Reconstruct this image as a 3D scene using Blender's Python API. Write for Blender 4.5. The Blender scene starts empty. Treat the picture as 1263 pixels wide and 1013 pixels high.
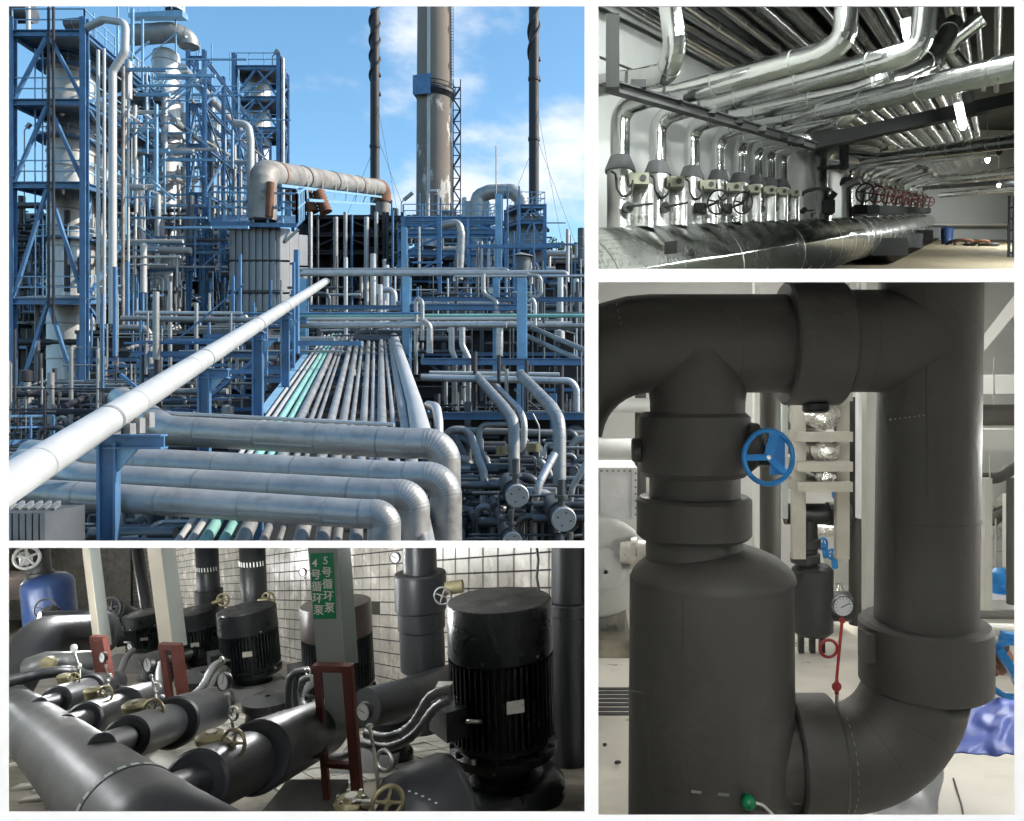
import bpy, bmesh, math, random
from mathutils import Vector, Matrix
random.seed(7)
PI = math.pi
scene = bpy.context.scene
COL = scene.collection
# ---------------------------------------------------------------- camera (level, shifted lens)
F, CX, CY, W, H = 900.0, 730.0, 500.0, 1263.0, 1013.0
cam_d = bpy.data.cameras.new('camera')
cam = bpy.data.objects.new('camera', cam_d); COL.objects.link(cam)
cam_d.sensor_fit = 'HORIZONTAL'; cam_d.sensor_width = 36.0
cam_d.lens = 36.0 * F / W
cam_d.shift_x = (W / 2 - CX) / W
cam_d.shift_y = (CY - H / 2) / W
cam_d.clip_start = 0.05; cam_d.clip_end = 6000
cam.location = (0, 0, 0); cam.rotation_euler = (PI / 2, 0, 0)
scene.camera = cam
# ---------------------------------------------------------------- world, sun, exposure
SUN_EL, SUN_AZ = math.radians(36), math.radians(14)          # azimuth: from +X towards +Y
sdir = Vector((math.cos(SUN_EL) * math.cos(SUN_AZ), math.cos(SUN_EL) * math.sin(SUN_AZ), math.sin(SUN_EL)))
world = bpy.data.worlds.new('World'); scene.world = world; world.use_nodes = True
nt = world.node_tree; nt.nodes.clear()
N = nt.nodes.new; L = nt.links.new
out = N('ShaderNodeOutputWorld'); bg = N('ShaderNodeBackground'); sky = N('ShaderNodeTexSky')
sky.sky_type = 'NISHITA'; sky.sun_disc = False
sky.sun_elevation = SUN_EL; sky.sun_rotation = math.radians(90) - SUN_AZ
sky.air_density = 1.0; sky.dust_density = 0.9; sky.ozone_density = 2.2
tc = N('ShaderNodeTexCoord')
mp = N('ShaderNodeMapping'); mp.inputs['Scale'].default_value = (1, 1, 2.1); mp.inputs['Location'].default_value = (3.35, 0.2, 0.42)
no = N('ShaderNodeTexNoise'); no.inputs['Scale'].default_value = 5.2; no.inputs['Detail'].default_value = 9; no.inputs['Roughness'].default_value = 0.56
L(tc.outputs['Generated'], mp.inputs['Vector']); L(mp.outputs[0], no.inputs['Vector'])
vd = N('ShaderNodeVectorMath'); vd.operation = 'DISTANCE'; vd.inputs[1].default_value = Vector((-0.12, 1, 0.36)).normalized()
L(tc.outputs['Generated'], vd.inputs[0])
mr = N('ShaderNodeMapRange'); mr.inputs[1].default_value = 0.06; mr.inputs[2].default_value = 0.34; mr.inputs[3].default_value = 0.20; mr.inputs[4].default_value = -0.04
L(vd.outputs['Value'], mr.inputs[0])
ad = N('ShaderNodeMath'); ad.operation = 'ADD'; L(no.outputs[0], ad.inputs[0]); L(mr.outputs[0], ad.inputs[1])
cr = N('ShaderNodeMapRange'); cr.interpolation_type = 'SMOOTHSTEP'; cr.inputs[1].default_value = 0.56; cr.inputs[2].default_value = 0.84
L(ad.outputs[0], cr.inputs[0])
hs = N('ShaderNodeHueSaturation'); hs.inputs['Hue'].default_value = 0.488; hs.inputs['Saturation'].default_value = 1.15; hs.inputs['Value'].default_value = 1.58
L(sky.outputs[0], hs.inputs['Color'])
mx = N('ShaderNodeMixRGB'); mx.inputs[2].default_value = (6.6, 6.9, 7.3, 1)
L(cr.outputs[0], mx.inputs[0]); L(hs.outputs[0], mx.inputs[1])
bg.inputs['Strength'].default_value = 0.125
L(mx.outputs[0], bg.inputs['Color']); L(bg.outputs[0], out.inputs['Surface'])
sun_d = bpy.data.lights.new('sun', 'SUN'); sun_d.energy = 4.8; sun_d.angle = math.radians(0.5); sun_d.color = (1, 0.93, 0.82)
sun = bpy.data.objects.new('sun', sun_d); COL.objects.link(sun)
sun.rotation_euler = (-sdir).to_track_quat('-Z', 'Y').to_euler(); sun.location = sdir * 60
vs = scene.view_settings; vs.view_transform = 'Standard'; vs.look = 'None'; vs.exposure = 0.35; vs.gamma = 1.0; vs.use_curve_mapping = False
scene.render.engine = 'CYCLES'
try:
    scene.cycles.use_denoising = True
    scene.cycles.max_bounces = 6; scene.cycles.glossy_bounces = 4; scene.cycles.diffuse_bounces = 3; scene.cycles.adaptive_threshold = 0.04
    scene.cycles.caustics_reflective = False; scene.cycles.caustics_refractive = False
    scene.cycles.sample_clamp_indirect = 6.0
except Exception: pass
# ---------------------------------------------------------------- helpers
def V(*a): return Vector(a)
def at(px, py, d): return Vector(((px - CX) / F * d, d, (CY - py) / F * d))
UP = Vector((0, 0, 1)); TOCAM = Vector((0, -1, 0))
def frame_of(t, up=UP):
    t = t.normalized()
    if abs(t.dot(up)) > 0.97: up = Vector((1, 0, 0))
    a = t.cross(up).normalized(); b = a.cross(t).normalized()
    return t, a, b
def fillet(pts, R, n=6):
    pts = [Vector(p) for p in pts]
    if R <= 0 or len(pts) < 3: return pts
    o = [pts[0]]
    for i in range(1, len(pts) - 1):
        p, a, b = pts[i], pts[i - 1] - pts[i], pts[i + 1] - pts[i]
        la, lb = a.length, b.length; a = a / la; b = b / lb
        ang = math.acos(max(-1, min(1, a.dot(b))))
        if ang > PI - 0.03: o.append(p); continue
        tl = min(R / math.tan(ang / 2), la * 0.48, lb * 0.48); r = tl * math.tan(ang / 2)
        bis = (a + b).normalized(); c = p + bis * (r / math.sin(ang / 2))
        s, e = p + a * tl - c, p + b * tl - c
        sw = math.acos(max(-1, min(1, s.normalized().dot(e.normalized()))))
        k = max(2, int(math.ceil(n * sw / (PI / 2))))
        for j in range(k + 1):
            u = j / k
            w = (s * math.sin((1 - u) * sw) + e * math.sin(u * sw)) / math.sin(sw)
            o.append(c + w)
    o.append(pts[-1])
    return o
class MB:
    def __init__(s): s.v = []; s.f = []; s.s = []
    def face(s, idx, smooth=False): s.f.append(tuple(idx)); s.s.append(smooth)
    def add(s, *ps):
        k = len(s.v); s.v += [Vector(p) for p in ps]; return list(range(k, k + len(ps)))
    def quad(s, a, b, c, d): s.face(s.add(a, b, c, d)); return s
    def poly(s, ps): s.face(s.add(*ps)); return s
    def hexa(s, p):      # 8 points: 0-3 bottom ring, 4-7 top ring
        i = s.add(*p)
        for q in ((3, 2, 1, 0), (4, 5, 6, 7), (0, 1, 5, 4), (1, 2, 6, 5), (2, 3, 7, 6), (3, 0, 4, 7)): s.face([i[k] for k in q])
        return s
    def box(s, c, x, y, z):   # centre and half-axis vectors (or floats)
        c = Vector(c)
        x = Vector((x, 0, 0)) if not isinstance(x, Vector) else x
        y = Vector((0, y, 0)) if not isinstance(y, Vector) else y
        z = Vector((0, 0, z)) if not isinstance(z, Vector) else z
        return s.hexa([c - x - y - z, c + x - y - z, c + x + y - z, c - x + y - z, c - x - y + z, c + x - y + z, c + x + y + z, c - x + y + z])
    def beam(s, p0, p1, w, h=None, up=UP):
        p0, p1 = Vector(p0), Vector(p1); h = w if h is None else h
        t, a, b = frame_of(p1 - p0, up)
        return s.box((p0 + p1) / 2, a * (w / 2), (p1 - p0) / 2, b * (h / 2))
    def ibeam(s, p0, p1, w, h, up=UP, tk=0.14):
        p0, p1 = Vector(p0), Vector(p1); t, a, b = frame_of(p1 - p0, up); m = (p0 + p1) / 2; hl = (p1 - p0) / 2; th = h * tk
        s.box(m + b * (h / 2 - th / 2), a * (w / 2), hl, b * (th / 2))
        s.box(m - b * (h / 2 - th / 2), a * (w / 2), hl, b * (th / 2))
        s.box(m, a * (w * tk / 2), hl, b * (h / 2 - th))
        return s
    def tube(s, path, r, seg=16, caps=True, gore=False, closed=False):
        path = [Vector(p) for p in path]; n = len(path)
        rs = r if isinstance(r, (list, tuple)) else [r] * n
        t0 = (path[1] - path[0]).normalized(); _, a, b = frame_of(t0)
        rings = []; pt = t0
        for i in range(n):
            if closed: t = (path[(i + 1) % n] - path[i - 1]).normalized()
            elif i == 0: t = t0
            elif i == n - 1: t = (path[i] - path[i - 1]).normalized()
            else:
                t = (path[i + 1] - path[i]).normalized() + (path[i] - path[i - 1]).normalized()
                t = t.normalized() if t.length > 1e-6 else pt
            q = pt.rotation_difference(t); a = q @ a; b = q @ b; pt = t
            k = 1.0
            if not closed and 0 < i < n - 1:
                cs = (path[i] - path[i - 1]).normalized().dot(t); k = 1 / max(0.6, cs)
            rings.append([path[i] + (a * math.cos(2 * PI * j / seg) + b * math.sin(2 * PI * j / seg)) * rs[i] for j in range(seg)])
        if gore:
            for i in range(n - 1):
                A = s.add(*rings[i]); B = s.add(*rings[i + 1])
                for j in range(seg): s.face((A[j], A[(j + 1) % seg], B[(j + 1) % seg], B[j]), True)
        else:
            I = [s.add(*rg) for rg in rings]
            for i in range(n if closed else n - 1):
                A, B = I[i], I[(i + 1) % n]
                for j in range(seg): s.face((A[j], A[(j + 1) % seg], B[(j + 1) % seg], B[j]), True)
        if caps and not closed:
            s.face(list(reversed(s.add(*rings[0])))); s.face(s.add(*rings[-1]))
        return s
    def cyl(s, p0, p1, r0, r1=None, seg=20, caps=True): return s.tube([p0, p1], [r0, r0 if r1 is None else r1], seg, caps)
    def lathe(s, p0, axis, prof, seg=32, sharp=0.86, ref=UP):
        p0 = Vector(p0); t, a, b = frame_of(Vector(axis), ref)
        def ring(r, z): return s.add(*[p0 + t * z + (a * math.cos(2 * PI * j / seg) + b * math.sin(2 * PI * j / seg)) * max(r, 1e-5) for j in range(seg)])
        prev = None; pd = None
        for i in range(len(prof) - 1):
            (r0, z0), (r1, z1) = prof[i], prof[i + 1]
            d = Vector((r1 - r0, z1 - z0))
            if d.length < 1e-9: continue
            d.normalize()
            A = prev if (prev is not None and pd.dot(d) > sharp) else ring(r0, z0)
            B = ring(r1, z1)
            for j in range(seg): s.face((A[j], A[(j + 1) % seg], B[(j + 1) % seg], B[j]), True)
            prev, pd = B, d
        return s
    def disc(s, c, n, r, seg=24):
        t, a, b = frame_of(Vector(n)); c = Vector(c)
        s.face(s.add(*[c + (a * math.cos(2 * PI * j / seg) + b * math.sin(2 * PI * j / seg)) * r for j in range(seg)])); return s
    def torus(s, c, n, R, r, seg=28, ts=8, squash=1.0):
        t, a, b = frame_of(Vector(n)); c = Vector(c)
        return s.tube([c + a * math.cos(2 * PI * j / seg) * R + b * math.sin(2 * PI * j / seg) * R * squash for j in range(seg)], r, ts, closed=True)
CLIP = []          # (point, normal) pairs: geometry on the normal's side is cut away at the wall or slab there
def mesh_of(mb, name, origin, clip=True):
    me = bpy.data.meshes.new(name)
    me.from_pydata([tuple(p - origin) for p in mb.v], [], mb.f)
    me.polygons.foreach_set('use_smooth', mb.s)
    if clip and CLIP:
        for (co, nn) in CLIP:
            ds = [(p - co).dot(nn) for p in mb.v]
            if max(ds) <= 1e-6: continue
            bm = bmesh.new(); bm.from_mesh(me)
            r = bmesh.ops.bisect_plane(bm, geom=bm.verts[:] + bm.edges[:] + bm.faces[:], plane_co=co - origin, plane_no=nn, clear_outer=True, dist=1e-6)
            ce = [e for e in r['geom_cut'] if isinstance(e, bmesh.types.BMEdge) and e.is_valid]
            if ce:
                try: bmesh.ops.holes_fill(bm, edges=ce, sides=0)
                except Exception: pass
            bm.to_mesh(me); bm.free()
    me.update()
    return me
def tag(o, label=None, cat=None, group=None, kind=None):
    if label: o['label'] = label
    if cat: o['category'] = cat
    if group: o['group'] = group
    if kind: o['kind'] = kind
    return o
def obj(name, mb, mat, parent=None, label=None, cat=None, group=None, kind=None, clip=True):
    if mb.v:
        mn = [min(p[k] for p in mb.v) for k in range(3)]; mxx = [max(p[k] for p in mb.v) for k in range(3)]
        o0 = Vector(((mn[0] + mxx[0]) / 2, (mn[1] + mxx[1]) / 2, mn[2]))
    else: o0 = Vector((0, 0, 0))
    me = mesh_of(mb, name, o0, clip); me.materials.append(mat)
    if len(me.polygons) == 0: return None
    o = bpy.data.objects.new(name, me); COL.objects.link(o)
    o.location = o0
    if parent is not None:
        o.parent = parent; q = parent; w = Vector((0, 0, 0))
        while q is not None: w += q.location; q = q.parent
        o.location = o0 - w
    return tag(o, label, cat, group, kind)
def thing(name, label, cat, loc, group=None):
    o = bpy.data.objects.new(name, None); COL.objects.link(o); o.location = loc; o.empty_display_size = 0.1
    return tag(o, label, cat, group)
def lin(c): return tuple(((x / 255) / 12.92 if x / 255 <= 0.04045 else ((x / 255 + 0.055) / 1.055) ** 2.4) for x in c)
MATS = {}
def mat(name, col, rough=0.5, metal=0.0, var=0.18, vs=1.5, bump=0.0, bs=20.0, stretch=(1, 1, 1), col2=None, lo=0.45, hi=0.62, emit=None, rvar=0.12, spec=0.5, coat=0.0):
    m = bpy.data.materials.new(name); m.use_nodes = True; t = m.node_tree; n = t.nodes; l = t.links
    b = n['Principled BSDF']
    b.inputs['Metallic'].default_value = metal; b.inputs['Roughness'].default_value = rough; b.inputs['Specular IOR Level'].default_value = spec
    if coat: b.inputs['Coat Weight'].default_value = coat; b.inputs['Coat Roughness'].default_value = 0.15
    if emit:
        b.inputs['Emission Color'].default_value = (*col, 1); b.inputs['Emission Strength'].default_value = emit
        b.inputs['Base Color'].default_value = (*col, 1); MATS[name] = m; return m
    g = n.new('ShaderNodeNewGeometry'); mpn = n.new('ShaderNodeMapping'); mpn.inputs['Scale'].default_value = stretch
    l.new(g.outputs['Position'], mpn.inputs['Vector'])
    nz = n.new('ShaderNodeTexNoise'); nz.inputs['Scale'].default_value = vs; nz.inputs['Detail'].default_value = 6; nz.inputs['Roughness'].default_value = 0.62
    l.new(mpn.outputs[0], nz.inputs['Vector'])
    ramp = n.new('ShaderNodeMapRange'); ramp.inputs[1].default_value = 0.3; ramp.inputs[2].default_value = 0.7
    l.new(nz.outputs[0], ramp.inputs[0])
    mixn = n.new('ShaderNodeMixRGB')
    mixn.inputs[1].default_value = (*[max(0, c * (1 - var)) for c in col], 1); mixn.inputs[2].default_value = (*[min(1, c * (1 + var)) for c in col], 1)
    l.new(ramp.outputs[0], mixn.inputs[0]); last = mixn.outputs[0]
    if col2:
        nz2 = n.new('ShaderNodeTexNoise'); nz2.inputs['Scale'].default_value = vs * 1.7; nz2.inputs['Detail'].default_value = 8; nz2.inputs['Roughness'].default_value = 0.68
        mp2 = n.new('ShaderNodeMapping'); mp2.inputs['Scale'].default_value = stretch; mp2.inputs['Location'].default_value = (5.3, 1.7, 9.1)
        l.new(g.outputs['Position'], mp2.inputs['Vector']); l.new(mp2.outputs[0], nz2.inputs['Vector'])
        r2 = n.new('ShaderNodeMapRange'); r2.inputs[1].default_value = lo; r2.inputs[2].default_value = hi; l.new(nz2.outputs[0], r2.inputs[0])
        m2 = n.new('ShaderNodeMixRGB'); m2.inputs[2].default_value = (*col2, 1); l.new(r2.outputs[0], m2.inputs[0]); l.new(last, m2.inputs[1]); last = m2.outputs[0]
    l.new(last, b.inputs['Base Color'])
    rr = n.new('ShaderNodeMapRange'); rr.inputs[1].default_value = 0.3; rr.inputs[2].default_value = 0.7
    rr.inputs[3].default_value = max(0.02, rough - rvar); rr.inputs[4].default_value = min(1, rough + rvar)
    l.new(nz.outputs[0], rr.inputs[0]); l.new(rr.outputs[0], b.inputs['Roughness'])
    if bump:
        nb = n.new('ShaderNodeTexNoise'); nb.inputs['Scale'].default_value = bs; nb.inputs['Detail'].default_value = 4
        l.new(mpn.outputs[0], nb.inputs['Vector'])
        bp = n.new('ShaderNodeBump'); bp.inputs['Strength'].default_value = bump; bp.inputs['Distance'].default_value = 0.02 if bs > 5 else 0.1
        l.new(nb.outputs[0], bp.inputs['Height']); l.new(bp.outputs[0], b.inputs['Normal'])
    MATS[name] = m
    return m
def struct(name, mb, m, clip=False): return obj(name, mb, m, kind='structure', clip=clip)
# generic things --------------------------------------------------------------
def pipe_thing(name, label, pts, r, m, R=None, cat='pipe', group=None, bands=0.0, bm_=None, seg=18, n=6, gore=False, ends=None, bw=1.035):
    """a pipe run through 3-D points; bands: spacing of cladding seams in metres"""
    path = fillet(pts, r * 3 if R is None else R, n)
    mb = MB().tube(path, r, seg, gore=gore)
    if not bands and not ends: return obj(name, mb, m, None, label, cat, group)
    root = thing(name, label, cat, path[0], group)
    jk = obj('jacket', mb, m, root)
    if bands:
        acc = 0; nxt = bands * 0.6
        for i in range(len(path) - 1):
            a, b = path[i], path[i + 1]; ln = (b - a).length
            while nxt <= acc + ln:
                p = a + (b - a) * ((nxt - acc) / ln); t = (b - a).normalized()
                obj('band', MB().cyl(p - t * r * 0.06, p + t * r * 0.06, r * bw, seg=seg), bm_ or m, jk)
                nxt += bands
            acc += ln
    if ends:
        for (k, rr, w) in ends:
            p = path[0] if k == 0 else path[-1]; t = (path[1] - path[0]).normalized() if k == 0 else (path[-1] - path[-2]).normalized()
            obj('flange', MB().cyl(p - t * w, p + t * w, rr, seg=seg), bm_ or m, root)
    return root
def handwheel(parent, c, n, R, r, spokes, m, hub=None, name='handwheel', squash=1.0, rot=0.3):
    mb = MB().torus(c, n, R, r, 32, 8, squash); t, a, b = frame_of(Vector(n))
    for k in range(spokes):
        an = rot + 2 * PI * k / spokes
        mb.cyl(Vector(c), Vector(c) + (a * math.cos(an) + b * math.sin(an) * squash) * R, r * 0.95, r * 0.7, 8)
    mb.cyl(Vector(c) - t * r * 1.6, Vector(c) + t * r * 1.6, R * 0.2, seg=12)
    return obj(name, mb, m, parent)
def gauge(label, c, R, stem_pts, m_case, m_stem, coil=None, n=None, sr=None, group='pressure gauges', mface=None, mneedle=None, ang=0.5):
    n = Vector(n) if n is not None else Vector((0, -1, 0)); n.normalize(); c = Vector(c)
    root = thing('pressure_gauge', label, 'gauge', stem_pts[-1], group)
    obj('case', MB().lathe(c + n * R * 0.02, n, [(0.001, -R * 0.6), (R * 0.9, -R * 0.6), (R * 1.0, -R * 0.4), (R * 1.0, R * 0.1), (R * 0.92, R * 0.12), (R * 0.9, 0.0)], 28), m_case, root)
    fc = obj('dial', MB().lathe(c, n, [(0.0001, R * 0.03), (R * 0.9, R * 0.03)], 28), mface or MATS['gauge_white'], root)
    t, a, b = frame_of(n); mk = MB()
    for k in range(11):
        an = -0.6 + k * (PI + 1.2) / 10; dv = a * math.cos(an) + b * math.sin(an)
        mk.beam(c + n * R * 0.05 + dv * R * 0.66, c + n * R * 0.05 + dv * R * 0.82, R * 0.04, R * 0.02, up=n)
    obj('marks', mk, mneedle or MATS['black_paint'], fc, kind='stuff')
    dv = a * math.cos(ang) + b * math.sin(ang)
    obj('needle', MB().beam(c + n * R * 0.07 - dv * R * 0.25, c + n * R * 0.07 + dv * R * 0.7, R * 0.07, R * 0.03, up=n), mneedle or MATS['black_paint'], fc)
    sr = sr or R * 0.13
    obj('stem', MB().tube(fillet(stem_pts, sr * 2, 4), sr, 8), m_stem, root)
    p0, p1 = Vector(stem_pts[0]), Vector(stem_pts[1])
    obj('fitting', MB().cyl(p0 + (p1 - p0).normalized() * R * 0.1, p0 + (p1 - p0).normalized() * R * 0.45, sr * 1.9, seg=6), m_stem, root)
    if coil:
        obj('siphon_loop', MB().torus(coil[0], n, coil[1], sr, 24, 8), m_stem, root)
    return root
# ---------------------------------------------------------------- materials
mat('white_wall', (0.86, 0.86, 0.86), 0.7, var=0.02)
mat('blue_steel', (0.085, 0.19, 0.34), 0.4, var=0.3, vs=0.8, col2=(0.10, 0.085, 0.08), lo=0.60, hi=0.78)
mat('pale_blue_steel', (0.22, 0.40, 0.56), 0.4, var=0.2, vs=0.9, col2=(0.25, 0.32, 0.38), lo=0.6, hi=0.75)
mat('teal_paint', (0.24, 0.47, 0.42), 0.42, var=0.15, vs=1.1)
mat('orange_paint', (0.55, 0.13, 0.05), 0.5, var=0.25)
mat('cladding', (0.50, 0.50, 0.49), 0.42, 0.5, var=0.14, vs=0.7, bump=0.10, bs=3, col2=(0.36, 0.36, 0.35), lo=0.55, hi=0.8)
mat('cladding_bright', (0.37, 0.365, 0.35), 0.42, 0.45, var=0.2, vs=0.9, bump=0.18, bs=4, col2=(0.22, 0.215, 0.20), lo=0.54, hi=0.78)
mat('cladding_dull', (0.30, 0.30, 0.29), 0.48, 0.4, var=0.22, vs=0.6, bump=0.12, bs=3, col2=(0.2, 0.19, 0.17), lo=0.55, hi=0.78)
mat('seam_metal', (0.30, 0.30, 0.29), 0.5, 0.5, var=0.2)
mat('white_pipe', (0.48, 0.48, 0.465), 0.42, 0.1, var=0.06, vs=1.2, col2=(0.42, 0.41, 0.38), lo=0.6, hi=0.85)
mat('column_cladding', (0.54, 0.54, 0.52), 0.5, 0.35, var=0.2, vs=0.5, stretch=(1, 1, 0.35), bump=0.15, bs=2, col2=(0.27, 0.26, 0.24), lo=0.55, hi=0.75)
mat('rusty_cladding', (0.29, 0.275, 0.245), 0.6, 0.2, var=0.3, vs=0.35, bump=0.15, bs=2, col2=(0.15, 0.085, 0.05), lo=0.50, hi=0.70)
mat('rust', (0.20, 0.085, 0.045), 0.8, var=0.4, vs=0.6)
mat('corrugated', (0.30, 0.31, 0.32), 0.45, 0.4, var=0.12, vs=0.4, stretch=(1, 1, 0.15))
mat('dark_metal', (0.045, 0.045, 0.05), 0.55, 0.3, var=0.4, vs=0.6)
mat('dark_pipe', (0.11, 0.115, 0.12), 0.45, 0.5, var=0.4, vs=0.5)
mat('black_stack', (0.035, 0.034, 0.036), 0.6, 0.1, var=0.3, vs=0.2)
mat('concrete', (0.24, 0.205, 0.165), 0.9, var=0.18, vs=0.12, stretch=(1, 1, 0.25), bump=0.2, bs=1.0)
mat('concrete_dark', (0.12, 0.12, 0.115), 0.9, var=0.25, vs=4)
mat('concrete_stained', (0.23, 0.195, 0.16), 0.9, var=0.2, vs=0.16, stretch=(1, 1, 0.45), bump=0.2, bs=1.0, col2=(0.62, 0.60, 0.56), lo=0.545, hi=0.60)
mat('concrete_pale', (0.60, 0.58, 0.54), 0.9, var=0.2, vs=0.3, stretch=(1, 1, 0.3))
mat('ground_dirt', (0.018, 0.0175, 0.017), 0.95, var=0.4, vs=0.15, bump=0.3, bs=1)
mat('leaf', (0.05, 0.095, 0.025), 0.7, var=0.45, vs=0.15)
mat('bark', (0.09, 0.065, 0.045), 0.9, var=0.3)
mat('grating', (0.16, 0.18, 0.20), 0.6, 0.3, var=0.2)
mat('shiny', (0.67, 0.685, 0.68), 0.19, 1.0, var=0.10, vs=6, bump=0.16, bs=14, rvar=0.09)
mat('shiny_rough', (0.62, 0.635, 0.62), 0.22, 1.0, var=0.12, vs=5, bump=0.16, bs=18, rvar=0.10)
mat('shiny_seam', (0.55, 0.56, 0.52), 0.35, 1.0, var=0.15, vs=8)
mat('grey_collar', (0.115, 0.12, 0.125), 0.7, var=0.12, vs=9)
mat('shiny_satin', (0.72, 0.73, 0.71), 0.30, 1.0, var=0.08, vs=8, bump=0.10, bs=20, rvar=0.08)
mat('wheel_red', (0.15, 0.025, 0.022), 0.5, var=0.25, vs=20)
mat('black_paint', (0.012, 0.012, 0.013), 0.45, var=0.3)
mat('black_steel', (0.02, 0.022, 0.022), 0.6, var=0.4, vs=8)
mat('khaki_box', (0.33, 0.34, 0.25), 0.5, var=0.15, vs=10)
mat('red_paint', (0.40, 0.035, 0.03), 0.45, var=0.2)
mat('wall_plaster', (0.73, 0.745, 0.73), 0.85, var=0.05, vs=1.2, bump=0.05, bs=10, col2=(0.60, 0.62, 0.57), lo=0.55, hi=0.8)
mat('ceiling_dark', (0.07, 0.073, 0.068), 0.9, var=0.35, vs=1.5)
mat('floor_tan', (0.36, 0.30, 0.20), 0.75, var=0.22, vs=0.8, bump=0.1, bs=8, col2=(0.25, 0.2, 0.13), lo=0.58, hi=0.72)
mat('floor_olive', (0.10, 0.105, 0.08), 0.8, var=0.25, vs=2)
mat('rubber', (0.058, 0.0555, 0.049), 0.6, var=0.16, vs=3, bump=0.12, bs=30, rvar=0.12, col2=(0.082, 0.079, 0.071), lo=0.56, hi=0.82)
mat('rubber_dark', (0.016, 0.018, 0.020), 0.42, var=0.2, vs=4, bump=0.04, bs=40, rvar=0.08)
mat('rubber_blue', (0.016, 0.018, 0.022), 0.40, var=0.2, vs=4, bump=0.04, bs=40, rvar=0.08)
mat('motor_paint', (0.007, 0.009, 0.010), 0.34, var=0.4, vs=9, rvar=0.14, bump=0.06, bs=70, col2=(0.018, 0.018, 0.017), lo=0.58, hi=0.8, spec=0.3)
mat('motor_brown', (0.03, 0.022, 0.018), 0.35, var=0.3, vs=6)
mat('tile_white', (0.68, 0.65, 0.58), 0.22, var=0.2, vs=6, col2=(0.36, 0.30, 0.22), lo=0.53, hi=0.74)
mat('grout', (0.05, 0.045, 0.04), 0.9, var=0.3)
mat('floor_cream', (0.22, 0.20, 0.16), 0.45, var=0.35, vs=5, col2=(0.07, 0.062, 0.05), lo=0.48, hi=0.68)
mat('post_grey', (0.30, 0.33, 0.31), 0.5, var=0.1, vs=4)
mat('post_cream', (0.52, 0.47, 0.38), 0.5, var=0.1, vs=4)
mat('primer_red', (0.10, 0.026, 0.019), 0.6, var=0.3, vs=8, col2=(0.16, 0.06, 0.04), lo=0.58, hi=0.75)
mat('sign_green', (0.0, 0.25, 0.10), 0.45, var=0.05)
mat('letter_white', (0.85, 0.87, 0.82), 0.6, var=0.02)
mat('brass', (0.21, 0.185, 0.105), 0.45, 0.6, var=0.35, vs=14)
mat('steel_small', (0.55, 0.54, 0.50), 0.3, 1.0, var=0.2, vs=10)
mat('conduit', (0.13, 0.135, 0.135), 0.42, 0.4, var=0.15)
mat('gauge_white', (0.80, 0.82, 0.80), 0.4, var=0.02)
mat('tank_blue', (0.018, 0.05, 0.16), 0.35, var=0.25, vs=3, col2=(0.30, 0.24, 0.18), lo=0.60, hi=0.8)
mat('valve_blue', (0.015, 0.27, 0.72), 0.35, var=0.15, vs=9, coat=0.3)
mat('tarp_blue', (0.075, 0.12, 0.42), 0.42, var=0.25, vs=9, bump=0.25, bs=12)
mat('plastic_white', (0.75, 0.75, 0.76), 0.5, var=0.08, vs=8, bump=0.3, bs=12)
mat('machine_grey', (0.50, 0.51, 0.50), 0.45, var=0.1, vs=5)
mat('post_white', (0.66, 0.66, 0.61), 0.5, var=0.06, vs=3)
mat('room_white', (0.82, 0.82, 0.785), 0.8, var=0.04, vs=2)
mat('floor_pale', (0.63, 0.60, 0.53), 0.35, var=0.12, vs=2.0, col2=(0.50, 0.46, 0.38), lo=0.55, hi=0.75)
mat('foil', (0.75, 0.74, 0.70), 0.25, 1.0, var=0.15, vs=9, bump=0.6, bs=16)
mat('green_paint', (0.0, 0.20, 0.07), 0.35, var=0.1)
mat('lamp_glow', (1.0, 1.0, 0.93), emit=26.0)
mat('lamp_warm', (1.0, 0.96, 0.86), emit=14.0)
mat('lamp_dim', (0.93, 1.0, 0.86), emit=9.0)
M = MATS
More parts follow.
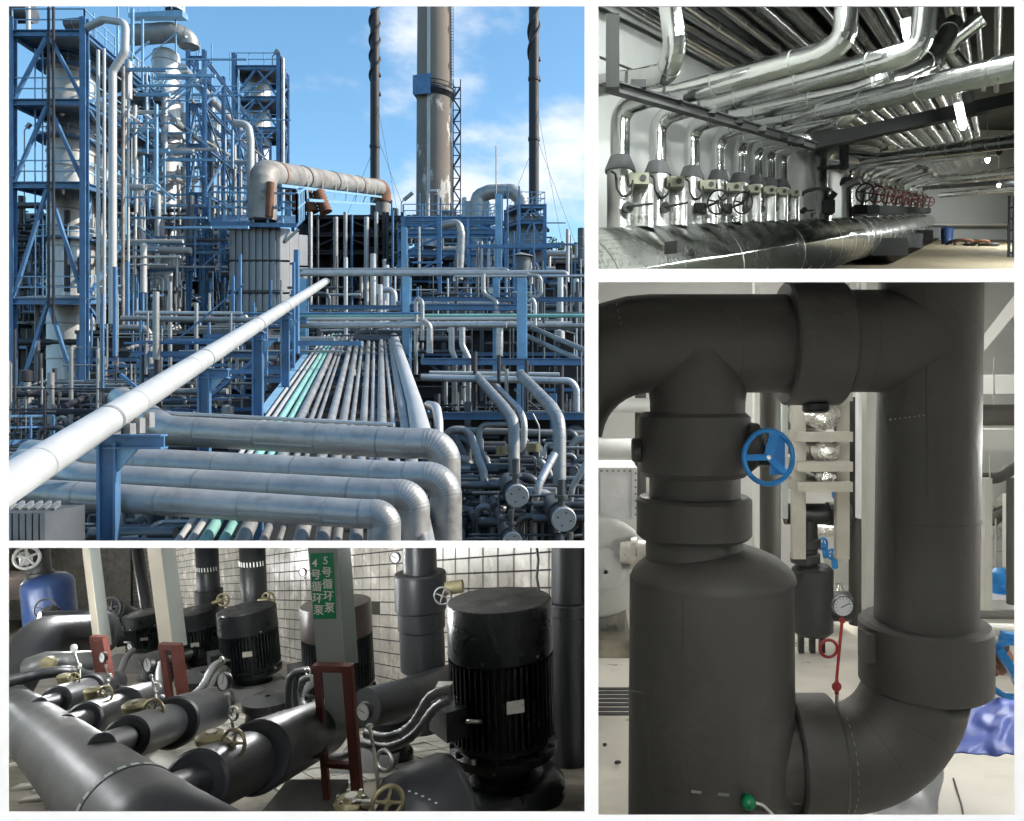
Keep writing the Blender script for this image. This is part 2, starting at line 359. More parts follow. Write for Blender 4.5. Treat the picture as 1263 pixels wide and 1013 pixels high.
# ---------------------------------------------------------------- added white booth that bounces lamp light, and its wall of four windows
YF = 1.0                                                   # the window wall stands one metre ahead
RECTS = {1: (11, 8, 721, 667), 2: (738, 8, 1251, 332), 3: (11, 676, 721, 1001), 4: (738, 348, 1251, 1005)}
BX0, BX1, BZ0, BZ1, BY0 = -1.9, 1.5, -1.35, 1.25, -1.9
def wall_px(px, py): return ((px - CX) / F * YF, (CY - py) / F * YF)
def window_wall():
    mb = MB(); y0, y1 = YF, YF + 0.02
    x0, zt = wall_px(RECTS[1][0], RECTS[1][1]); x1, _ = wall_px(RECTS[2][2], 0); _, zb3 = wall_px(0, RECTS[3][3])
    s = 1.0125                                             # splayed jambs: the back of each opening is wider
    def piece(ax, az, bx, bz, grow):                       # front rectangle a..b; grow = how each side moves at the back
        fr = [V(ax, y0, az), V(bx, y0, az), V(bx, y0, bz), V(ax, y0, bz)]
        g = grow; bk = [V(ax + g[0], y1, az + g[1]), V(bx + g[2], y1, az + g[1]), V(bx + g[2], y1, bz + g[3]), V(ax + g[0], y1, bz + g[3])]
        mb.hexa([fr[0], fr[1], bk[1], bk[0], fr[3], fr[2], bk[2], bk[3]])
    q = lambda r: (*wall_px(r[0], r[3]), *wall_px(r[2], r[1]))     # x0,z0,x1,z1
    r1, r2, r3, r4 = (q(RECTS[k]) for k in (1, 2, 3, 4))
    e = 0.026
    piece(BX0, BZ0, r1[0], BZ1, (0, 0, -e, 0)); piece(r2[2], BZ0, BX1, BZ1, (e, 0, 0, 0))
    piece(r1[0], r1[3], r2[2], BZ1, (-e, e, e, 0)); piece(r1[0], BZ0, r1[2], r3[1], (-e, 0, 0.004, -e)); piece(r1[2], BZ0, r2[2], r4[1], (-0.002, 0, e, -e))
    piece(r1[2], r4[1], r2[0], r1[3], (0.002, -e, -0.002, e))
    piece(r1[0], r3[3], r1[2], r1[1], (-e, 0.0, 0.002, -0.004)); piece(r2[0], r4[3], r2[2], r2[1], (-0.002, 0.003, e, 0.004))
    return mb
struct('wall', window_wall(), M['white_wall'])
struct('floor', MB().quad((BX0, BY0, BZ0), (BX1, BY0, BZ0), (BX1, YF, BZ0), (BX0, YF, BZ0)), M['white_wall'])
struct('ceiling', MB().quad((BX0, BY0, BZ1), (BX0, YF, BZ1), (BX1, YF, BZ1), (BX1, BY0, BZ1)), M['white_wall'])
struct('wall_left', MB().quad((BX0, BY0, BZ0), (BX0, YF, BZ0), (BX0, YF, BZ1), (BX0, BY0, BZ1)), M['white_wall'])
struct('wall_right', MB().quad((BX1, BY0, BZ0), (BX1, BY0, BZ1), (BX1, YF, BZ1), (BX1, YF, BZ0)), M['white_wall'])
struct('wall_back', MB().quad((BX0, BY0, BZ0), (BX0, BY0, BZ1), (BX1, BY0, BZ1), (BX1, BY0, BZ0)), M['white_wall'])
def booth_lamp(x, y):  # lamps added to keep the wall white and fill the rooms
    r = thing('booth_fill_lamp', 'added flat white ceiling lamp of the booth, %s' % ('nearer its left wall' if x < 0 else 'nearer its right wall'), 'lamp', (x, y, BZ1 - 0.03), 'added booth lamps')
    obj('housing', MB().box((x, y, BZ1 - 0.02), 0.5, 0.16, 0.018), M['white_wall'], r)
    obj('diffuser', MB().box((x, y, BZ1 - 0.045), 0.46, 0.13, 0.006), M['lamp_booth_fill'], r)
mat('lamp_booth_fill', (1, 1, 1), emit=32.0)
booth_lamp(-0.95, -0.55); booth_lamp(0.55, -0.55)
# ---------------------------------------------------------------- slabs and partitions between the rooms
Y1 = YF + 0.022
def zpl(py, y): return (CY - py) / F * y                   # a slope seen edge-on at that picture row
# thin white partition between the left and the right rooms
struct('partition_wall', MB().hexa(
    [V(-0.004, Y1, -2.2), V(0.004, Y1, -2.2), V(0.004, 9.2, -4.6), V(-0.004, 9.2, -4.6), V(-0.004, Y1, zpl(340, Y1)), V(0.004, Y1, zpl(340, Y1)), V(0.004, 9.2, zpl(340, 9.2)), V(-0.004, 9.2, zpl(340, 9.2))]).hexa(
    [V(-0.004, Y1, zpl(340, Y1)), V(0.004, Y1, zpl(340, Y1)), V(0.004, 3.32, zpl(340, 3.32)), V(-0.004, 3.32, zpl(340, 3.32)), V(-0.004, Y1, 2.0), V(0.004, Y1, 2.0), V(0.004, 3.32, 2.8), V(-0.004, 3.32, 2.8)]), M['room_white'])
# slab between the aluminium pipe hall (above) and the insulation room (below)
struct('floor_slab', MB().hexa([V(0.004, Y1, zpl(340, Y1) - 0.004), V(1.9, Y1, zpl(340, Y1) - 0.004), V(7.0, 9.2, zpl(340, 9.2) - 0.03), V(0.004, 9.2, zpl(340, 9.2) - 0.03),
                                 V(0.004, Y1, zpl(340, Y1) + 0.004), V(1.9, Y1, zpl(340, Y1) + 0.004), V(7.0, 9.2, zpl(340, 9.2) + 0.02), V(0.004, 9.2, zpl(340, 9.2) + 0.02)]), M['room_white'])
# lean-to roof of the pump room under the refinery view
struct('roof_slab', MB().hexa([V(-2.2, Y1, zpl(671.5, Y1) - 0.002), V(-0.004, Y1, zpl(671.5, Y1) - 0.002), V(-0.004, 13.2, zpl(671.5, 13.2) - 0.02), V(-14, 13.2, zpl(671.5, 13.2) - 0.02),
                                V(-2.2, Y1, zpl(671.5, Y1) + 0.002), V(-0.004, Y1, zpl(671.5, Y1) + 0.002), V(-0.004, 13.2, zpl(671.5, 13.2) + 0.02), V(-14, 13.2, zpl(671.5, 13.2) + 0.02)]), M['room_white'])
struct('floor_screed', MB().quad(V(0.004, Y1, zpl(340, Y1) + 0.008), V(1.9, Y1, zpl(340, Y1) + 0.008), V(7.0, 9.2, zpl(340, 9.2) + 0.024), V(0.004, 9.2, zpl(340, 9.2) + 0.024)), M['floor_olive'])
CLIP_2 = [(V(0.0045, 0, 0), V(-1, 0, 0)), (at(900, 339.6, 1), V(0, (CY - 339.6) / F, -1).normalized())]
CLIP_3 = [(V(-0.0045, 0, 0), V(1, 0, 0)), (at(400, 671.9, 1), V(0, -(CY - 671.9) / F, 1).normalized())]
CLIP_4 = [(V(0.0045, 0, 0), V(-1, 0, 0)), (at(900, 340.6, 1), V(0, -(CY - 340.6) / F, 1).normalized())]
# terrain under the refinery
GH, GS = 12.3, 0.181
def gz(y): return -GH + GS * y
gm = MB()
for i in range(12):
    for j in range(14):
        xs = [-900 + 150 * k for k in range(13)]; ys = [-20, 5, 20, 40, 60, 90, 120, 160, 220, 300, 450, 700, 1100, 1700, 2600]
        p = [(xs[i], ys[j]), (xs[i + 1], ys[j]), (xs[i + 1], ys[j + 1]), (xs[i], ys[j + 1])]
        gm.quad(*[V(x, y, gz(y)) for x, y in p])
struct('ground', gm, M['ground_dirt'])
# ================================================================ ROOM 4: black insulated vessel and pipes (lower right)
CLIP = CLIP_4
D = 1.9; K4 = D / F
def q4(px, py): return at(px, py, D)
S4 = -0.167; H4 = 0.90
def fz4(y): return -H4 + S4 * y
struct('floor_insulation_room', MB().quad(V(0.004, Y1, fz4(Y1)), V(2.6, Y1, fz4(Y1)), V(8.5, 9.2, fz4(9.2)), V(0.004, 9.2, fz4(9.2))), M['floor_pale'])
struct('wall_far', MB().quad(V(0, 9.1, -4), V(8.5, 9.1, -4), V(8.5, 9.1, 1.60), V(0, 9.1, 1.60)), M['room_white'])
struct('wall_side', MB().quad(V(1.7, Y1, -3), V(1.7, Y1, 0.18), V(8.0, 9.2, 1.6), V(8.0, 9.2, -4)), M['room_white'])
def ring_prof(r, h, b=0.012): return [(0.001, 0), (r - b, 0), (r, b), (r, h - b), (r - b, h), (0.001, h)]
# main vessel
root = thing('insulated_vessel', 'large black insulated vessel with rounded shoulder in the foreground', 'vessel', q4(878, 1060))
rt = 101 * K4
zb = q4(0, 1062).z; zt = q4(0, 714).z
obj('body', MB().lathe(V(q4(878, 0).x, D + 0.02, zb), UP, [(0.01, 0), (rt * 1.02, 0), (rt, (zt - zb))], 56), M['rubber'], root)
obj('shoulder', MB().lathe(V(q4(880, 0).x, D + 0.02, zt), UP, [(rt * 1.004, -0.002), (rt * 1.004, 0.004), (rt * 0.985, 0.016), (rt * 0.94, 0.028), (rt * 0.80, 0.052), (rt * 0.66, 0.066), (rt * 0.5, 0.078), (0.01, 0.082)], 56, sharp=0.3), M['rubber'], root)
nb = MB().lathe(q4(953, 935), V(1, 0, 0), [(60 * K4, -0.16), (60 * K4, 24 * K4)], 40)
obj('nozzle', nb, M['rubber'], root)
obj('nozzle_flange', MB().lathe(q4(975, 933), V(1, 0, 0), ring_prof(73 * K4, 51 * K4, 0.006), 48), M['rubber'], root)
sm = MB()
for k in range(6): sm.beam(q4(963 + k * 3.2, 843 - k * 0.9) + V(0, -0.085, 0), q4(965.0 + k * 3.2, 842.6 - k * 0.9) + V(0, -0.085, 0), 0.0009, 0.006, up=UP)
# faint printed marks on the jackets
def marks(parent, px0, py0, px1, py1, off, n=9, h=0.006, seed=1):
    rnd = random.Random(seed); mb = MB()
    for k in range(n):
        u = (k + 0.2) / n; v = (k + 0.2 + 0.55 * rnd.uniform(0.6, 1)) / n
        a = q4(px0 + (px1 - px0) * u, py0 + (py1 - py0) * u); b = q4(px0 + (px1 - px0) * v, py0 + (py1 - py0) * v)
        yy = off((a.x + b.x) / 2)
        a.y = b.y = yy; a *= 1; s = yy / D; a = V(a.x * s, yy, a.z * s); b = V(b.x * s, yy, b.z * s)
        mb.beam(a, b, 0.0006, h * rnd.uniform(0.5, 1.0), up=UP)
    obj('printed_marks', mb, M['print_grey'], parent, kind='stuff')
mat('print_grey', (0.22, 0.22, 0.205), 0.7, var=0.2)
def surf(cx, r):
    def fn(x):
        dx = min(abs(x - cx), r * 0.97); return D + 0.02 - math.sqrt(r * r - dx * dx) - 0.0015
    return fn
marks(root, 950, 846, 970, 839, surf(q4(878, 0).x, rt), 8, 0.007, 2)
marks(root, 778, 852, 795, 855, surf(q4(878, 0).x, rt), 5, 0.006, 3)
marks(root, 846, 976, 912, 982, surf(q4(878, 0).x, rt * 1.015), 2, 0.012, 4)
# valve neck between vessel and header
root = thing('insulated_valve', 'black insulated valve neck with two thick collars and a blue handwheel', 'valve', q4(858, 690))
ax = q4(858, 0).x
def vert(name, py0, py1, wpx, parent, cx=858, b=0.004, seg=48):
    z0, z1 = q4(0, py1).z, q4(0, py0).z
    return obj(name, MB().lathe(V(q4(cx, 0).x, D + 0.02, z0), UP, ring_prof(wpx / 2 * K4, z1 - z0, b), seg), M['rubber'], parent)
vert('lower_neck', 660, 694, 120, root, 857); vert('collar', 613, 664, 143, root, 857, 0.009); vert('middle_neck', 580, 616, 113, root, 858)
vert('collar', 508, 588, 139, root, 857, 0.014); vert('upper_neck', 470, 512, 115, root, 860)
obj('plug', MB().lathe(q4(792, 555), V(-1, 0, 0), ring_prof(15 * K4, 13 * K4, 0.005), 24), M['rubber'], root)
obj('gear_boss', MB().lathe(q4(910, 549) + V(0, -0.02, 0), V(1, 0, -0.15), ring_prof(30 * K4, 24 * K4, 0.012), 28), M['rubber'], root)
obj('gear_sleeve', MB().cyl(q4(925, 560) + V(0, -0.03, 0), q4(950, 560) + V(0, -0.05, 0), 14 * K4, seg=20), M['rubber_dark'], root)
obj('gear_bracket', MB().box(q4(951, 559) + V(0, -0.062, 0), 9 * K4, 0.004, 24 * K4), M['valve_blue'], root)
hc = q4(948, 564) + V(0, -0.10, 0); hc = hc * (1.0)
hc = at(948, 564, D - 0.10)
mb = MB().torus(hc, V(0.25, -1, 0.05), 33 * (D - 0.1) / F, 0.0065, 40, 10)
t_, a_, b_ = frame_of(V(0.25, -1, 0.05))
for an in (180, -42, 75):
    e = hc + (V(math.cos(math.radians(an)), 0.25 * math.cos(math.radians(an)), math.sin(math.radians(an)))) * 32 * (D - 0.1) / F
    mb.beam(hc, e, 0.015 if an != 75 else 0.026, 0.008, up=V(0, -1, 0))
wh = obj('handwheel', mb, M['valve_blue'], root)
obj('hub_nut', MB().cyl(hc + V(0, 0.0, 0), hc + V(-0.002, -0.012, 0), 0.006, seg=6), M['steel_small'], wh)
# header with big flange
root = thing('insulated_pipe', 'thick black insulated header pipe crossing the top with a tee', 'pipe', q4(860, 424))
rh = 60.5 * K4; zc = q4(0, 424).z
c0 = q4(803, 545); path = [q4(1000, 424), q4(803, 424)]
for k in range(1, 9):
    a = k * PI / 2 / 9; path.append(c0 + V(-math.sin(a), 0, math.cos(a)) * 121 * K4)
obj('jacket', MB().tube(path, rh, 44), M['rubber'], root)
obj('tee_branch', MB().lathe(V(q4(860, 0).x, D, q4(0, 510).z), UP, [(58 * K4, 0.0), (58.5 * K4, 0.03), (60.2 * K4, 0.06), (60.2 * K4, q4(0, 424).z - q4(0, 510).z)], 44, sharp=0.4), M['rubber'], root)
obj('flange_jacket', MB().lathe(q4(966, 424), V(1, 0, 0), ring_prof(76 * K4, 69 * K4, 0.006), 52), M['rubber'], root)
obj('plug', MB().lathe(q4(1003, 497) + V(0, -0.02, 0), V(0, -0.1, -1), ring_prof(16 * K4, 12 * K4, 0.006), 24), M['rubber_dark'], root)
obj('jacket', MB().cyl(q4(1030, 421), q4(1146, 421), 63 * K4, seg=44), M['rubber'], root)
marks(root, 760, 372, 768, 412, lambda x: D - rh * 0.93, 5, 0.002, 5)
marks(root, 872, 487, 887, 489, lambda x: D - 0.115, 2, 0.004, 6)
# right hand down pipe
root = thing('insulated_pipe', 'tall black insulated down pipe turning left through a fat elbow', 'pipe', q4(1140, 845))
r3 = 60 * K4
obj('jacket', MB().tube([q4(1147, 330), q4(1141, 775)], [r3, r3 * 0.995], 44), M['rubber'], root)
obj('collar', MB().lathe(q4(1140, 845), UP, ring_prof(77 * K4, 80 * K4, 0.008), 48), M['rubber'], root)
obj('plug', MB().box(q4(1064, 791) + V(0, -0.03, 0), 6 * K4, 0.03, 17 * K4), M['rubber'], root)
c0 = q4(1030, 838); path = [q4(1137, 850)]
for k in range(0, 13):
    a = k * PI / 2 / 12; path.append(c0 + V(math.cos(a), 0, -math.sin(a)) * (100 - 3 * math.sin(a)) * K4)
path.append(q4(1022, 935))
obj('elbow', MB().tube(path, [62.5 * K4] * len(path), 44), M['rubber'], root)
sm = MB(); tp = path[-4]; 
for k in range(14):
    a = 0.35 + k * 0.165
    p = q4(1036, 935) + V(0, -math.sin(a), math.cos(a)) * (63.3 * K4); p2 = q4(1036.5, 935) + V(0, -math.sin(a + 0.08), math.cos(a + 0.08)) * (63.3 * K4)
    sm.beam(p, p2, 0.002, 0.0012)
obj('seam_tape', sm, M['print_grey'], root)
marks(root, 1096, 518, 1143, 512, lambda x: D - r3 - 0.0015 if abs(x - q4(1146, 0).x) < r3 * 0.3 else D - math.sqrt(max(0.0001, r3 * r3 - (x - q4(1145, 0).x) ** 2)) - 0.002, 8, 0.005, 8)
marks(root, 1201, 514, 1204, 520, lambda x: D - 0.028, 2, 0.004, 9)
# glued seams of the foam jackets
mat('glue_seam', (0.030, 0.029, 0.026), 0.5, var=0.3, vs=30)
vessel_ = bpy.data.objects['insulated_vessel']; down_ = root; head_ = bpy.data.objects['insulated_pipe']
def vseam(parent, px, py0, py1, cx, r):
    mb = MB(); n = 14; rnd = random.Random(int(px)); pr = None
    for k in range(n + 1):
        x = q4(px, 0).x + rnd.uniform(-0.0008, 0.0008); y = D + (0.02 if parent is vessel_ else 0) - math.sqrt(max(1e-6, r * r - (x - cx) ** 2)) - 0.0004; s = y / D
        p = V(x, y, q4(0, py0 + (py1 - py0) * k / n).z)
        if pr is not None: mb.beam(pr, p, 0.0022, 0.0012, up=V(0, -1, 0))
        pr = p
    obj('glue_seam', mb, M['glue_seam'], parent)
vseam(vessel_, 832, 722, 1010, q4(878, 0).x, rt); vseam(down_, 1118, 345, 760, q4(1145, 0).x, r3)
for (py, r, cx, par, dy) in ((868, rt * 1.006, 878, vessel_, 0.02), (640, r3 * 1.004, 1143.5, down_, 0.0)):
    obj('glue_seam', MB().lathe(V(q4(cx, 0).x, D + dy, q4(0, py).z), UP, [(r * 0.99, -0.0012), (r * 1.001, -0.0008), (r * 1.001, 0.0008), (r * 0.99, 0.0012)], 56), M['glue_seam'], par)
for px in (905, 1062): obj('glue_seam', MB().lathe(q4(px, 424 if px < 1000 else 421), V(1, 0, 0), [(rh * 0.99, -0.0012), (rh * (1.003 if px < 1000 else 1.043), -0.0008), (rh * (1.003 if px < 1000 else 1.043), 0.0008), (rh * 0.99, 0.0012)], 48), M['glue_seam'], head_)
for an in (0.45, 0.95):
    p = c0 + V(math.cos(an), 0, -math.sin(an)) * (100 - 3 * math.sin(an)) * K4; tt = V(-math.sin(an), 0, -math.cos(an))
    obj('glue_seam', MB().cyl(p - tt * 0.0009, p + tt * 0.0009, 62.9 * K4, seg=44), M['glue_seam'], down_)
# pressure gauge on its red stem
mat('gauge_black', (0.02, 0.02, 0.02), 0.4)
g = gauge('round pressure gauge on thin red stem with a looped tail by the elbow', at(1040, 748, D - 0.02), 13 * K4, [at(1039, 762, D - 0.02), at(1032, 836, D - 0.02), at(1032, 842, D - 0.02)], M['gauge_black'], M['red_paint'],
          coil=(at(1022, 800, D - 0.015), 10.5 * K4), group=None, sr=1.9 * K4, ang=2.7)
obj('needle_valve', MB().torus(at(1032, 847, D - 0.025), TOCAM, 4.5 * K4, 1.6 * K4, 16, 6).cyl(at(1032, 840, D - 0.02), at(1032, 856, D - 0.02), 2.6 * K4, seg=8), M['red_paint'], g)
obj('nipple', MB().cyl(at(1032, 855, D - 0.02), at(1032, 880, D - 0.02), 2.2 * K4, seg=8), M['steel_small'], g)
# green drain cap
root = thing('drain_valve', 'small green drain cap with pale tube low on the vessel', 'valve', at(923, 990, D - 0.24))
obj('cap', MB().lathe(at(923, 990, D - 0.215), V(0.05, -1, 0.1), [(0.001, -0.02), (0.014, -0.02), (0.017, -0.008), (0.0165, 0.006), (0.012, 0.014), (0.001, 0.017)], 12, sharp=0.2), M['green_paint'], root)
obj('tube', MB().tube(fillet([at(930, 990, D - 0.205), at(941, 993, D - 0.2), at(954, 1006, D - 0.2), at(960, 1025, D - 0.2)], 0.02, 4), 0.0035, 8), M['post_white'], root)
# ---- behind: left machine
def bxp(px0, py0, px1, py1, d, dep, mb=None):
    mb = mb or MB(); a = at(px0, py1, d); b = at(px1, py0, d)
    return mb.box(V((a.x + b.x) / 2, d + dep / 2, (a.z + b.z) / 2), (b.x - a.x) / 2, dep / 2, (b.z - a.z) / 2)
root = thing('chiller', 'pale grey chiller with bolted box and round end drum behind the vessel', 'machine', at(755, 800, 3.6))
obj('box', bxp(700, 577, 786, 641, 3.6, 0.5), M['plastic_white'], root)
for (x0, x1) in ((739, 740.5), (778, 779)): obj('seam', bxp(x0, 578, x1, 640, 3.594, 0.004), M['machine_grey'], root)
bm1 = MB()
for k in range(7): bm1.cyl(at(784, 584 + k * 8.5, 3.6), at(784, 584 + k * 8.5, 3.585), 0.006, seg=6)
for k in range(6): bm1.cyl(at(742 + k * 7, 581, 3.6), at(742 + k * 7, 581, 3.585), 0.006, seg=6)
obj('bolts', bm1, M['seam_metal'], root)
obj('drum', MB().lathe(at(742, 700, 3.45), V(0.18, -1, 0), [(0.01, 0.10), (0.07, 0.095), (0.10, 0.08), (0.105, 0.06), (0.21, 0.03), (0.235, 0.0), (0.235, -0.5)], 40, sharp=0.55), M['machine_grey'], root)
obj('inlet_stub', MB().lathe(at(766, 681, 3.40), V(1, -0.15, 0), [(0.055, 0), (0.055, 0.05), (0.075, 0.05), (0.075, 0.075), (0.058, 0.08), (0.058, 0.14)], 24), M['steel_small'], root)
obj('motor_block', bxp(736, 690, 772, 752, 3.5, 0.4), M['machine_grey'], root)
for px in (744, 766): obj('leg', bxp(px - 5, 750, px + 5, 792, 3.55, 0.08), M['seam_metal'], root)
obj('plinth', bxp(705, 790, 778, 812, 3.4, 0.7), M['floor_cream'], root)
obj('insulated_pipe', MB().cyl(at(725, 553, 4.4), at(805, 553, 4.4), 0.058, seg=24), M['machine_grey'], None, 'grey insulated pipe running level behind the vessel at left', 'pipe')
dm = MB()
for k in range(7): dm.box(V(0.10 + 0.004 * k, 3.5 + k * 0.09, fz4(3.5 + k * 0.09) + 0.004), 0.11, 0.016, 0.003)
dr = obj('drain_grating', dm, M['dark_metal'], None, 'dark slotted drain grating let into the pale floor', 'grating')
# big black down pipe behind handwheel, white posts
obj('insulated_pipe', MB().cyl(at(950, 470, 3.1), at(950, 720, 3.1), 0.044, seg=24), M['rubber'], None, 'slim black insulated pipe standing right behind the blue handwheel', 'pipe')
def post4(px0, px1, py0, py1, d, label, m='post_white', dep=0.05):
    return obj('post', bxp(px0, py0, px1, py1, d, dep), M[m], None, label, 'post')
post4(931, 938, 345, 850, 3.5, 'thin white post behind the valve neck', 'post_white')
post4(1069, 1088, 345, 860, 2.6, 'broad pale post tight against the left of the down pipe')
post4(1059, 1066, 345, 640, 4.0, 'grey steel post just left of the broad pale post', 'machine_grey')
post4(965, 972, 480, 640, 4.2, 'grey post right of the blue handwheel', 'post_grey')
# rack of foil ducts
mat('rack_beige', (0.36, 0.35, 0.30), 0.6, var=0.15, vs=4)
root = thing('duct_rack', 'pale steel rack of shelves carrying wrinkled foil ducts in the background', 'rack', at(1015, 640, 5.0))
for px in (986, 1040): obj('upright', bxp(px - 8, 350, px + 8, 690, 5.0, 0.06), M['rack_beige'], root)
for py in (540, 577, 602, 490): obj('shelf', bxp(984, py - 7, 1052, py + 5, 4.90, 0.5), M['rack_beige'], root)
def foil(px, py, rp, d, parent):
    mb = MB(); c = at(px, py, d); seg = 26; rnd = random.Random(int(px + py)); pr = []
    rings = []
    for k in range(6):
        rr = rp * d / F * (1 + rnd.uniform(-0.05, 0.05))
        rings.append(mb.add(*[V(c.x + rr * math.cos(2 * PI * j / seg) * (1 + rnd.uniform(-0.06, 0.06)), c.y + 0.1 * k, c.z + rr * 0.9 * math.sin(2 * PI * j / seg) * (1 + rnd.uniform(-0.06, 0.06))) for j in range(seg)]))
    for k in range(5):
        for j in range(seg): mb.face((rings[k][j], rings[k][(j + 1) % seg], rings[k + 1][(j + 1) % seg], rings[k + 1][j]), True)
    cc = mb.add(c + V(0.01, 0.06, -0.01))[0]
    for j in range(seg): mb.face((rings[0][(j + 1) % seg], rings[0][j], cc), True)
    return obj('foil_duct', mb, M['foil'], parent)
foil(1015, 512, 21, 4.96, root); foil(1019, 556, 17, 4.96, root); foil(1020, 588, 12, 4.96, root); foil(1014, 400, 22, 4.96, root)
# far pump set with its own little vessel
root = thing('insulated_vessel', 'small far black insulated vessel with tee neck and short legs', 'vessel', at(1001, 785, 5.2))
K5 = 5.2 / F
def v5(name, py0, py1, w, cx, b=0.006): 
    z0, z1 = at(0, py1, 5.2).z, at(0, py0, 5.2).z
    obj(name, MB().lathe(V(at(cx, 0, 5.2).x, 5.2, z0), UP, ring_prof(w / 2 * K5, z1 - z0, b), 32), M['rubber_dark'], root)
v5('body', 697, 782, 50, 1002, 0.03); v5('neck', 640, 700, 26, 995); v5('collar', 664, 676, 36, 994); v5('collar', 682, 694, 36, 993)
obj('tee_pipe', MB().cyl(at(968, 634, 5.2), at(1020, 634, 5.2), 13 * K5, seg=24), M['rubber_dark'], root)
obj('flange_jacket', MB().cyl(at(1020, 634, 5.2), at(1047, 634, 5.2), 14.5 * K5, seg=24), M['rubber_dark'], root)
obj('outlet', MB().cyl(at(1020, 748, 5.2), at(1048, 748, 5.2), 18 * K5, seg=24), M['rubber_dark'], root)
for px in (989, 1003, 1015): obj('leg', bxp(px - 3, 778, px + 3, 806, 5.2, 0.05), M['green_dark'] if 'green_dark' in M else M['black_paint'], root)
obj('insulated_pipe', MB().tube(fillet([at(1056, 490, 5.3), at(1056, 770, 5.3)], 0.1), 9 * K5, 24), M['rubber'], None, 'far black insulated riser left of the broad pale post', 'pipe')
for (px, py, rp, d, lb) in ((1033, 609, 8, 6.0, 'far blue valve handwheel highest of three below the foil ducts'), (1015, 671, 7, 5.6, 'far blue valve handwheel above the small black vessel'), (1026, 684, 6, 5.9, 'far blue valve handwheel lowest and partly hidden by the small vessel')):
    r = thing('far_valve', lb, 'valve', at(px, py, d)); handwheel(r, at(px, py, d), V(0.5, -1, 0.1), rp * d / F, 0.009, 4, M['valve_blue'])
    obj('bonnet', MB().cyl(at(px + 2, py + 2, d + 0.02), at(px + 4, py + 16, d + 0.05), 4 * d / F, seg=12), M['valve_blue'], r)
root = thing('pump_unit', 'pale pump cabinet with foil wrapped fittings beside the small far vessel', 'machine', at(1042, 720, 6.2))
obj('cabinet', bxp(1030, 694, 1056, 722, 6.2, 0.3), M['post_white'], root)
obj('fitting', MB().lathe(at(1035, 738, 6.1), UP, [(0.02, -0.12), (0.06, -0.08), (0.03, 0), (0.05, 0.06), (0.02, 0.12)], 14), M['foil'], root)
obj('fitting', MB().lathe(at(1022, 655, 6.3), V(1, 0, 0), [(0.02, -0.2), (0.07, -0.15), (0.05, 0.05), (0.07, 0.2)], 14), M['foil'], root)
# right background
obj('insulated_pipe', MB().cyl(at(1195, 512, 4.0), at(1290, 512, 4.0), 13 * 4 / F, seg=24), M['rubber'], None, 'black insulated pipe hung level under the ceiling at the right edge', 'pipe')
obj('insulated_pipe', MB().tube(fillet([at(1195, 590, 4.6), at(1232, 590, 4.6), at(1250, 577, 4.6), at(1300, 574, 4.6)], 0.12), 7 * 4.6 / F, 20), M['rubber'], None, 'thinner black pipe with an upward bend below the level pipe at right', 'pipe')
obj('insulated_pipe', MB().cyl(at(1249, 590, 4.4), at(1249, 745, 4.4), 0.035, seg=20), M['rubber'], None, 'black riser cut by the right edge beside the blue pump', 'pipe')
for (x0, x1, y0, y1, d, lb) in ((1206, 1211, 575, 760, 4.8, 'thin white post nearest the down pipe on its right'), (1215, 1224, 590, 760, 4.5, 'wider white post with side groove right of the down pipe'), (1241, 1246, 610, 700, 5.4, 'slender far white post beside the ladder rack')):
    post4(x0, x1, y0, y1, d, lb)
root = thing('ladder_rack', 'thin dark ladder frame standing far behind on the right', 'ladder', at(1234, 700, 6.0))
for px in (1229, 1240): obj('rail', bxp(px - 0.7, 640, px + 0.7, 735, 6.0, 0.02), M['machine_grey'], root)
for k in range(6): obj('rung', bxp(1229, 650 + k * 15, 1240, 651 + k * 15, 6.0, 0.015), M['machine_grey'], root)
for k in range(3):
    obj('cable_tray', MB().cyl(at(1224, 625 + 17 * k, 6.4), at(1262, 605 + 17 * k, 5.4), 0.05, seg=16), M['foil'] if k != 1 else M['rubber'], None, ['upper foil duct slanting at the far right', 'dark duct slanting between two foil ducts at far right', 'lower foil duct slanting at the far right'][k], 'duct')
# ceiling beams and walls of the room at right
obj('ceiling_beam', MB().hexa([at(1208, 440, 3.4), at(1300, 330, 3.0), at(1300, 330, 4.2), at(1208, 440, 4.6), at(1208, 420, 3.4), at(1300, 300, 3.0), at(1300, 300, 4.2), at(1208, 420, 4.6)]), M['room_white'], None, 'pale slanting ceiling beam at the top right corner', 'beam')
obj('ceiling_beam', bxp(1195, 462, 1320, 486, 5.5, 0.4), M['room_white'], None, 'pale level ceiling beam right above the black level pipe', 'beam')
obj('ceiling_beam', bxp(1195, 530, 1320, 556, 6.0, 0.4), M['room_white'], None, 'pale level ceiling beam below the black level pipe', 'beam')
for (px, py0, py1, d, lb) in ((1226, 440, 500, 4.0, 'thin hanger rod above the black level pipe'), (1221, 556, 592, 4.5, 'thin hanger rod on the lower black pipe')):
    obj('hanger_rod', MB().cyl(at(px, py0, d), at(px, py1, d), 0.004, seg=6), M['machine_grey'], None, lb, 'rod')
root = thing('blue_pump', 'bright blue pump motor seen through the frame at far right', 'pump', at(1233, 740, 4.9))
obj('motor', MB().lathe(at(1233, 735, 4.9), UP, [(0.07, 0), (0.075, 0.03), (0.06, 0.04), (0.065, 0.10), (0.07, 0.10), (0.06, 0.16), (0.03, 0.185), (0.001, 0.19)], 20), M['valve_blue'], root)
obj('outlet', MB().cyl(at(1233, 722, 4.9), at(1245, 722, 4.8), 0.035, seg=16), M['valve_blue'], root)
obj('base', bxp(1224, 733, 1246, 738, 4.85, 0.15), M['valve_blue'], root)
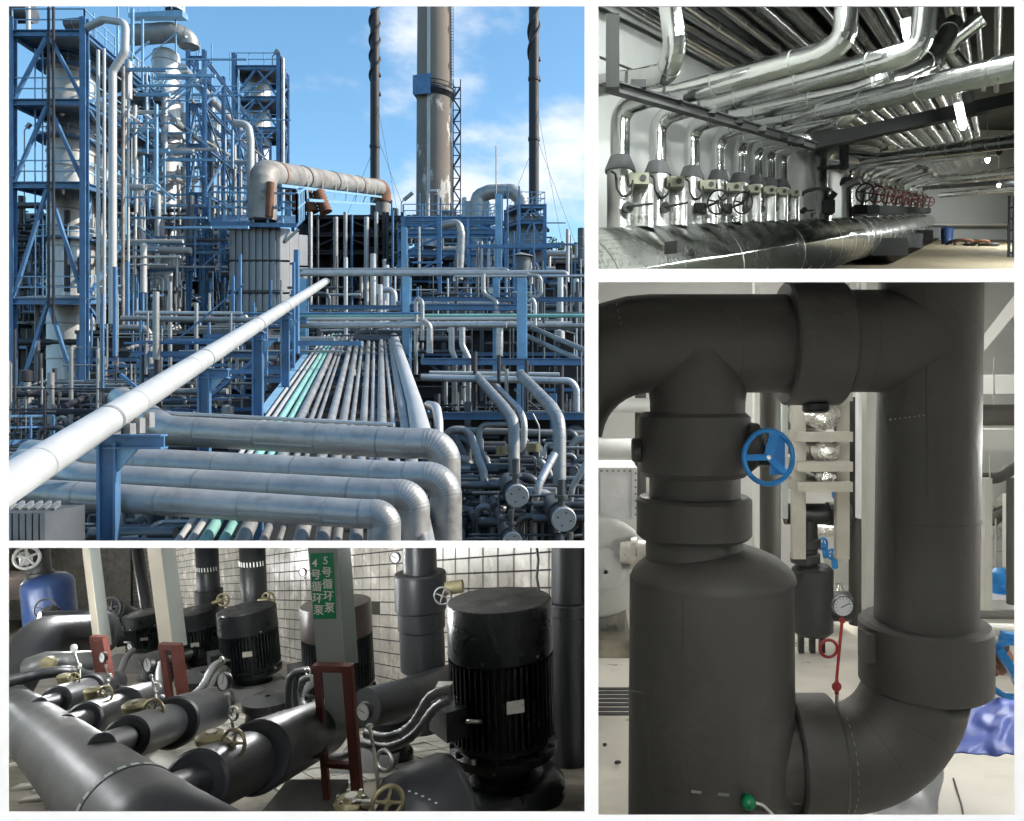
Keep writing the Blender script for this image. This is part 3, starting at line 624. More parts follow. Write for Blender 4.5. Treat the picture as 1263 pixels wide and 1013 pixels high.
obj('plinth', bxp(1205, 740, 1300, 752, 4.7, 0.6), M['plastic_white'], None, 'white plinth under the blue pump', 'plinth')
obj('insulated_pipe', MB().cyl(at(1202, 758, 3.6), at(1290, 760, 3.6), 0.02, seg=16), M['rubber'], None, 'low dark pipe lying level right of the collar', 'pipe')
obj('insulated_pipe', MB().cyl(at(1205, 772, 3.4), at(1290, 776, 3.3), 0.016, seg=16), M['post_white'], None, 'low white pipe lying just below the dark level pipe', 'pipe')
root = thing('butterfly_valve', 'blue wheel valve with rusty gear at the right edge above the tarp', 'valve', at(1238, 850, 2.0))
obj('stub', MB().cyl(at(1212, 795, 2.0), at(1236, 795, 2.02), 11 * 2 / F, seg=24), M['rubber'], root)
mb = MB().torus(at(1249, 826, 1.95), V(-0.12, -1, 0.05), 33 * 1.95 / F, 0.0085, 36, 8)
mb.beam(at(1248, 826, 1.95), at(1231, 800, 1.95), 0.02, 0.02).beam(at(1248, 826, 1.95), at(1262, 856, 1.95), 0.02, 0.02).beam(at(1236, 786, 1.97), at(1262, 790, 1.97), 0.03, 0.03)
obj('handwheel', mb, M['valve_blue'], root)
obj('gear', MB().lathe(at(1230, 812, 2.04), V(0.5, -1, 0.2), [(0.001, 0.03), (0.03, 0.028), (0.045, 0.01), (0.045, -0.03), (0.02, -0.05)], 16, sharp=0.3), M['rust'], root)
obj('bolts', MB().cyl(at(1216, 808, 1.98), at(1226, 822, 1.98), 0.012, seg=8).cyl(at(1218, 818, 1.98), at(1228, 832, 1.98), 0.011, seg=8), M['rust'], root)
# crumpled tarp and white bag on the floor
def crumple(px0, px1, py0, py1, d, dep, nx, nz, amp, seed, skew=0.0):
    rnd = random.Random(seed); mb = MB(); g = []
    for j in range(nz + 1):
        row = []
        for i in range(nx + 1):
            u, v = i / nx, j / nz
            px = px0 + (px1 - px0) * u + skew * v; py = py0 + (py1 - py0) * v
            dd = d - dep * v + amp * rnd.uniform(-1, 1)
            row.append(at(px + rnd.uniform(-3, 3), py + rnd.uniform(-4, 4) * (0.4 if 0 < j < nz else 1), dd))
        g.append(mb.add(*row))
    for j in range(nz):
        for i in range(nx): mb.face((g[j][i], g[j + 1][i], g[j + 1][i + 1], g[j][i + 1]), True)
    return mb
tp = crumple(1200, 1285, 862, 930, 2.35, 0.22, 9, 8, 0.022, 4, skew=-26)
t = obj('tarp', tp, M['tarp_blue'], None, 'crumpled blue tarpaulin heaped on the floor right of the elbow', 'tarp')
ms = t.modifiers.new('soft', 'SUBSURF'); ms.levels = 3; ms.render_levels = 3; md = t.modifiers.new('thick', 'SOLIDIFY'); md.thickness = 0.004
tb = crumple(1085, 1165, 938, 1012, 2.15, 0.1, 7, 6, 0.016, 9, skew=-10)
t = obj('plastic_bag', tb, M['plastic_white'], None, 'crumpled white plastic sheet under the fat elbow', 'bag'); ms = t.modifiers.new('soft', 'SUBSURF'); ms.levels = 3; ms.render_levels = 3; md = t.modifiers.new('thick', 'SOLIDIFY'); md.thickness = 0.004
obj('wire', MB().tube([V(p.x, p.y, fz4(p.y) + 0.004) for p in (at(1176, 940, 2.6), at(1186, 970, 2.35), at(1192, 1004, 2.1), at(1195, 1030, 1.98))], 0.003, 6), M['rubber'], None, 'thin dark wire lying across the pale floor at right', 'wire')
for (px, py, w, lb) in ((746, 922, 4, 'dark scrap of insulation on the floor left of the vessel'), (762, 944, 6, 'longer dark offcut on the floor touching the vessel')):
    dd = H4 * F / (py - 650); 
    if dd > 1.2: obj('offcut', MB().lathe(V(at(px, py, dd).x, dd, fz4(dd) + 0.012), V(1, 0.3, 0), [(0.002, -w * 0.0022), (0.006, -w * 0.0018), (0.008, 0), (0.005, w * 0.0017), (0.002, w * 0.0021)], 8, sharp=-1), M['rubber_dark'] if 'dark' in lb else M['floor_cream'], None, lb, 'offcut')
# more plant in the bright background
for (x0, y0, x1, y1, d, w, m, lb) in ((742, 500, 800, 500, 6.0, 9, 'machine_grey', 'far grey pipe crossing above the level grey pipe'), (790, 480, 790, 640, 6.4, 7, 'rubber', 'far black riser just left of the valve neck'), (975, 470, 975, 560, 6.6, 6, 'rubber', 'far black riser right of the blue handwheel'), (1051, 500, 1051, 620, 7.0, 5, 'machine_grey', 'far grey riser behind the duct rack'), (1212, 640, 1212, 735, 7.4, 5, 'machine_grey', 'far grey riser right of the down pipe'), (968, 600, 1060, 606, 7.2, 5, 'foil', 'far foil pipe crossing behind the duct rack')):
    obj('far_pipe', MB().cyl(at(x0, y0, d), at(x1, y1, d), w * d / F, seg=18), M[m], None, lb, 'pipe')
# fill lamps added to the room, hidden behind pipes or past the right edge
def tube_lamp(label, c, u, ln, r, m, group, hous=True):
    c = Vector(c); u = Vector(u).normalized(); rt_ = thing('tube_lamp', label, 'lamp', c, group)
    obj('tube', MB().cyl(c - u * ln / 2, c + u * ln / 2, r, seg=12), m, rt_)
    if hous: obj('housing', MB().beam(c - u * ln * 0.53 + V(0, 0, r * 1.8), c + u * ln * 0.53 + V(0, 0, r * 1.8), r * 3.2, r * 1.4), M['machine_grey'], rt_)
    return rt_
mat('lamp_room_fill', (1.0, 0.99, 0.965), emit=85.0)
tube_lamp('added tube lamp hidden behind the black header pipe at left', at(850, 420, 4.2), V(1, 0.2, 0), 0.9, 0.02, M['lamp_room_fill'], 'added tube lamps of the insulation room')
tube_lamp('added tube lamp hidden behind the black header flange', at(1060, 425, 6.5), V(1, 0, 0), 1.3, 0.025, M['lamp_room_fill'], 'added tube lamps of the insulation room')
tube_lamp('added tube lamp hidden behind the tall down pipe', at(1150, 450, 5.0), V(0, 0, 1), 0.7, 0.02, M['lamp_room_fill'], 'added tube lamps of the insulation room')
tube_lamp('added tube lamp beyond the right edge of the vessel room', at(1420, 560, 2.6), V(0.3, 1, 0), 1.0, 0.02, M['lamp_room_fill'], 'added tube lamps of the insulation room')
CLIP = []
# ================================================================ ROOM 3: tiled pump room (lower left)
CLIP = CLIP_3
H3, S3 = 0.633, -0.244
def fz3(y): return -H3 + S3 * y
WD = V(-0.635, 0.773, 0).normalized(); WD = V(WD.x, WD.y, S3 * 1.06 * WD.y); WN = V(-WD.y, -abs(WD.x), 0).normalized()   # along the tiled wall, and its normal
WN = V(-0.773, -0.635, 0).normalized()
W0 = V(-0.006, 2.9, 0); W0.z = fz3(2.9)
struct('floor_pump_room', MB().quad(V(-2.6, Y1, fz3(Y1)), V(-0.004, Y1, fz3(Y1)), V(-0.004, 13, fz3(13)), V(-13.5, 13, fz3(13))), M['floor_cream'])
wl = 12.5
tw = struct('tile_wall', MB().hexa([W0 - WN * 0.02, W0 + WD * wl - WN * 0.02, W0 + WD * wl, W0, W0 - WN * 0.02 + V(0, 0, 1.2), W0 + WD * wl - WN * 0.02 + V(0, 0, 2.6), W0 + WD * wl + V(0, 0, 2.6), W0 + V(0, 0, 1.2)]), M['grout'], clip=True)
struct('wall_end', MB().quad(V(-0.01, 12.6, -7), V(-14, 12.6, -7), V(-14, 12.6, zpl(671, 12.6)), V(-0.01, 12.6, zpl(671, 12.6))), M['tile_white'])
struct('wall_outer', MB().quad(V(-1.75, Y1, -2), V(-13.6, 13, -7), V(-13.6, 13, -2.4), V(-1.75, Y1, -0.1)), M['wall_plaster'])
TS = 0.076; TW = 0.135
tile_me = None; rest = MB(); n_t = 0
def tile_pts(i, j, inset=0.0035, t=0.006):
    a = W0 + WD * (i * TW) + V(0, 0, j * TS + 0.01) + WN * 0.0005
    u = WD * TW; v = V(0, 0, TS); ui = u * (inset * 1.4 / TW); vi = v * (inset / TS)
    p = [a + ui + vi, a + u - ui + vi, a + u - ui + v - vi, a + ui + v - vi]
    bv = 0.0018; c = sum(p, V(0, 0, 0)) / 4
    f = [q + (c - q) * (bv / TS) + WN * t for q in p]
    return p, f
rnd = random.Random(3)
cut = MB()
for i in range(0, int(12.2 / TW)):
    for j in range(0, 30):
        p, f = tile_pts(i, j)
        top = max(q.z - zpl(672.6, q.y) for q in p)
        if p[0].x > -0.012: continue
        if top > 0:
            if min(q.z - zpl(672.6, q.y) for q in p) < 0: cut.hexa(p + f)
            continue
        if rnd.random() < 0.012: continue
        if n_t < 300:
            if tile_me is None:
                mb = MB(); mb.hexa([q - p[0] for q in p] + [q - p[0] for q in f])
                tile_me = bpy.data.meshes.new('tile'); tile_me.from_pydata([tuple(q) for q in mb.v], [], mb.f); tile_me.materials.append(M['tile_white']); tile_me.update()
            o = bpy.data.objects.new('tile', tile_me); COL.objects.link(o); o.parent = tw; o.location = p[0] - tw.location + WN * rnd.uniform(0, 0.0012)
            n_t += 1
        else: rest.hexa(p + f)
obj('tile_field', rest, M['tile_white'], tw, kind='stuff', clip=False); obj('cut_tiles', cut, M['tile_white'], tw, kind='stuff')
# floor tiles near the pumps
fl = bpy.data.objects['floor_pump_room']; FT = 0.13; ft_me = None
for i in range(0, 14):
    for j in range(1, 9):
        a = W0 + WD * (i * FT) + WN * (j * FT); a.z = fz3(a.y) + 0.002
        if a.x > -0.15 or a.y < 1.2: continue
        e1 = WD * FT; e2 = WN * FT; e2.z = S3 * e2.y
        ins = 0.03
        p = [V(0, 0, 0) + e1 * ins + e2 * ins, e1 * (1 - ins) + e2 * ins, e1 * (1 - ins) + e2 * (1 - ins), e1 * ins + e2 * (1 - ins)]
        if ft_me is None:
            mb = MB().hexa(p + [q + V(0, 0, 0.006) for q in p]); ft_me = bpy.data.meshes.new('floor_tile'); ft_me.from_pydata([tuple(q) for q in mb.v], [], mb.f); ft_me.materials.append(M['tile_white']); ft_me.update()
        o = bpy.data.objects.new('floor_tile', ft_me); COL.objects.link(o); o.parent = fl; o.location = a - fl.location + V(0, 0, rnd.uniform(-0.002, 0.001))
# ---- motors -----------------------------------------------------------------
def motor(label, px, d, py_top, wpx, lean, cowl='motor_paint'):
    r = wpx / 2 * d / F
    top = at(px, py_top, d); base = V(top.x + lean * (top.z - fz3(d)), d, fz3(d))
    axv = (top - base); h = axv.length; axn = axv.normalized()
    root = thing('pump_motor', label, 'pump', base, 'vertical pump motors along the tiled wall')
    P = lambda k: h * (1 - k)
    obj('fan_cowl', MB().lathe(base, axn, [(r * 0.97, P(0.265)), (r, P(0.255)), (r, P(0.016)), (r * 0.985, P(0.005)), (r * 0.96, P(0.001)), (0.001, P(0.0))], 48, sharp=0.93), M[cowl], root)
    mb = MB().lathe(base, axn, [(r * 0.86, P(0.68)), (r * 0.86, P(0.26))], 40)
    t, a, b = frame_of(axn)
    for k in range(52):
        an = 2 * PI * k / 52; dv = a * math.cos(an) + b * math.sin(an); tv = axn.cross(dv)
        mb.box(base + axn * P(0.465) + dv * r * 0.92, dv * r * 0.075, tv * r * 0.018, axn * h * 0.195)
    obj('finned_body', mb, M['motor_paint'], root)
    dfl = obj('drive_flange', MB().lathe(base, axn, [(r * 0.7, P(0.76)), (r * 1.02, P(0.755)), (r * 1.02, P(0.715)), (r * 0.9, P(0.70)), (r * 0.9, P(0.66))], 40), M['motor_paint'], root)
    obj('coupling_guard', MB().lathe(base, axn, [(r * 0.78, P(0.87)), (r * 0.62, P(0.83)), (r * 0.62, P(0.76))], 32), M['motor_paint'], root)
    obj('pump_casing', MB().lathe(base, axn, [(r * 0.9, 0.0), (r * 1.15, h * 0.02), (r * 1.15, P(0.93)), (r * 0.95, P(0.87)), (r * 0.7, P(0.86))], 40, sharp=0.5), M['motor_paint'], root)
    fb = 14
    for k in range(fb):
        an = 2 * PI * k / fb; dv = a * math.cos(an) + b * math.sin(an)
        if dv.y < 0.3: obj('bolt', MB().cyl(base + axn * P(0.72) + dv * r * 0.97, base + axn * P(0.69) + dv * r * 0.97, r * 0.05, seg=6), M['steel_small'] if k % 4 == 0 else M['motor_paint'], dfl)
    sx = V(-0.75, -0.6, 0)
    obj('terminal_box', MB().box(base + axn * P(0.52) + sx.normalized() * r * 1.1, sx.normalized() * r * 0.26, sx.normalized().cross(UP) * r * 0.34, axn * h * 0.07), M['motor_paint'], root)
    ly = V(-0.35, -0.93, 0).normalized()
    obj('lifting_eye', MB().torus(base + axn * P(0.5) + ly * r * 1.08, V(0, 0.45, 1), r * 0.13, r * 0.035, 18, 8), M['steel_small'], root)
    np_ = V(0.35, -0.93, 0).normalized(); obj('nameplate', MB().box(base + axn * P(0.44) + np_ * r * 1.005, np_.cross(UP) * r * 0.16, np_ * 0.002, axn * h * 0.03), M['steel_small'], root)
    for kk in range(6):
        an = kk * PI / 3 + 0.2; dv = a * math.cos(an) + b * math.sin(an); obj('screw', MB().cyl(base + axn * P(0.235) + dv * r * 0.99, base + axn * P(0.235) + dv * r * 1.02, r * 0.028, seg=6), M['steel_small'], root)
    return root, base, axn, r, h
mo1 = motor('nearest and largest black vertical pump motor at the right', 616, 2.15, 739, 129, 0.03)
mo2 = motor('black pump motor half hidden behind the post with the green sign', 414, 3.27, 743, 84, 0.05, 'motor_brown')
mo3 = motor('black pump motor standing between the two nearer grey posts', 304, 4.2, 750, 68, 0.09)
mo4 = motor('black pump motor just right of the cream faced post', 241, 5.1, 752, 56, 0.11)
mo5 = motor('farthest black pump motor left of the cream faced post', 180, 6.1, 755, 52, 0.14)
# ---- big header on the floor ---------------------------------------------------------------
ha, hb = V(-2.01, 2.6, -1.13), V(-0.816, 1.3, -0.737); hd = (ha - hb) / 1.3
h0 = hb - hd * 0.262; h1 = ha + hd * 0.75
root = thing('header_pipe', 'big black insulated header pipe running diagonally across the near floor', 'pipe', hb)
obj('jacket', MB().tube(fillet([h1, hb - hd * 0.16, hb - hd * 0.16 + V(0.32, -0.03, -0.14)], 0.12, 6), 0.085, 48), M['rubber_blue'], root)
t = hd.normalized(); bc = hb + hd * 0.02; obj('tape_band', MB().cyl(bc - t * 0.012, bc + t * 0.012, 0.0866, seg=48), M['rubber_dark'], root)
_, a_, b_ = frame_of(t); 
for k in range(26):
    an = 2 * PI * k / 26; dv = a_ * math.cos(an) + b_ * math.sin(an); tv = t.cross(dv)
    if dv.dot(V(0, -1, 0.6)) > -0.2: obj('print_patch', MB().box(bc + dv * 0.0869, tv * 0.0065, t * 0.008, dv * 0.0006), M['letter_pale'] if 'letter_pale' in M else mat('letter_pale', (0.45, 0.52, 0.52), 0.6, var=0.3, vs=60), root)
# elbow pipe on the left and its companions
obj('insulated_pipe', MB().tube(fillet([at(117, 782, 3.9), at(48, 785, 3.5), at(8, 850, 3.2), at(-10, 900, 3.0)], 0.24, 8), [0.098] * 3 + [0.1] * 30 if False else 0.098, 36), M['rubber_blue'], None, 'fat black elbow pipe bending down at the left edge', 'pipe')
obj('end_flange', MB().cyl(at(113, 782, 3.9), at(119, 782, 3.95), 0.125, seg=36), M['rubber_dark'], None, 'black flange disc closing the fat elbow pipe', 'flange')
obj('insulated_pipe', MB().cyl(at(48, 765, 4.4), at(112, 762, 4.6), 0.05, seg=24), M['rubber_blue'], None, 'thinner grey black pipe lying behind the fat elbow pipe', 'pipe')
obj('insulated_pipe', MB().tube(fillet([at(5, 842, 2.75), at(60, 829, 2.8), at(92, 828, 2.9), at(120, 838, 3.1), at(150, 852, 3.4)], 0.3, 8), 0.021, 20), M['rubber_blue'], None, 'slim black pipe arching over the far end of the header', 'pipe')
obj('insulated_pipe', MB().tube([at(38, 826, 3.2), at(58, 818, 3.2), at(112, 815, 3.5)], [0.055, 0.05, 0.045], 24), M['conduit'], None, 'grey capped pipe stub under the fat elbow pipe', 'pipe')
obj('globe_valve', MB().lathe(at(60, 818, 3.05), V(0.4, -1, 0.3), [(0.001, 0.03), (0.025, 0.028), (0.03, 0), (0.022, -0.04)], 14, sharp=0.3), M['brass'], None, 'brass valve body on the grey pipe stub', 'valve')
# blue tank
root = thing('blue_tank', 'blue pressure tank with rusty dome in the far left corner', 'tank', at(60, 790, 6.4))
rb = 28 * 6.4 / F; zb_ = at(0, 800, 6.4).z; zt_ = at(0, 722, 6.4).z; bx_ = at(58, 0, 6.4).x
obj('shell', MB().lathe(V(bx_ + 0.06, 6.4, zb_), V(-0.10, 0, 1), [(rb, 0), (rb, zt_ - zb_), (rb * 0.94, zt_ - zb_ + 0.045), (rb * 0.75, zt_ - zb_ + 0.085), (rb * 0.4, zt_ - zb_ + 0.105), (0.01, zt_ - zb_ + 0.11)], 36, sharp=0.4), M['tank_blue'], root)
obj('top_neck', MB().lathe(at(50, 710, 6.4), V(-0.1, 0, 1), [(0.105, 0), (0.105, 0.03), (0.085, 0.035), (0.085, 0.3)], 28), M['rubber_dark'], root)
wheel_r = thing('gate_valve', 'pale handwheel valve lying on top of the blue tank neck', 'valve', at(32, 688, 6.2))
handwheel(wheel_r, at(33, 688, 6.2), V(0.75, -0.65, 0.2), 0.09, 0.014, 5, M['machine_grey'])
obj('body', MB().cyl(at(24, 690, 6.3), at(50, 686, 6.4), 0.06, seg=20), M['machine_grey'], wheel_r)
root = thing('gate_valve', 'black valve with thin wheel ring before the blue tank', 'valve', at(62, 755, 5.2))
handwheel(root, at(56, 752, 5.2), V(0.2, -1, 0.15), 0.072, 0.006, 3, M['conduit']); obj('bonnet', MB().lathe(at(58, 756, 5.2), V(1, 0, 0.05), [(0.02, -0.03), (0.045, 0), (0.05, 0.06), (0.03, 0.08)], 16), M['dark_metal'], root)
root = thing('gate_valve', 'valve with round dark handwheel beside the leftmost grey post', 'valve', at(140, 748, 6.2))
handwheel(root, at(138, 750, 6.2), V(-0.15, -1, 0.1), 0.088, 0.011, 5, M['dark_metal'])
obj('body', MB().cyl(at(138, 757, 6.3), at(165, 770, 6.5), 0.12, seg=24), M['rubber_dark'], root)
obj('brick_ledge', MB().box(at(20, 722, 8.5), 0.3, 0.2, 0.12), M['motor_brown'], None, 'dark brown ledge behind the blue tank', 'ledge')
# ---- branch pipes with butterfly valves ---------------------------------------------------
def branch(label, pcs, vpx, vpy, vd, vr, gear, group='pump branch pipes with brass gear valves', shaft=None):
    root = thing('branch_pipe', label, 'pipe', at(pcs[0][0], pcs[0][1], pcs[0][2]), group)
    js, je = at(*pcs[1][:3]), at(*pcs[1][3:6])
    for k, (x0, y0, d0, x1, y1, d1, w0) in enumerate(pcs):
        r = w0 / 2 * d0 / F; a, b = at(x0, y0, d0), at(x1, y1, d1)
        if k == 0: r *= 1.3; a, b = js - (je - js).normalized() * 0.15, js + (je - js).normalized() * 0.01
        ln = (b - a).length; bv = min(0.006, r * 0.12)
        obj(['neck', 'valve_jacket', 'pipe_jacket', 'tail'][k], MB().lathe(a, b - a, [(0.001, 0), (r - bv, 0), (r, bv), (r, ln - bv), (r - bv, ln), (0.001, ln)], 36), M['rubber_blue'], root)
    n = V(-0.25, -1, 0.12)
    v = thing('gear_valve', gear, 'valve', at(vpx, vpy, vd), 'brass gear operated valves')
    R = vr * vd / F
    handwheel(v, at(vpx, vpy, vd - 0.03), n, R, R * 0.14, 5, M['brass'], rot=0.5)
    c = at(vpx - vr * 1.7, vpy - vr * 0.35, vd)
    obj('gearbox', MB().lathe(c - V(0, 0, R * 0.9), UP, [(0.001, 0), (R * 0.95, 0), (R * 1.0, R * 0.7), (R * 1.15, R * 0.75), (R * 1.15, R * 1.15), (R * 0.9, R * 1.35), (0.001, R * 1.4)], 10), M['brass'], v)
    obj('lid', MB().cyl(c + V(0, 0, R * 0.48), c + V(0, 0, R * 0.6), R * 0.4, seg=10), M['steel_small'], v)
    obj('shaft', MB().cyl(c, at(vpx, vpy, vd - 0.03), R * 0.22, seg=10), M['steel_small'], v)
    obj('stem', MB().cyl(c - V(0, 0, R * 2.0), c, R * 0.42, seg=12), M['dark_metal'], v)
    return root
branch('nearest full black branch pipe from the header towards the signed post', [(212, 985, 1.22, 245, 968, 1.42, 40), (240, 968, 1.40, 305, 940, 1.62, 82), (314, 935, 1.64, 398, 897, 2.2, 88)], 288, 917, 1.52, 16, 'brass gear valve on the nearest full branch pipe, below the large white gauge')
branch('black branch pipe second from the nearest, left of the red trestle', [(138, 916, 1.55, 158, 908, 1.75, 28), (154, 912, 1.74, 207, 893, 2.05, 55), (212, 892, 2.05, 264, 872, 2.7, 62)], 190, 877, 1.95, 13.5, 'brass gear valve with pale oval box on the second branch pipe')
branch('black branch pipe third from the nearest, under the small trestle', [(90, 890, 1.9, 108, 884, 2.2, 22), (103, 888, 2.2, 144, 875, 2.5, 42), (150, 872, 2.5, 192, 858, 3.2, 46)], 131, 856, 2.4, 9.5, 'brass gear valve with greenish box on the third branch pipe')
branch('black branch pipe farthest along the header', [(55, 868, 2.3, 70, 862, 2.6, 16), (68, 864, 2.6, 106, 852, 2.9, 34), (108, 850, 2.9, 140, 842, 3.6, 36)], 92, 838, 2.8, 7.5, 'small brass gear valve on the farthest branch pipe')
# nearest branch cut by the bottom edge
root = thing('branch_pipe', 'rounded black pipe end rising at the bottom edge before the largest motor', 'pipe', at(540, 1010, 1.7), 'pump branch pipes with brass gear valves')
obj('valve_jacket', MB().lathe(at(492, 1022, 1.55), V(0.8, 0.6, 0.12), [(0.001, -0.02), (0.085, -0.018), (0.105, 0.0), (0.110, 0.04), (0.110, 0.12), (0.10, 0.14), (0.001, 0.15)], 40, sharp=0.3), M['rubber_blue'], root)
mk = MB()
for k in range(9):
    p = at(505 + 8.2 * k, 976 + 2.6 * k + 0.25 * k * k, 1.46 + 0.012 * k); obj('print_patch', MB().box(p, 0.0025, 0.001, 0.0012), M['letter_pale'], root)
v = thing('gear_valve', 'brass gear valve with lidded box at the bottom edge', 'valve', at(432, 995, 1.45), 'brass gear operated valves')
c = at(433, 990, 1.5)
obj('gearbox', MB().lathe(c - V(0, 0, 0.05), UP, [(0.001, 0), (0.030, 0), (0.032, 0.03), (0.036, 0.032), (0.036, 0.052), (0.028, 0.06), (0.001, 0.062)], 10), M['brass'], v)
obj('lid', MB().cyl(c + V(0, 0, 0.012), c + V(0, 0, 0.016), 0.013, seg=10), M['steel_small'], v)
for k in range(6): obj('bolt', MB().cyl(c + V(0.026 * math.cos(k * 1.047), 0.026 * math.sin(k * 1.047), 0.01), c + V(0.026 * math.cos(k * 1.047), 0.026 * math.sin(k * 1.047), 0.015), 0.004, seg=6), M['steel_small'], v)
obj('shaft', MB().cyl(c, at(462, 992, 1.45), 0.009, seg=10), M['steel_small'], v)
handwheel(v, at(478, 990, 1.42), V(0.55, -0.8, 0.1), 0.03, 0.0045, 4, M['brass'])
# ---- gauges ---------------------------------------------------------------------------------
GN = V(-0.5, -1, 0.1)
gauge('largest white dial gauge before the red trestle and green signed post', at(448, 878, 1.6), 11.5 * 1.6 / F, [at(455, 893, 1.61), at(461, 925, 1.61), at(466, 965, 1.6), at(467, 985, 1.6)], M['gauge_black'], M['steel_small'], coil=(at(474, 938, 1.6), 0.021), n=GN, sr=0.0042, ang=0.2)
gauge('white dial gauge above the nearest full branch pipe', at(275, 841, 1.75), 11 * 1.75 / F, [at(280, 855, 1.76), at(285, 880, 1.76), at(288, 903, 1.76)], M['gauge_black'], M['steel_small'], coil=(at(288, 880, 1.75), 0.015), n=GN, sr=0.0035, ang=1.8)
gauge('white dial gauge above the second branch pipe', at(182, 820, 2.1), 9 * 2.1 / F, [at(186, 832, 2.11), at(192, 856, 2.11), at(193, 870, 2.1)], M['gauge_black'], M['steel_small'], coil=(at(194, 848, 2.1), 0.013), n=GN, sr=0.0032, ang=1.2)
gauge('small dial gauge beside the little red trestle', at(126, 811, 2.6), 6.5 * 2.6 / F, [at(130, 820, 2.61), at(134, 838, 2.61), at(134, 850, 2.6)], M['gauge_black'], M['steel_small'], coil=(at(135, 836, 2.6), 0.012), n=GN, sr=0.003)
gauge('small square looking gauge farthest along the header', at(90, 800, 2.9), 5 * 2.9 / F, [at(92, 806, 2.91), at(98, 822, 2.91), at(99, 836, 2.9)], M['machine_grey'], M['steel_small'], coil=(at(98, 822, 2.9), 0.011), n=GN, sr=0.003)
gauge('white dial gauge high beside the black riser right of the sign', at(487, 688, 2.9), 7 * 2.9 / F, [at(488, 696, 2.91), at(490, 712, 2.91)], M['gauge_black'], M['steel_small'], n=V(-0.3, -1, 0), sr=0.004)
gauge('white dial gauge high on the tiles left of the green sign', at(373, 706, 3.6), 5 * 3.6 / F, [at(375, 712, 3.61), at(378, 722, 3.61)], M['gauge_black'], M['steel_small'], n=V(-0.3, -1, 0), sr=0.004)
gauge('white dial gauge on the cable box near the far motor', at(160, 798, 5.0), 4.5 * 5.0 / F, [at(161, 803, 5.01), at(163, 812, 5.01)], M['gauge_black'], M['steel_small'], n=V(-0.3, -1, 0), sr=0.004)
# ---- posts, sign and trestles -----------------------------------------------------------------
def post3(label, tl, tr, bl, br, side, py0, py1, d, m_front, m_side):
    """front face from tl..tr at py0 to bl..br at py1; side = width of the right hand face in px"""
    root = thing('channel_post', label, 'post', at(bl, py1, d), 'grey posts of the pump room')
    f = [at(bl, py1, d), at(br, py1, d), at(tr, py0, d), at(tl, py0, d)]
    k = 1 + 0.085; b = [V(q.x, q.y, q.z) for q in (at(bl + side * 0.5, py1 - 3, d * k), at(br + side, py1 - 5, d * k), at(tr + side, py0, d * k), at(tl + side * 0.5, py0, d * k))]
    mb = MB(); mb.quad(f[0], f[1], f[2], f[3]); obj('front_face', MB().hexa([f[0], f[1], f[1] + V(0, 0.004, 0), f[0] + V(0, 0.004, 0), f[3], f[2], f[2] + V(0, 0.004, 0), f[3] + V(0, 0.004, 0)]), M[m_front], root)
    dy = V(0, 0.0045, 0)
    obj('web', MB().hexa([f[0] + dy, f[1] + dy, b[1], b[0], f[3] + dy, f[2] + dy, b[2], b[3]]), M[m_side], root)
    return root, f
p5, f5 = post3('grey steel post carrying the green pump sign', 379, 415, 391, 425, 17, 668, 822, 2.0, 'post_grey', 'post_green_shaded')  if 'post_green_shaded' in M else (mat('post_green_shaded', (0.10, 0.13, 0.115), 0.5, var=0.1) and post3('grey steel post carrying the green pump sign', 379, 415, 391, 425, 17, 668, 822, 2.0, 'post_grey', 'post_green_shaded'))  # web colour darkened against the front, standing in for its shaded side
obj('lower_web', MB().hexa([at(403, 900, 2.05), at(437, 895, 2.05), at(437, 895, 2.12), at(403, 900, 2.12), at(397, 822, 2.05), at(437, 818, 2.05), at(437, 818, 2.12), at(397, 822, 2.12)]), M['post_grey'], p5)
sg = thing('pump_sign', 'green sign with two columns of white characters numbering circulation pumps', 'sign', at(398, 764, 1.99))
sq = [at(386.5, 764, 1.997), at(414.5, 763, 1.997), at(410.5, 682, 1.997), at(382.5, 683, 1.997)]
obj('plate', MB().hexa([sq[0], sq[1], sq[1] + V(0, 0.002, 0), sq[0] + V(0, 0.002, 0), sq[3], sq[2], sq[2] + V(0, 0.002, 0), sq[3] + V(0, 0.002, 0)]), M['sign_green'], sg)
def glyph(ch, px, py, hpx, d):
    cu = bpy.data.curves.new('character', 'FONT'); cu.body = ch; cu.size = hpx * d / F; cu.align_x = 'CENTER'; cu.align_y = 'CENTER'; cu.extrude = 0.0006
    cu.offset = hpx * d / F * 0.016
    o = bpy.data.objects.new('character', cu); COL.objects.link(o)
    bpy.context.view_layer.update()
    me = bpy.data.meshes.new_from_object(o.evaluated_get(bpy.context.evaluated_depsgraph_get())); bpy.data.objects.remove(o)
    o = bpy.data.objects.new('character', me); COL.objects.link(o); me.materials.clear(); me.materials.append(M['letter_white'])
    o.parent = sg; o.location = at(px, py, d) - sg.location; o.rotation_euler = (PI / 2, 0.06, 0)
for k, ch in enumerate('5号循环泵'): glyph(ch, 401.6 + 1.2 * k, 692 + 14.6 * k, 13.2, 1.994)
for k, ch in enumerate('4号循环泵'): glyph(ch, 388.2 + 1.2 * k, 695 + 14.6 * k, 13.2, 1.994)
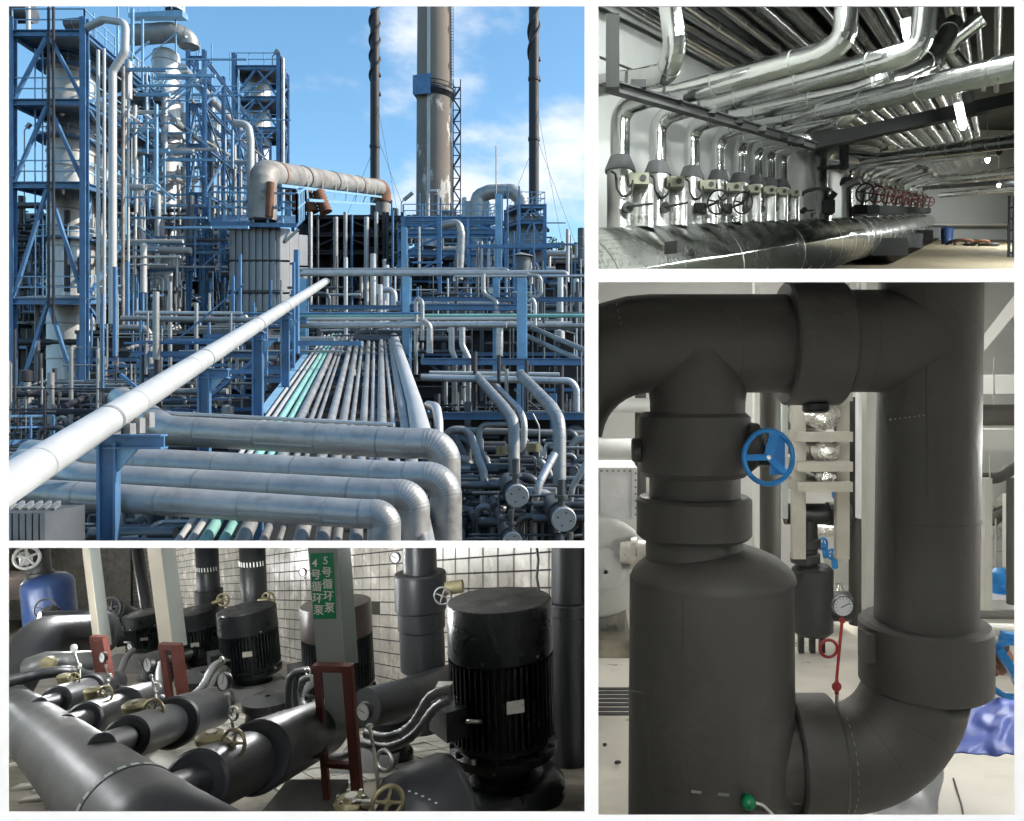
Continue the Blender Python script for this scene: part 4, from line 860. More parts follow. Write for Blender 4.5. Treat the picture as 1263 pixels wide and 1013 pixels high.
def trestle(label, l, r_, y0, y1, d, lean, w, rung):
    root = thing('red_trestle', label, 'support', at(l, y1, d), 'red primed steel supports')
    for (px, ww) in ((l, w), (r_, w * 1.5)):
        a, b = at(px + lean, y1, d), at(px, y0, d)
        obj('leg', MB().beam(b, a, ww * d / F, ww * d / F * 0.9, up=V(0, -1, 0)), M['primer_red'], root)
    obj('top_bar', MB().beam(at(l - w * 0.5, y0, d), at(r_ + w * 0.7, y0 + 1, d), 0.03, w * d / F), M['primer_red'], root)
    for ry in rung:
        u = (ry - y0) / (y1 - y0)
        obj('rung', MB().beam(at(l + lean * u, ry, d), at(r_ + lean * u, ry + 3, d), 0.02, w * 0.8 * d / F), M['primer_red'], root)
trestle('tall red primed trestle under the signed post', 391, 429, 823, 1004, 1.95, 14, 8, [942])
trestle('red primed trestle under the cream faced post', 201, 218, 797, 874, 2.7, 10, 7, [868])
trestle('small red primed trestle under the leftmost grey post', 117, 124, 788, 838, 3.2, 8, 8, [])
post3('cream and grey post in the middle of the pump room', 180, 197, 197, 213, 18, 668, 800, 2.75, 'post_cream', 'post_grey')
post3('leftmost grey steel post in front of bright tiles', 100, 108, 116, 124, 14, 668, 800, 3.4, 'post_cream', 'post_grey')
# ---- black risers before the tiles -------------------------------------------------------------
def riser3(label, cx, segs, d, lean=0.04, m='rubber_dark', band=None):
    root = thing('insulated_riser', label, 'pipe', at(cx, segs[-1][1], d), 'black insulated risers')
    for k, (y0, y1, w) in enumerate(segs):
        a = at(cx + lean * (y1 - 700), y1, d); b = at(cx + lean * (y0 - 700), y0, d); r = w / 2 * d / F; ln = (b - a).length
        obj('jacket' if k % 2 == 0 else 'collar', MB().lathe(a, b - a, [(0.001, 0), (r * 0.96, 0), (r, r * 0.06), (r, ln - r * 0.06), (r * 0.96, ln), (0.001, ln)], 32), M[m], root)
    if band:
        y0, y1, w = band; r = w / 2 * d / F * 1.02; a = at(cx, y1, d); b = at(cx - 0.5, y0, d); dv = (b - a)
        for k in range(11):
            an = -1.25 + k * 0.25; q = a + V(math.sin(an), -math.cos(an), 0) * r
            obj('print_patch', MB().hexa([q + V(-0.004, 0, 0), q + V(0.004, 0, 0), q + V(0.004, 0.002, 0), q + V(-0.004, 0.002, 0), q + dv + V(-0.004, 0, 0), q + dv + V(0.004, 0, 0), q + dv + V(0.004, 0.002, 0), q + dv + V(-0.004, 0.002, 0)]), M['letter_white'], root)
    return root
riser3('thick black riser with stepped collars right of the sign', 518, [(668, 708, 41), (706, 752, 63), (752, 776, 57), (774, 825, 54), (824, 900, 40)], 2.85, 0.03)
riser3('black riser with white printed band behind the third motor', 312, [(668, 745, 30), (744, 800, 38)], 4.9, 0.04, band=(691, 697, 30))
riser3('black riser with white printed band left of the third motor', 256, [(668, 728, 26), (727, 800, 32)], 5.6, 0.05, band=(698, 703, 26))
riser3('slim black riser against the bright tiles between two posts', 173, [(668, 770, 13)], 7.2, 0.16)
riser3('dark riser filling the right edge behind the largest motor', 702, [(668, 742, 44), (742, 758, 50), (757, 940, 46)], 2.55, 0.0)
obj('elbow_jacket', MB().tube(fillet([at(452, 873, 2.35), at(500, 860, 2.5), at(560, 838, 2.9)], 0.05), [0.085, 0.085, 0.085, 0.085, 0.085][:len(fillet([at(452, 873, 2.35), at(500, 860, 2.5), at(560, 838, 2.9)], 0.05))] if False else 0.062, 32), M['rubber_dark'], None, 'black insulated pipe slanting behind the largest gauge', 'pipe')
root = thing('gate_valve', 'small handwheel valve with brass drum left of the largest motor top', 'valve', at(548, 735, 2.6))
handwheel(root, at(546, 735, 2.6), V(-0.1, -1, 0), 0.03, 0.004, 4, M['conduit']); obj('gear_drum', MB().cyl(at(550, 726, 2.62), at(571, 723, 2.62), 0.024, seg=20), M['brass'], root)
root = thing('gate_valve', 'small round bronze valve behind the third motor at right', 'valve', at(332, 742, 4.6))
handwheel(root, at(331, 739, 4.6), V(-0.1, -1, 0), 0.04, 0.007, 4, M['brass']); obj('stem', MB().cyl(at(318, 741, 4.6), at(331, 739, 4.6), 0.012, seg=10), M['brass'], root)
root = thing('gate_valve', 'small round bronze valve left of the third motor top', 'valve', at(272, 742, 4.9))
handwheel(root, at(275, 740, 4.9), V(-0.1, -1, 0), 0.04, 0.007, 4, M['brass']); obj('stem', MB().cyl(at(262, 744, 4.9), at(275, 740, 4.9), 0.012, seg=10), M['brass'], root)
obj('chain', MB().tube([at(661, 668, 2.1), at(664, 690, 2.1), at(662, 712, 2.1), at(666, 735, 2.1)], 0.004, 8), M['conduit'], None, 'thin hanging chain above the largest motor', 'chain')
# ---- flexible conduits --------------------------------------------------------------------------
def conduit(label, pts, r, grp='grey flexible conduits'):
    path = fillet(pts, 10, 7); pts2 = []; r *= 1.25
    tot = sum((path[i + 1] - path[i]).length for i in range(len(path) - 1)); n = max(24, int(tot / (r * 0.9)))
    acc = 0; cum = [0]
    for i in range(len(path) - 1): acc += (path[i + 1] - path[i]).length; cum.append(acc)
    k = 0
    for j in range(n + 1):
        s_ = tot * j / n
        while k < len(path) - 2 and cum[k + 1] < s_: k += 1
        pts2.append(path[k] + (path[k + 1] - path[k]) * ((s_ - cum[k]) / max(1e-6, cum[k + 1] - cum[k])))
    obj('flexible_conduit', MB().tube(pts2, [r * (1.0 if j % 2 else 0.84) for j in range(len(pts2))], 10), M['conduit'], None, label, 'conduit', grp)
conduit('upper ribbed conduit looping from the largest motor to the gauge', [at(556, 850, 1.95), at(530, 856, 1.95), at(510, 896, 1.95), at(480, 912, 2.0), at(452, 905, 2.1)], 0.0105)
conduit('lower ribbed conduit looping from the largest motor behind the gauge', [at(556, 862, 1.97), at(536, 872, 2.0), at(512, 908, 2.0), at(480, 925, 2.05), at(440, 915, 2.15)], 0.0105)
conduit('outer ribbed conduit hanging in a loop left of the tall trestle', [at(378, 828, 2.1), at(358, 830, 2.1), at(354, 870, 2.1), at(368, 905, 2.1), at(392, 926, 2.05)], 0.0095)
conduit('inner ribbed conduit hanging in a loop left of the tall trestle', [at(382, 826, 2.14), at(364, 832, 2.14), at(362, 866, 2.14), at(374, 895, 2.14), at(394, 912, 2.1)], 0.0095)
conduit('upper ribbed conduit at the foot of the third motor', [at(276, 815, 3.6), at(262, 822, 3.4), at(252, 845, 3.3), at(240, 858, 3.2), at(226, 862, 3.1)], 0.014)
conduit('lower ribbed conduit at the foot of the third motor', [at(276, 824, 3.6), at(266, 830, 3.4), at(256, 852, 3.3), at(244, 865, 3.2), at(226, 866, 3.1)], 0.014)
conduit('ribbed conduit drooping from the farthest motor', [at(164, 802, 4.8), at(154, 812, 4.6), at(150, 828, 4.4), at(140, 836, 4.2), at(128, 838, 4.0)], 0.016)
for nm, ex in (('white ring lug on the conduit end behind the signed post', (379, 829, 2.08)), ('white ring lug on the conduit end at the third motor', (274, 814, 3.5))):
    obj('ring_lug', MB().torus(at(*ex), V(-0.4, -1, 0), 3.6 * ex[2] / F, 1.3 * ex[2] / F, 16, 8), M['steel_small'], None, nm, 'lug')
obj('conduit_box', MB().box(at(548, 851, 2.0), 0.02, 0.02, 0.016), M['steel_small'], None, 'small bright cable box on the left of the largest motor', 'box')
conduit('third ribbed conduit hanging widest left of the tall trestle', [at(384, 836, 2.2), at(372, 838, 2.2), at(368, 862, 2.2), at(384, 884, 2.15), at(398, 896, 2.1)], 0.0095)
conduit('ribbed conduit lying on the floor behind the tall trestle', [at(440, 925, 2.2), at(420, 935, 2.2), at(380, 930, 2.25), at(350, 905, 2.4)], 0.0095)
conduit('ribbed conduit dropping from the second nearest motor', [at(398, 830, 2.9), at(376, 850, 2.8), at(360, 878, 2.7), at(340, 884, 2.7)], 0.0125)
conduit('ribbed conduit dropping behind the red trestle of the cream post', [at(236, 806, 4.6), at(196, 816, 3.6), at(196, 850, 3.2), at(206, 872, 3.0)], 0.014)
conduit('thin black hose lying between the branch pipes', [at(150, 850, 3.2), at(175, 856, 3.0), at(205, 862, 2.9), at(230, 872, 2.8), at(260, 868, 2.9)], 0.012)
for k, (px, py, d, w, lb) in enumerate(((330, 905, 3.0, 0.09, 'dark pump foot behind the nearest full branch pipe'), (250, 862, 3.8, 0.12, 'dark pump foot behind the second branch pipe'), (205, 845, 4.8, 0.14, 'dark pump foot behind the third branch pipe'), (480, 900, 2.6, 0.07, 'dark flange block under the slanting black pipe'))):
    c = at(px, py, d); obj('small_pump', MB().lathe(V(c.x, c.y, fz3(d)), UP, [(w * 1.2, 0), (w * 1.2, 0.03), (w, 0.04), (w * 0.9, 0.12), (w * 1.1, 0.13), (w * 1.1, 0.16), (0.01, 0.17)], 24), M['motor_paint'], None, lb, 'pump')
# plinths, debris
for (px, py, d, w, dep, h, lb) in ((452, 940, 2.5, 0.10, 0.16, 0.10, 'grey concrete block behind the largest gauge'), (375, 985, 1.95, 0.085, 0.10, 0.09, 'concrete block at the bottom left of the tall trestle'), (300, 868, 4.0, 0.22, 0.2, 0.08, 'concrete plinth under the third motor'), (162, 826, 5.2, 0.3, 0.3, 0.1, 'concrete plinth under the farthest motor')):
    c = at(px, py, d); zf = fz3(d)
    b_h = max(0.03, c.z - zf)
    obj('plinth', MB().box(V(c.x, c.y, zf + b_h / 2), w, dep, b_h / 2), M['concrete_dark'], None, lb, 'plinth')
for k, (px, py, w, l) in enumerate(((35, 972, 0.035, 0.025), (50, 962, 0.02, 0.03), (58, 975, 0.03, 0.028), (42, 988, 0.03, 0.02), (24, 930, 0.02, 0.02), (22, 945, 0.025, 0.016), (60, 958, 0.015, 0.012))):
    d = H3 * F / (py - 720); c = at(px, py, d)
    lb = ['loose white tile nearest the left edge of the floor', 'loose white tile above its neighbour by the big header', 'loose white tile closest to the big header', 'loose white tile lowest in the left corner', 'broken tile chip high on the floor at the left edge', 'broken tile sliver below the high chip at left', 'tiny broken tile chip beside the big header'][k]
    obj('loose_tile', MB().box(V(c.x, d, fz3(d) + 0.006), V(w, 0.3 * w, 0), V(-0.3 * l, l, S3 * l), 0.004), M['tile_white'], None, lb, 'tile')
obj('drain_channel', MB().beam(V(at(95, 1000, 1.9).x, 1.9, fz3(1.9) + 0.004), V(at(10, 910, 3.2).x, 3.2, fz3(3.2) + 0.004), 0.05, 0.01), M['dark_metal'], None, 'dark drain channel along the near side of the big header', 'channel')
mat('lamp_pump_unseen', (0.95, 0.98, 1.0), emit=50.0); mat('lamp_post', (0.98, 0.99, 1.0), emit=135.0)  # tubes added behind posts and tank; those past the left edge are unseen
tube_lamp('added tube lamp hidden behind the signed post', at(408, 735, 2.32), V(0.06, 0, -1), 0.26, 0.012, M['lamp_post'], 'unseen tube lamps of the pump room', False)
tube_lamp('added tube lamp hidden behind the cream faced post', at(207, 740, 3.15), V(0.1, 0, -1), 0.36, 0.014, M['lamp_post'], 'unseen tube lamps of the pump room', False)
tube_lamp('added tube lamp hidden behind the leftmost post', at(122, 735, 3.95), V(0.16, 0, -1), 0.42, 0.02, M['lamp_post'], 'unseen tube lamps of the pump room', False)
tube_lamp('added tube lamp hidden behind the blue tank', at(60, 735, 7.4), V(0, 0, 1), 0.34, 0.03, M['lamp_post'], 'unseen tube lamps of the pump room', False)
tube_lamp('unseen tube lamp beyond the left edge over the big header', at(-170, 690, 2.3), V(-0.5, 0.75, -0.16), 0.9, 0.016, M['lamp_pump_unseen'], 'unseen tube lamps of the pump room')
tube_lamp('unseen tube lamp beyond the left edge of the pump room', at(-95, 770, 5.2), V(-0.6, 0.75, -0.2), 1.4, 0.03, M['lamp_pump_unseen'], 'unseen tube lamps of the pump room')
tube_lamp('unseen far tube lamp high behind the blue tank', at(-20, 700, 8.0), V(-0.6, 0.75, -0.2), 1.4, 0.03, M['lamp_pump_unseen'], 'unseen tube lamps of the pump room')
CLIP = []
# ================================================================ ROOM 2: aluminium clad pipe hall (upper right)
CLIP = CLIP_2
U2 = V((1225 - CX) / F, 1, (CY - 260) / F)                 # along the hall
A0 = at(763, 282, 2.75)                                    # top of the header under the first riser
HR = 0.21
def dz(px): return 2.75 * 462 / (1225 - px)                # distance of a point on the header line
def along(px): d = dz(px); return A0 + U2 * (d - 2.75)
n2 = V(-1, 0.55, 0).normalized()
wb = A0 + n2 * 0.30
t0 = (0.006 - wb.x) / U2.x; w0 = wb + U2 * t0; w1 = wb + U2 * (15.2 - wb.y)
struct('wall_hall', MB().hexa([w0 + V(0, 0, -1.2), w1 + V(0, 0, -1.6), w1 + n2 * 0.05 + V(0, 0, -1.6), w0 + n2 * 0.05 + V(0, 0, -1.2), w0 + V(0, 0, 2.4), w1 + V(0, 0, 2.6), w1 + n2 * 0.05 + V(0, 0, 2.6), w0 + n2 * 0.05 + V(0, 0, 2.4)]), M['wall_plaster'], clip=True)
def cz2(y): return 1.65 + 0.267 * y
def fz2(y): return -0.54 - 0.06 + 0.267 * y
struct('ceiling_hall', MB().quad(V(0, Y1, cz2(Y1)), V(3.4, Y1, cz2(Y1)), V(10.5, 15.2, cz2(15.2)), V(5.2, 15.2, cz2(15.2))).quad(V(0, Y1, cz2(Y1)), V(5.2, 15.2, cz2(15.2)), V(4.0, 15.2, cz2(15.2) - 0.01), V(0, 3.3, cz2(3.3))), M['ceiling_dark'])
struct('floor_hall', MB().quad(V(0, 5.2, fz2(5.2)), V(4.4, 5.2, fz2(5.2)), V(10.5, 15.2, fz2(15.2)), V(3.0, 15.2, fz2(15.2))), M['floor_tan'], clip=True)
struct('wall_hall_end', MB().quad(V(5.0, 15.0, 2.2), V(10.5, 15.0, 2.2), V(10.5, 15.0, 6), V(5.0, 15.0, 6)), M['wall_plaster'])
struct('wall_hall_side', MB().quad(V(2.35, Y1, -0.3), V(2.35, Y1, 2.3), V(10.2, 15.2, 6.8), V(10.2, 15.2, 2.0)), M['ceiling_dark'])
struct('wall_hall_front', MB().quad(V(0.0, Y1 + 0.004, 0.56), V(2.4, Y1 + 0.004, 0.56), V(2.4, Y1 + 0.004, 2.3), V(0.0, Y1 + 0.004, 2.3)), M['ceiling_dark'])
# header on the floor
root = thing('header_pipe', 'huge shiny aluminium clad header lying along the left wall', 'pipe', along(1000) - V(0, 0, HR))
ax0 = A0 - V(0, 0, HR); s0 = ax0 + U2 * (-0.9); s1 = ax0 + U2 * (dz(1055) - 2.75); s2 = ax0 + U2 * (dz(1146) - 2.75)
obj('jacket', MB().cyl(s0, s1, HR, seg=64), M['shiny_rough'], root)
un = U2.normalized()
for k in range(5):
    p = s0 + (s1 - s0) * ((k + 0.5) / 5); obj('seam', MB().cyl(p - un * 0.006, p + un * 0.006, HR * 1.004, seg=64), M['shiny_seam'], root)
root = thing('header_pipe', 'far second aluminium header beyond the joint band, lined with small risers', 'pipe', s1)
obj('jacket', MB().cyl(s1 + un * 0.02, s2, HR * 0.97, seg=48), M['shiny_rough'], root)
obj('joint_band', MB().cyl(s1 - un * 0.12, s1 + un * 0.16, HR * 1.05, seg=48), M['shiny'], root)
for k in range(3):
    p = s1 + (s2 - s1) * ((k + 1) / 4); obj('seam', MB().cyl(p - un * 0.012, p + un * 0.012, HR * 0.98, seg=48), M['shiny_seam'], root)
obj('end_cap', MB().lathe(s2, U2, [(HR * 0.97, 0), (HR * 0.8, 0.08), (HR * 0.4, 0.13), (0.001, 0.14)], 36, sharp=0.2), M['shiny'], root)
# risers: neck number, px of axis, next pipe points towards the camera
ords = ['first', 'second', 'third', 'fourth', 'fifth', 'sixth', 'seventh', 'eighth']
RX = [765, 811, 853, 886, 912, 932, 948.5, 964]
tails = [
    [(800, 120, 2.68), (835, 117, 2.6), (1012, 68, 2.28), (1041, 52, 2.22), (1046, -10, 2.2)],
    [(850, 133, 3.0), (880, 130, 2.9), (1100, 72, 2.3), (1136, 60, 2.25), (1144, -12, 2.2)],
    [(880, 146, 3.3), (905, 143, 3.2), (1058, 111, 2.7), (1092, 99, 2.6), (1150, 72, 2.75), (1176, 30, 2.9)],
    [(910, 157, 3.6), (930, 154, 3.45), (1060, 126, 2.6), (1262, 80, 1.98)],
    [(930, 166, 3.85), (950, 164, 3.7), (1025, 150, 3.2), (1046, 144, 3.05), (1066, 118, 3.15)],
    [(955, 174, 4.1), (985, 172, 3.9)], [(970, 178, 4.3), (995, 176, 4.1)], [(985, 182, 4.5), (1000, 180, 4.4)]]
for k, px in enumerate(RX):
    d = dz(px); b = along(px); s = d / F; rp = 0.037; rb = 0.05
    lab = ords[k] + ' shiny riser from the left on the big header, ' + ['turning up at the top', 'rising beside the brightest lamp', 'passing behind the second elbow', 'reaching the right edge', 'ending in a short stub', 'slim', 'slim', 'before the fat riser'][k]
    root = thing('riser_pipe', lab, 'pipe', b, 'risers on the big header')
    hb = 0.212; zc1 = 0.258
    obj('valve_jacket', MB().lathe(b - V(0, 0, 0.06), UP, [(rb * 1.04, 0), (rb * 1.04, 0.064), (rb, 0.07), (rb, 0.06 + hb)], 36, sharp=0.3), M['shiny_satin'], root)
    obj('side_jacket', MB().cyl(b + n2 * -0.0 + V(0.085, 0.05, 0.01), b + V(0.085, 0.05, hb * 0.82), rb * 0.92, seg=24), M['shiny_satin'], root)
    obj('cone_collar', MB().lathe(b + V(0, 0, hb), UP, [(0.001, 0), (rb * 1.16, 0), (rb * 1.16, 0.012), (rp * 1.05, zc1 - hb + 0.012), (0.001, zc1 - hb + 0.012)], 32), M['grey_collar'], root)
    pts = [b + V(0, 0, zc1)]
    ez = 0.458 - 0.012 * 0
    pts.append(b + V(0, 0, ez))
    for (x, y, dd) in tails[k]: pts.append(at(x, y, dd))
    pth = fillet(pts, 0.085, 6)
    obj('pipe_jacket', MB().tube(pth, rp, 24, gore=True), M['shiny'], root)
    acc = 0; nxt = 0.30
    for i in range(len(pth) - 1):
        a_, b_ = pth[i], pth[i + 1]; ln = (b_ - a_).length
        while nxt <= acc + ln:
            p = a_ + (b_ - a_) * ((nxt - acc) / ln); t = (b_ - a_).normalized()
            obj('seam', MB().cyl(p - t * 0.003, p + t * 0.003, rp * 1.02, seg=24), M['shiny_seam'], root); nxt += 0.28
        acc += ln
    # khaki actuator, cable and hand lever or wheel
    ac = b + V(0.068, -0.03, 0.172)
    act = thing('valve_actuator', 'khaki actuator box on the %s riser from the left' % ords[k], 'actuator', ac, 'khaki actuators')
    obj('case', MB().box(ac, 0.036, 0.03, 0.021), M['khaki_box'], act)
    obj('dial', MB().cyl(ac + V(0.014, -0.03, 0), ac + V(0.014, -0.036, 0), 0.012, seg=14), M['dark_metal'], act)
    cb = [b + V(-0.036, -0.05, 0.20), b + V(-0.020, -0.056, 0.19), b + V(-0.016, -0.058, 0.135), b + V(0.012, -0.06, 0.095), b + V(0.042, -0.06, 0.125), b + V(0.044, -0.058, 0.165)]
    obj('cable', MB().tube(fillet(cb, 0.03, 5), 0.0042, 8), M['black_paint'], act)
    vl = b + V(0.02, -0.05, 0.062)
    if k in (2, 3):
        v = thing('gear_valve', 'black handwheel gear valve on the %s riser from the left' % ords[k], 'valve', vl, 'black hand valves on the risers')
        obj('gearbox', MB().box(vl + V(0.01, 0, 0.0), 0.028, 0.022, 0.022), M['black_steel'], v); obj('cover', MB().cyl(vl + V(0.01, -0.02, 0), vl + V(0.01, -0.034, 0), 0.02, seg=14), M['black_steel'], v)
        handwheel(v, vl + V(0.082, -0.07, 0.012), V(-0.5, -1, 0.0), 0.047, 0.0042, 3, M['black_paint'], squash=1.15)
        obj('shaft', MB().cyl(vl + V(0.02, -0.01, 0), vl + V(0.082, -0.07, 0.012), 0.006, seg=8), M['black_steel'], v)
    elif k < 2:
        v = thing('lever_valve', 'black lever valve on the %s riser from the left' % ords[k], 'valve', vl, 'black hand valves on the risers')
        obj('bonnet', MB().lathe(vl, V(0.3, -1, 0), [(0.016, -0.02), (0.016, 0.01), (0.022, 0.012), (0.022, 0.02), (0.001, 0.022)], 16), M['black_steel'], v)
        obj('lever', MB().beam(vl + V(0, -0.02, 0), vl + V(0.095, -0.05, 0.004 + 0.008 * k), 0.008, 0.007), M['black_paint'], v)
    else:
        v = thing('lever_valve', 'small black valve block on the %s riser from the left' % ords[k], 'valve', vl, 'black hand valves on the risers')
        obj('bonnet', MB().lathe(vl, V(0.2, -1, 0), [(0.02, -0.02), (0.02, 0.02), (0.001, 0.022)], 12), M['black_steel'], v)
        obj('yoke', MB().beam(vl + V(0.0, -0.02, 0.0), vl + V(0.018, -0.025, 0.09), 0.014, 0.012), M['black_steel'], v)
# wall brackets at far left
ac = along(742) + V(0.01, -0.02, 0.17)
# fat riser
b = along(1008); root = thing('riser_pipe', 'fat shiny riser with flat collar between the two headers', 'pipe', b)
d = dz(1008); s = d / F
obj('jacket', MB().lathe(b - V(0, 0, 0.05), UP, [(16.5 * s, 0), (16.5 * s, 0.05 + 31 * s)], 36), M['shiny'], root)
obj('flat_collar', MB().lathe(b + V(0, 0, 31 * s), UP, [(0.001, 0), (18.5 * s, 0), (18.5 * s, 3 * s), (13 * s, 5 * s), (0.001, 5 * s)], 32), M['grey_collar'], root)
obj('upper_jacket', MB().tube(fillet([b + V(0, 0, 33 * s), b + V(0, 0, 86 * s), at(1075, 193, d + 0.4)], 0.15), 13 * s, 32, gore=True), M['shiny'], root)
v = thing('gear_valve', 'black gear valve right of the fat riser', 'valve', at(1021, 258, d - 0.1)); c = at(1021, 256, d - 0.1)
obj('gearbox', MB().box(c, 0.045, 0.04, 0.05), M['black_steel'], v); obj('motor', MB().cyl(c + V(0, 0, 0.04), c + V(0.05, -0.03, 0.11), 0.025, seg=12), M['black_steel'], v)
v = thing('lever_valve', 'short black lever valve left of the fat riser', 'valve', at(991, 260, d - 0.1)); c = at(990, 261, d - 0.1)
obj('bonnet', MB().cyl(c, c + V(0, -0.05, 0), 0.022, seg=12), M['black_steel'], v); obj('lever', MB().beam(c, c + V(0.08, -0.04, 0), 0.01, 0.01), M['black_steel'], v)
# far small risers with red wheels
FX = [1045, 1062, 1077, 1090, 1101, 1111, 1120, 1128, 1135]
fo = ['first', 'second', 'third', 'fourth', 'fifth', 'sixth', 'seventh', 'eighth', 'ninth']
for k, px in enumerate(FX):
    d = dz(px) * 0.985; b = along(px) + V(0, 0, -0.04); s = d / F
    b = V(at(px, 0, b.y).x, b.y, b.z)
    root = thing('small_riser', '%s small riser from the left on the far header, with red wheel' % fo[k], 'pipe', b, 'small risers on the far header')
    rr = 0.055; top = 0.52 + 0.02 * (k % 2)
    obj('jacket', MB().tube(fillet([b, b + V(0, 0, top), b + V(0.25, -0.45, top + 0.02)], 0.1, 5), rr, 18, gore=True), M['shiny'], root)
    obj('stub', MB().lathe(b + V(-0.02, -0.05, 0.33), V(0.7, -0.6, 0.25), [(0.045, 0), (0.045, 0.13), (0.001, 0.135)], 16), M['shiny'], root)
    obj('cone_collar', MB().lathe(b + V(0, 0, 0.36), UP, [(rr * 1.3, 0), (rr * 1.3, 0.02), (rr * 1.05, 0.06)], 18), M['grey_collar'], root)
    v = thing('gear_valve', 'red handwheel on the %s small riser of the far header' % fo[k], 'valve', b + V(0.08, -0.12, 0.2), 'red handwheels on the far header')
    handwheel(v, b + V(0.11, -0.16, 0.235), V(-0.75, -0.8, 0), 0.085, 0.009, 4, M['wheel_red'] if k else M['dark_metal'])
    obj('gearbox', MB().box(b + V(0.08, -0.1, 0.08), 0.06, 0.05, 0.045), M['black_steel'], v)
    obj('stem', MB().cyl(b + V(0.09, -0.13, 0.1), b + V(0.11, -0.16, 0.235), 0.012, seg=8), M['black_steel'], v)
obj('lagging_board', MB().hexa([at(1035, 207, 7.4), at(1115, 232, 10.5), at(1115, 232, 10.8), at(1035, 207, 7.8), at(1035, 203, 7.4), at(1115, 228, 10.5), at(1115, 228, 10.8), at(1035, 203, 7.8)]), M['shiny_seam'], None, 'bright cable tray above the small far risers', 'tray')
# black rail with saddles
root = thing('pipe_rail', 'black steel angle rail carrying the risers in saddles', 'rail', at(755, 108, 2.55))
r0, r1 = at(748, 107, 2.2), at(1002, 181, 3.5)
obj('angle', MB().beam(r0, r1, 0.03, 0.026), M['black_steel'], root); obj('flange', MB().beam(r0 + V(0, 0, 0.012), r1 + V(0, 0, 0.012), 0.06, 0.005), M['black_steel'], root)
obj('hanger', MB().box(at(755.5, 66, 2.2), 0.02, 0.02, 0.11), M['black_steel'], root)
for k, (px, py) in enumerate(((781, 98), (827, 114), (869, 130), (903, 142), (932, 152), (960, 161), (980, 168))):
    u = (px - 748) / 254; d = 2.2 / (1 - u * (1 - 2.2 / 3.5)); c = at(px, py + 8, d)
    obj('saddle', MB().box(c + V(0.016, 0, 0.0), 0.024, 0.02, 0.012).hexa([c + V(-0.03, -0.01, -0.012), c + V(-0.018, -0.01, -0.012), c + V(-0.018, 0.01, -0.012), c + V(-0.03, 0.01, -0.012), c + V(-0.026, -0.01, 0.04), c + V(-0.016, -0.01, 0.05), c + V(-0.016, 0.01, 0.05), c + V(-0.026, 0.01, 0.04)]), M['black_steel'], root)
obj('channel_beam', MB().beam(at(1000, 178, 4.3), at(1275, 118, 4.4), 0.07, 0.075), M['black_steel'], None, 'long black channel beam crossing under the ceiling to the right', 'beam')
obj('hanger_post', MB().box(at(1041, 189, 5.6), 0.028, 0.028, 0.12), M['black_steel'], None, 'short black hanger post left of the small far risers', 'post')
obj('floor_bar', MB().beam(at(1008, 208, 5.6), at(1044, 205, 5.6), 0.04, 0.02), M['black_steel'], None, 'thin black foot bar below the short hanger post', 'bar')
# U bend at the upper left and ceiling pipes
def pp(label, pts, dpx, m='shiny', grp=None, R=0.1, bands=0.28, gore=True):
    P3 = [at(*p) for p in pts]; r = dpx / 2 * pts[0][2] / F
    pipe_thing('clad_pipe', label, P3, r, M[m], R, 'pipe', grp, bands, M['shiny_seam'], 24, 6, gore, bw=1.02)
pp('bright fat bend turning up beside the black hanger', [(722, 108, 2.7), (785, 99, 2.55), (822, 92, 2.4), (834, 60, 2.3), (824, -14, 2.3)], 25)
gp = 'ceiling pipes running along the hall'
for k, (x0, y0, d0, dpx, lb) in enumerate(((845, 8, 3.4, 17, 'broad ceiling pipe slanting down right of the fat bend'), (770, 12, 3.2, 14, 'ceiling pipe passing behind the fat bend'), (938, 6, 3.6, 13, 'ceiling pipe above the middle of the long pipes'), (974, 4, 3.7, 13, 'ceiling pipe just right of the middle one'), (740, 48, 3.35, 12, 'lowest ceiling pipe at the left edge'), (742, 74, 3.3, 9, 'thin ceiling pipe under the lowest one at left'), (1010, 4, 3.9, 12, 'ceiling pipe left of the first top elbow'), (1060, 2, 4.0, 14, 'ceiling pipe between the two top elbows'), (800, 22, 3.3, 10, 'thin ceiling pipe between the hanger and the fat bend'), (885, 4, 3.5, 12, 'ceiling pipe right of the broad slanting one'), (908, 2, 3.7, 8, 'thin ceiling pipe left of the middle one'), (1098, 0, 4.2, 12, 'ceiling pipe left of the second top elbow'), (1170, 2, 4.6, 15, 'ceiling pipe right of the second top elbow'), (1205, 4, 4.8, 10, 'ceiling pipe at the top right'), (1232, 14, 4.9, 12, 'ceiling pipe nearest the right edge'), (1030, 0, 4.6, 16, 'broad far ceiling pipe left of the first elbow'), (1078, 0, 4.8, 12, 'far ceiling pipe behind the first elbow'), (1140, 0, 4.9, 12, 'far ceiling pipe behind the second elbow'), (1188, 30, 4.9, 10, 'far ceiling pipe right of the short bent pipe'), (955, 0, 4.4, 14, 'broad far ceiling pipe over the middle'), (862, 40, 4.2, 10, 'lower ceiling pipe behind the fat bend'))):
    a = at(x0, y0, d0); b_ = a + U2 * (6.0 - 0.2 * k)
    a = a - U2 * 0.6
    if a.x < 0.02: a = a + U2 * ((0.02 - a.x) / U2.x)
    pipe_thing('ceiling_pipe', lb, [a, b_], dpx / 2 * d0 / F, M['shiny'], 0, 'pipe', gp, 0.7, M['shiny_seam'], 20, bw=1.02)
no = ['first', 'second', 'third', 'fourth', 'fifth', 'sixth', 'seventh', 'eighth', 'ninth', 'tenth']
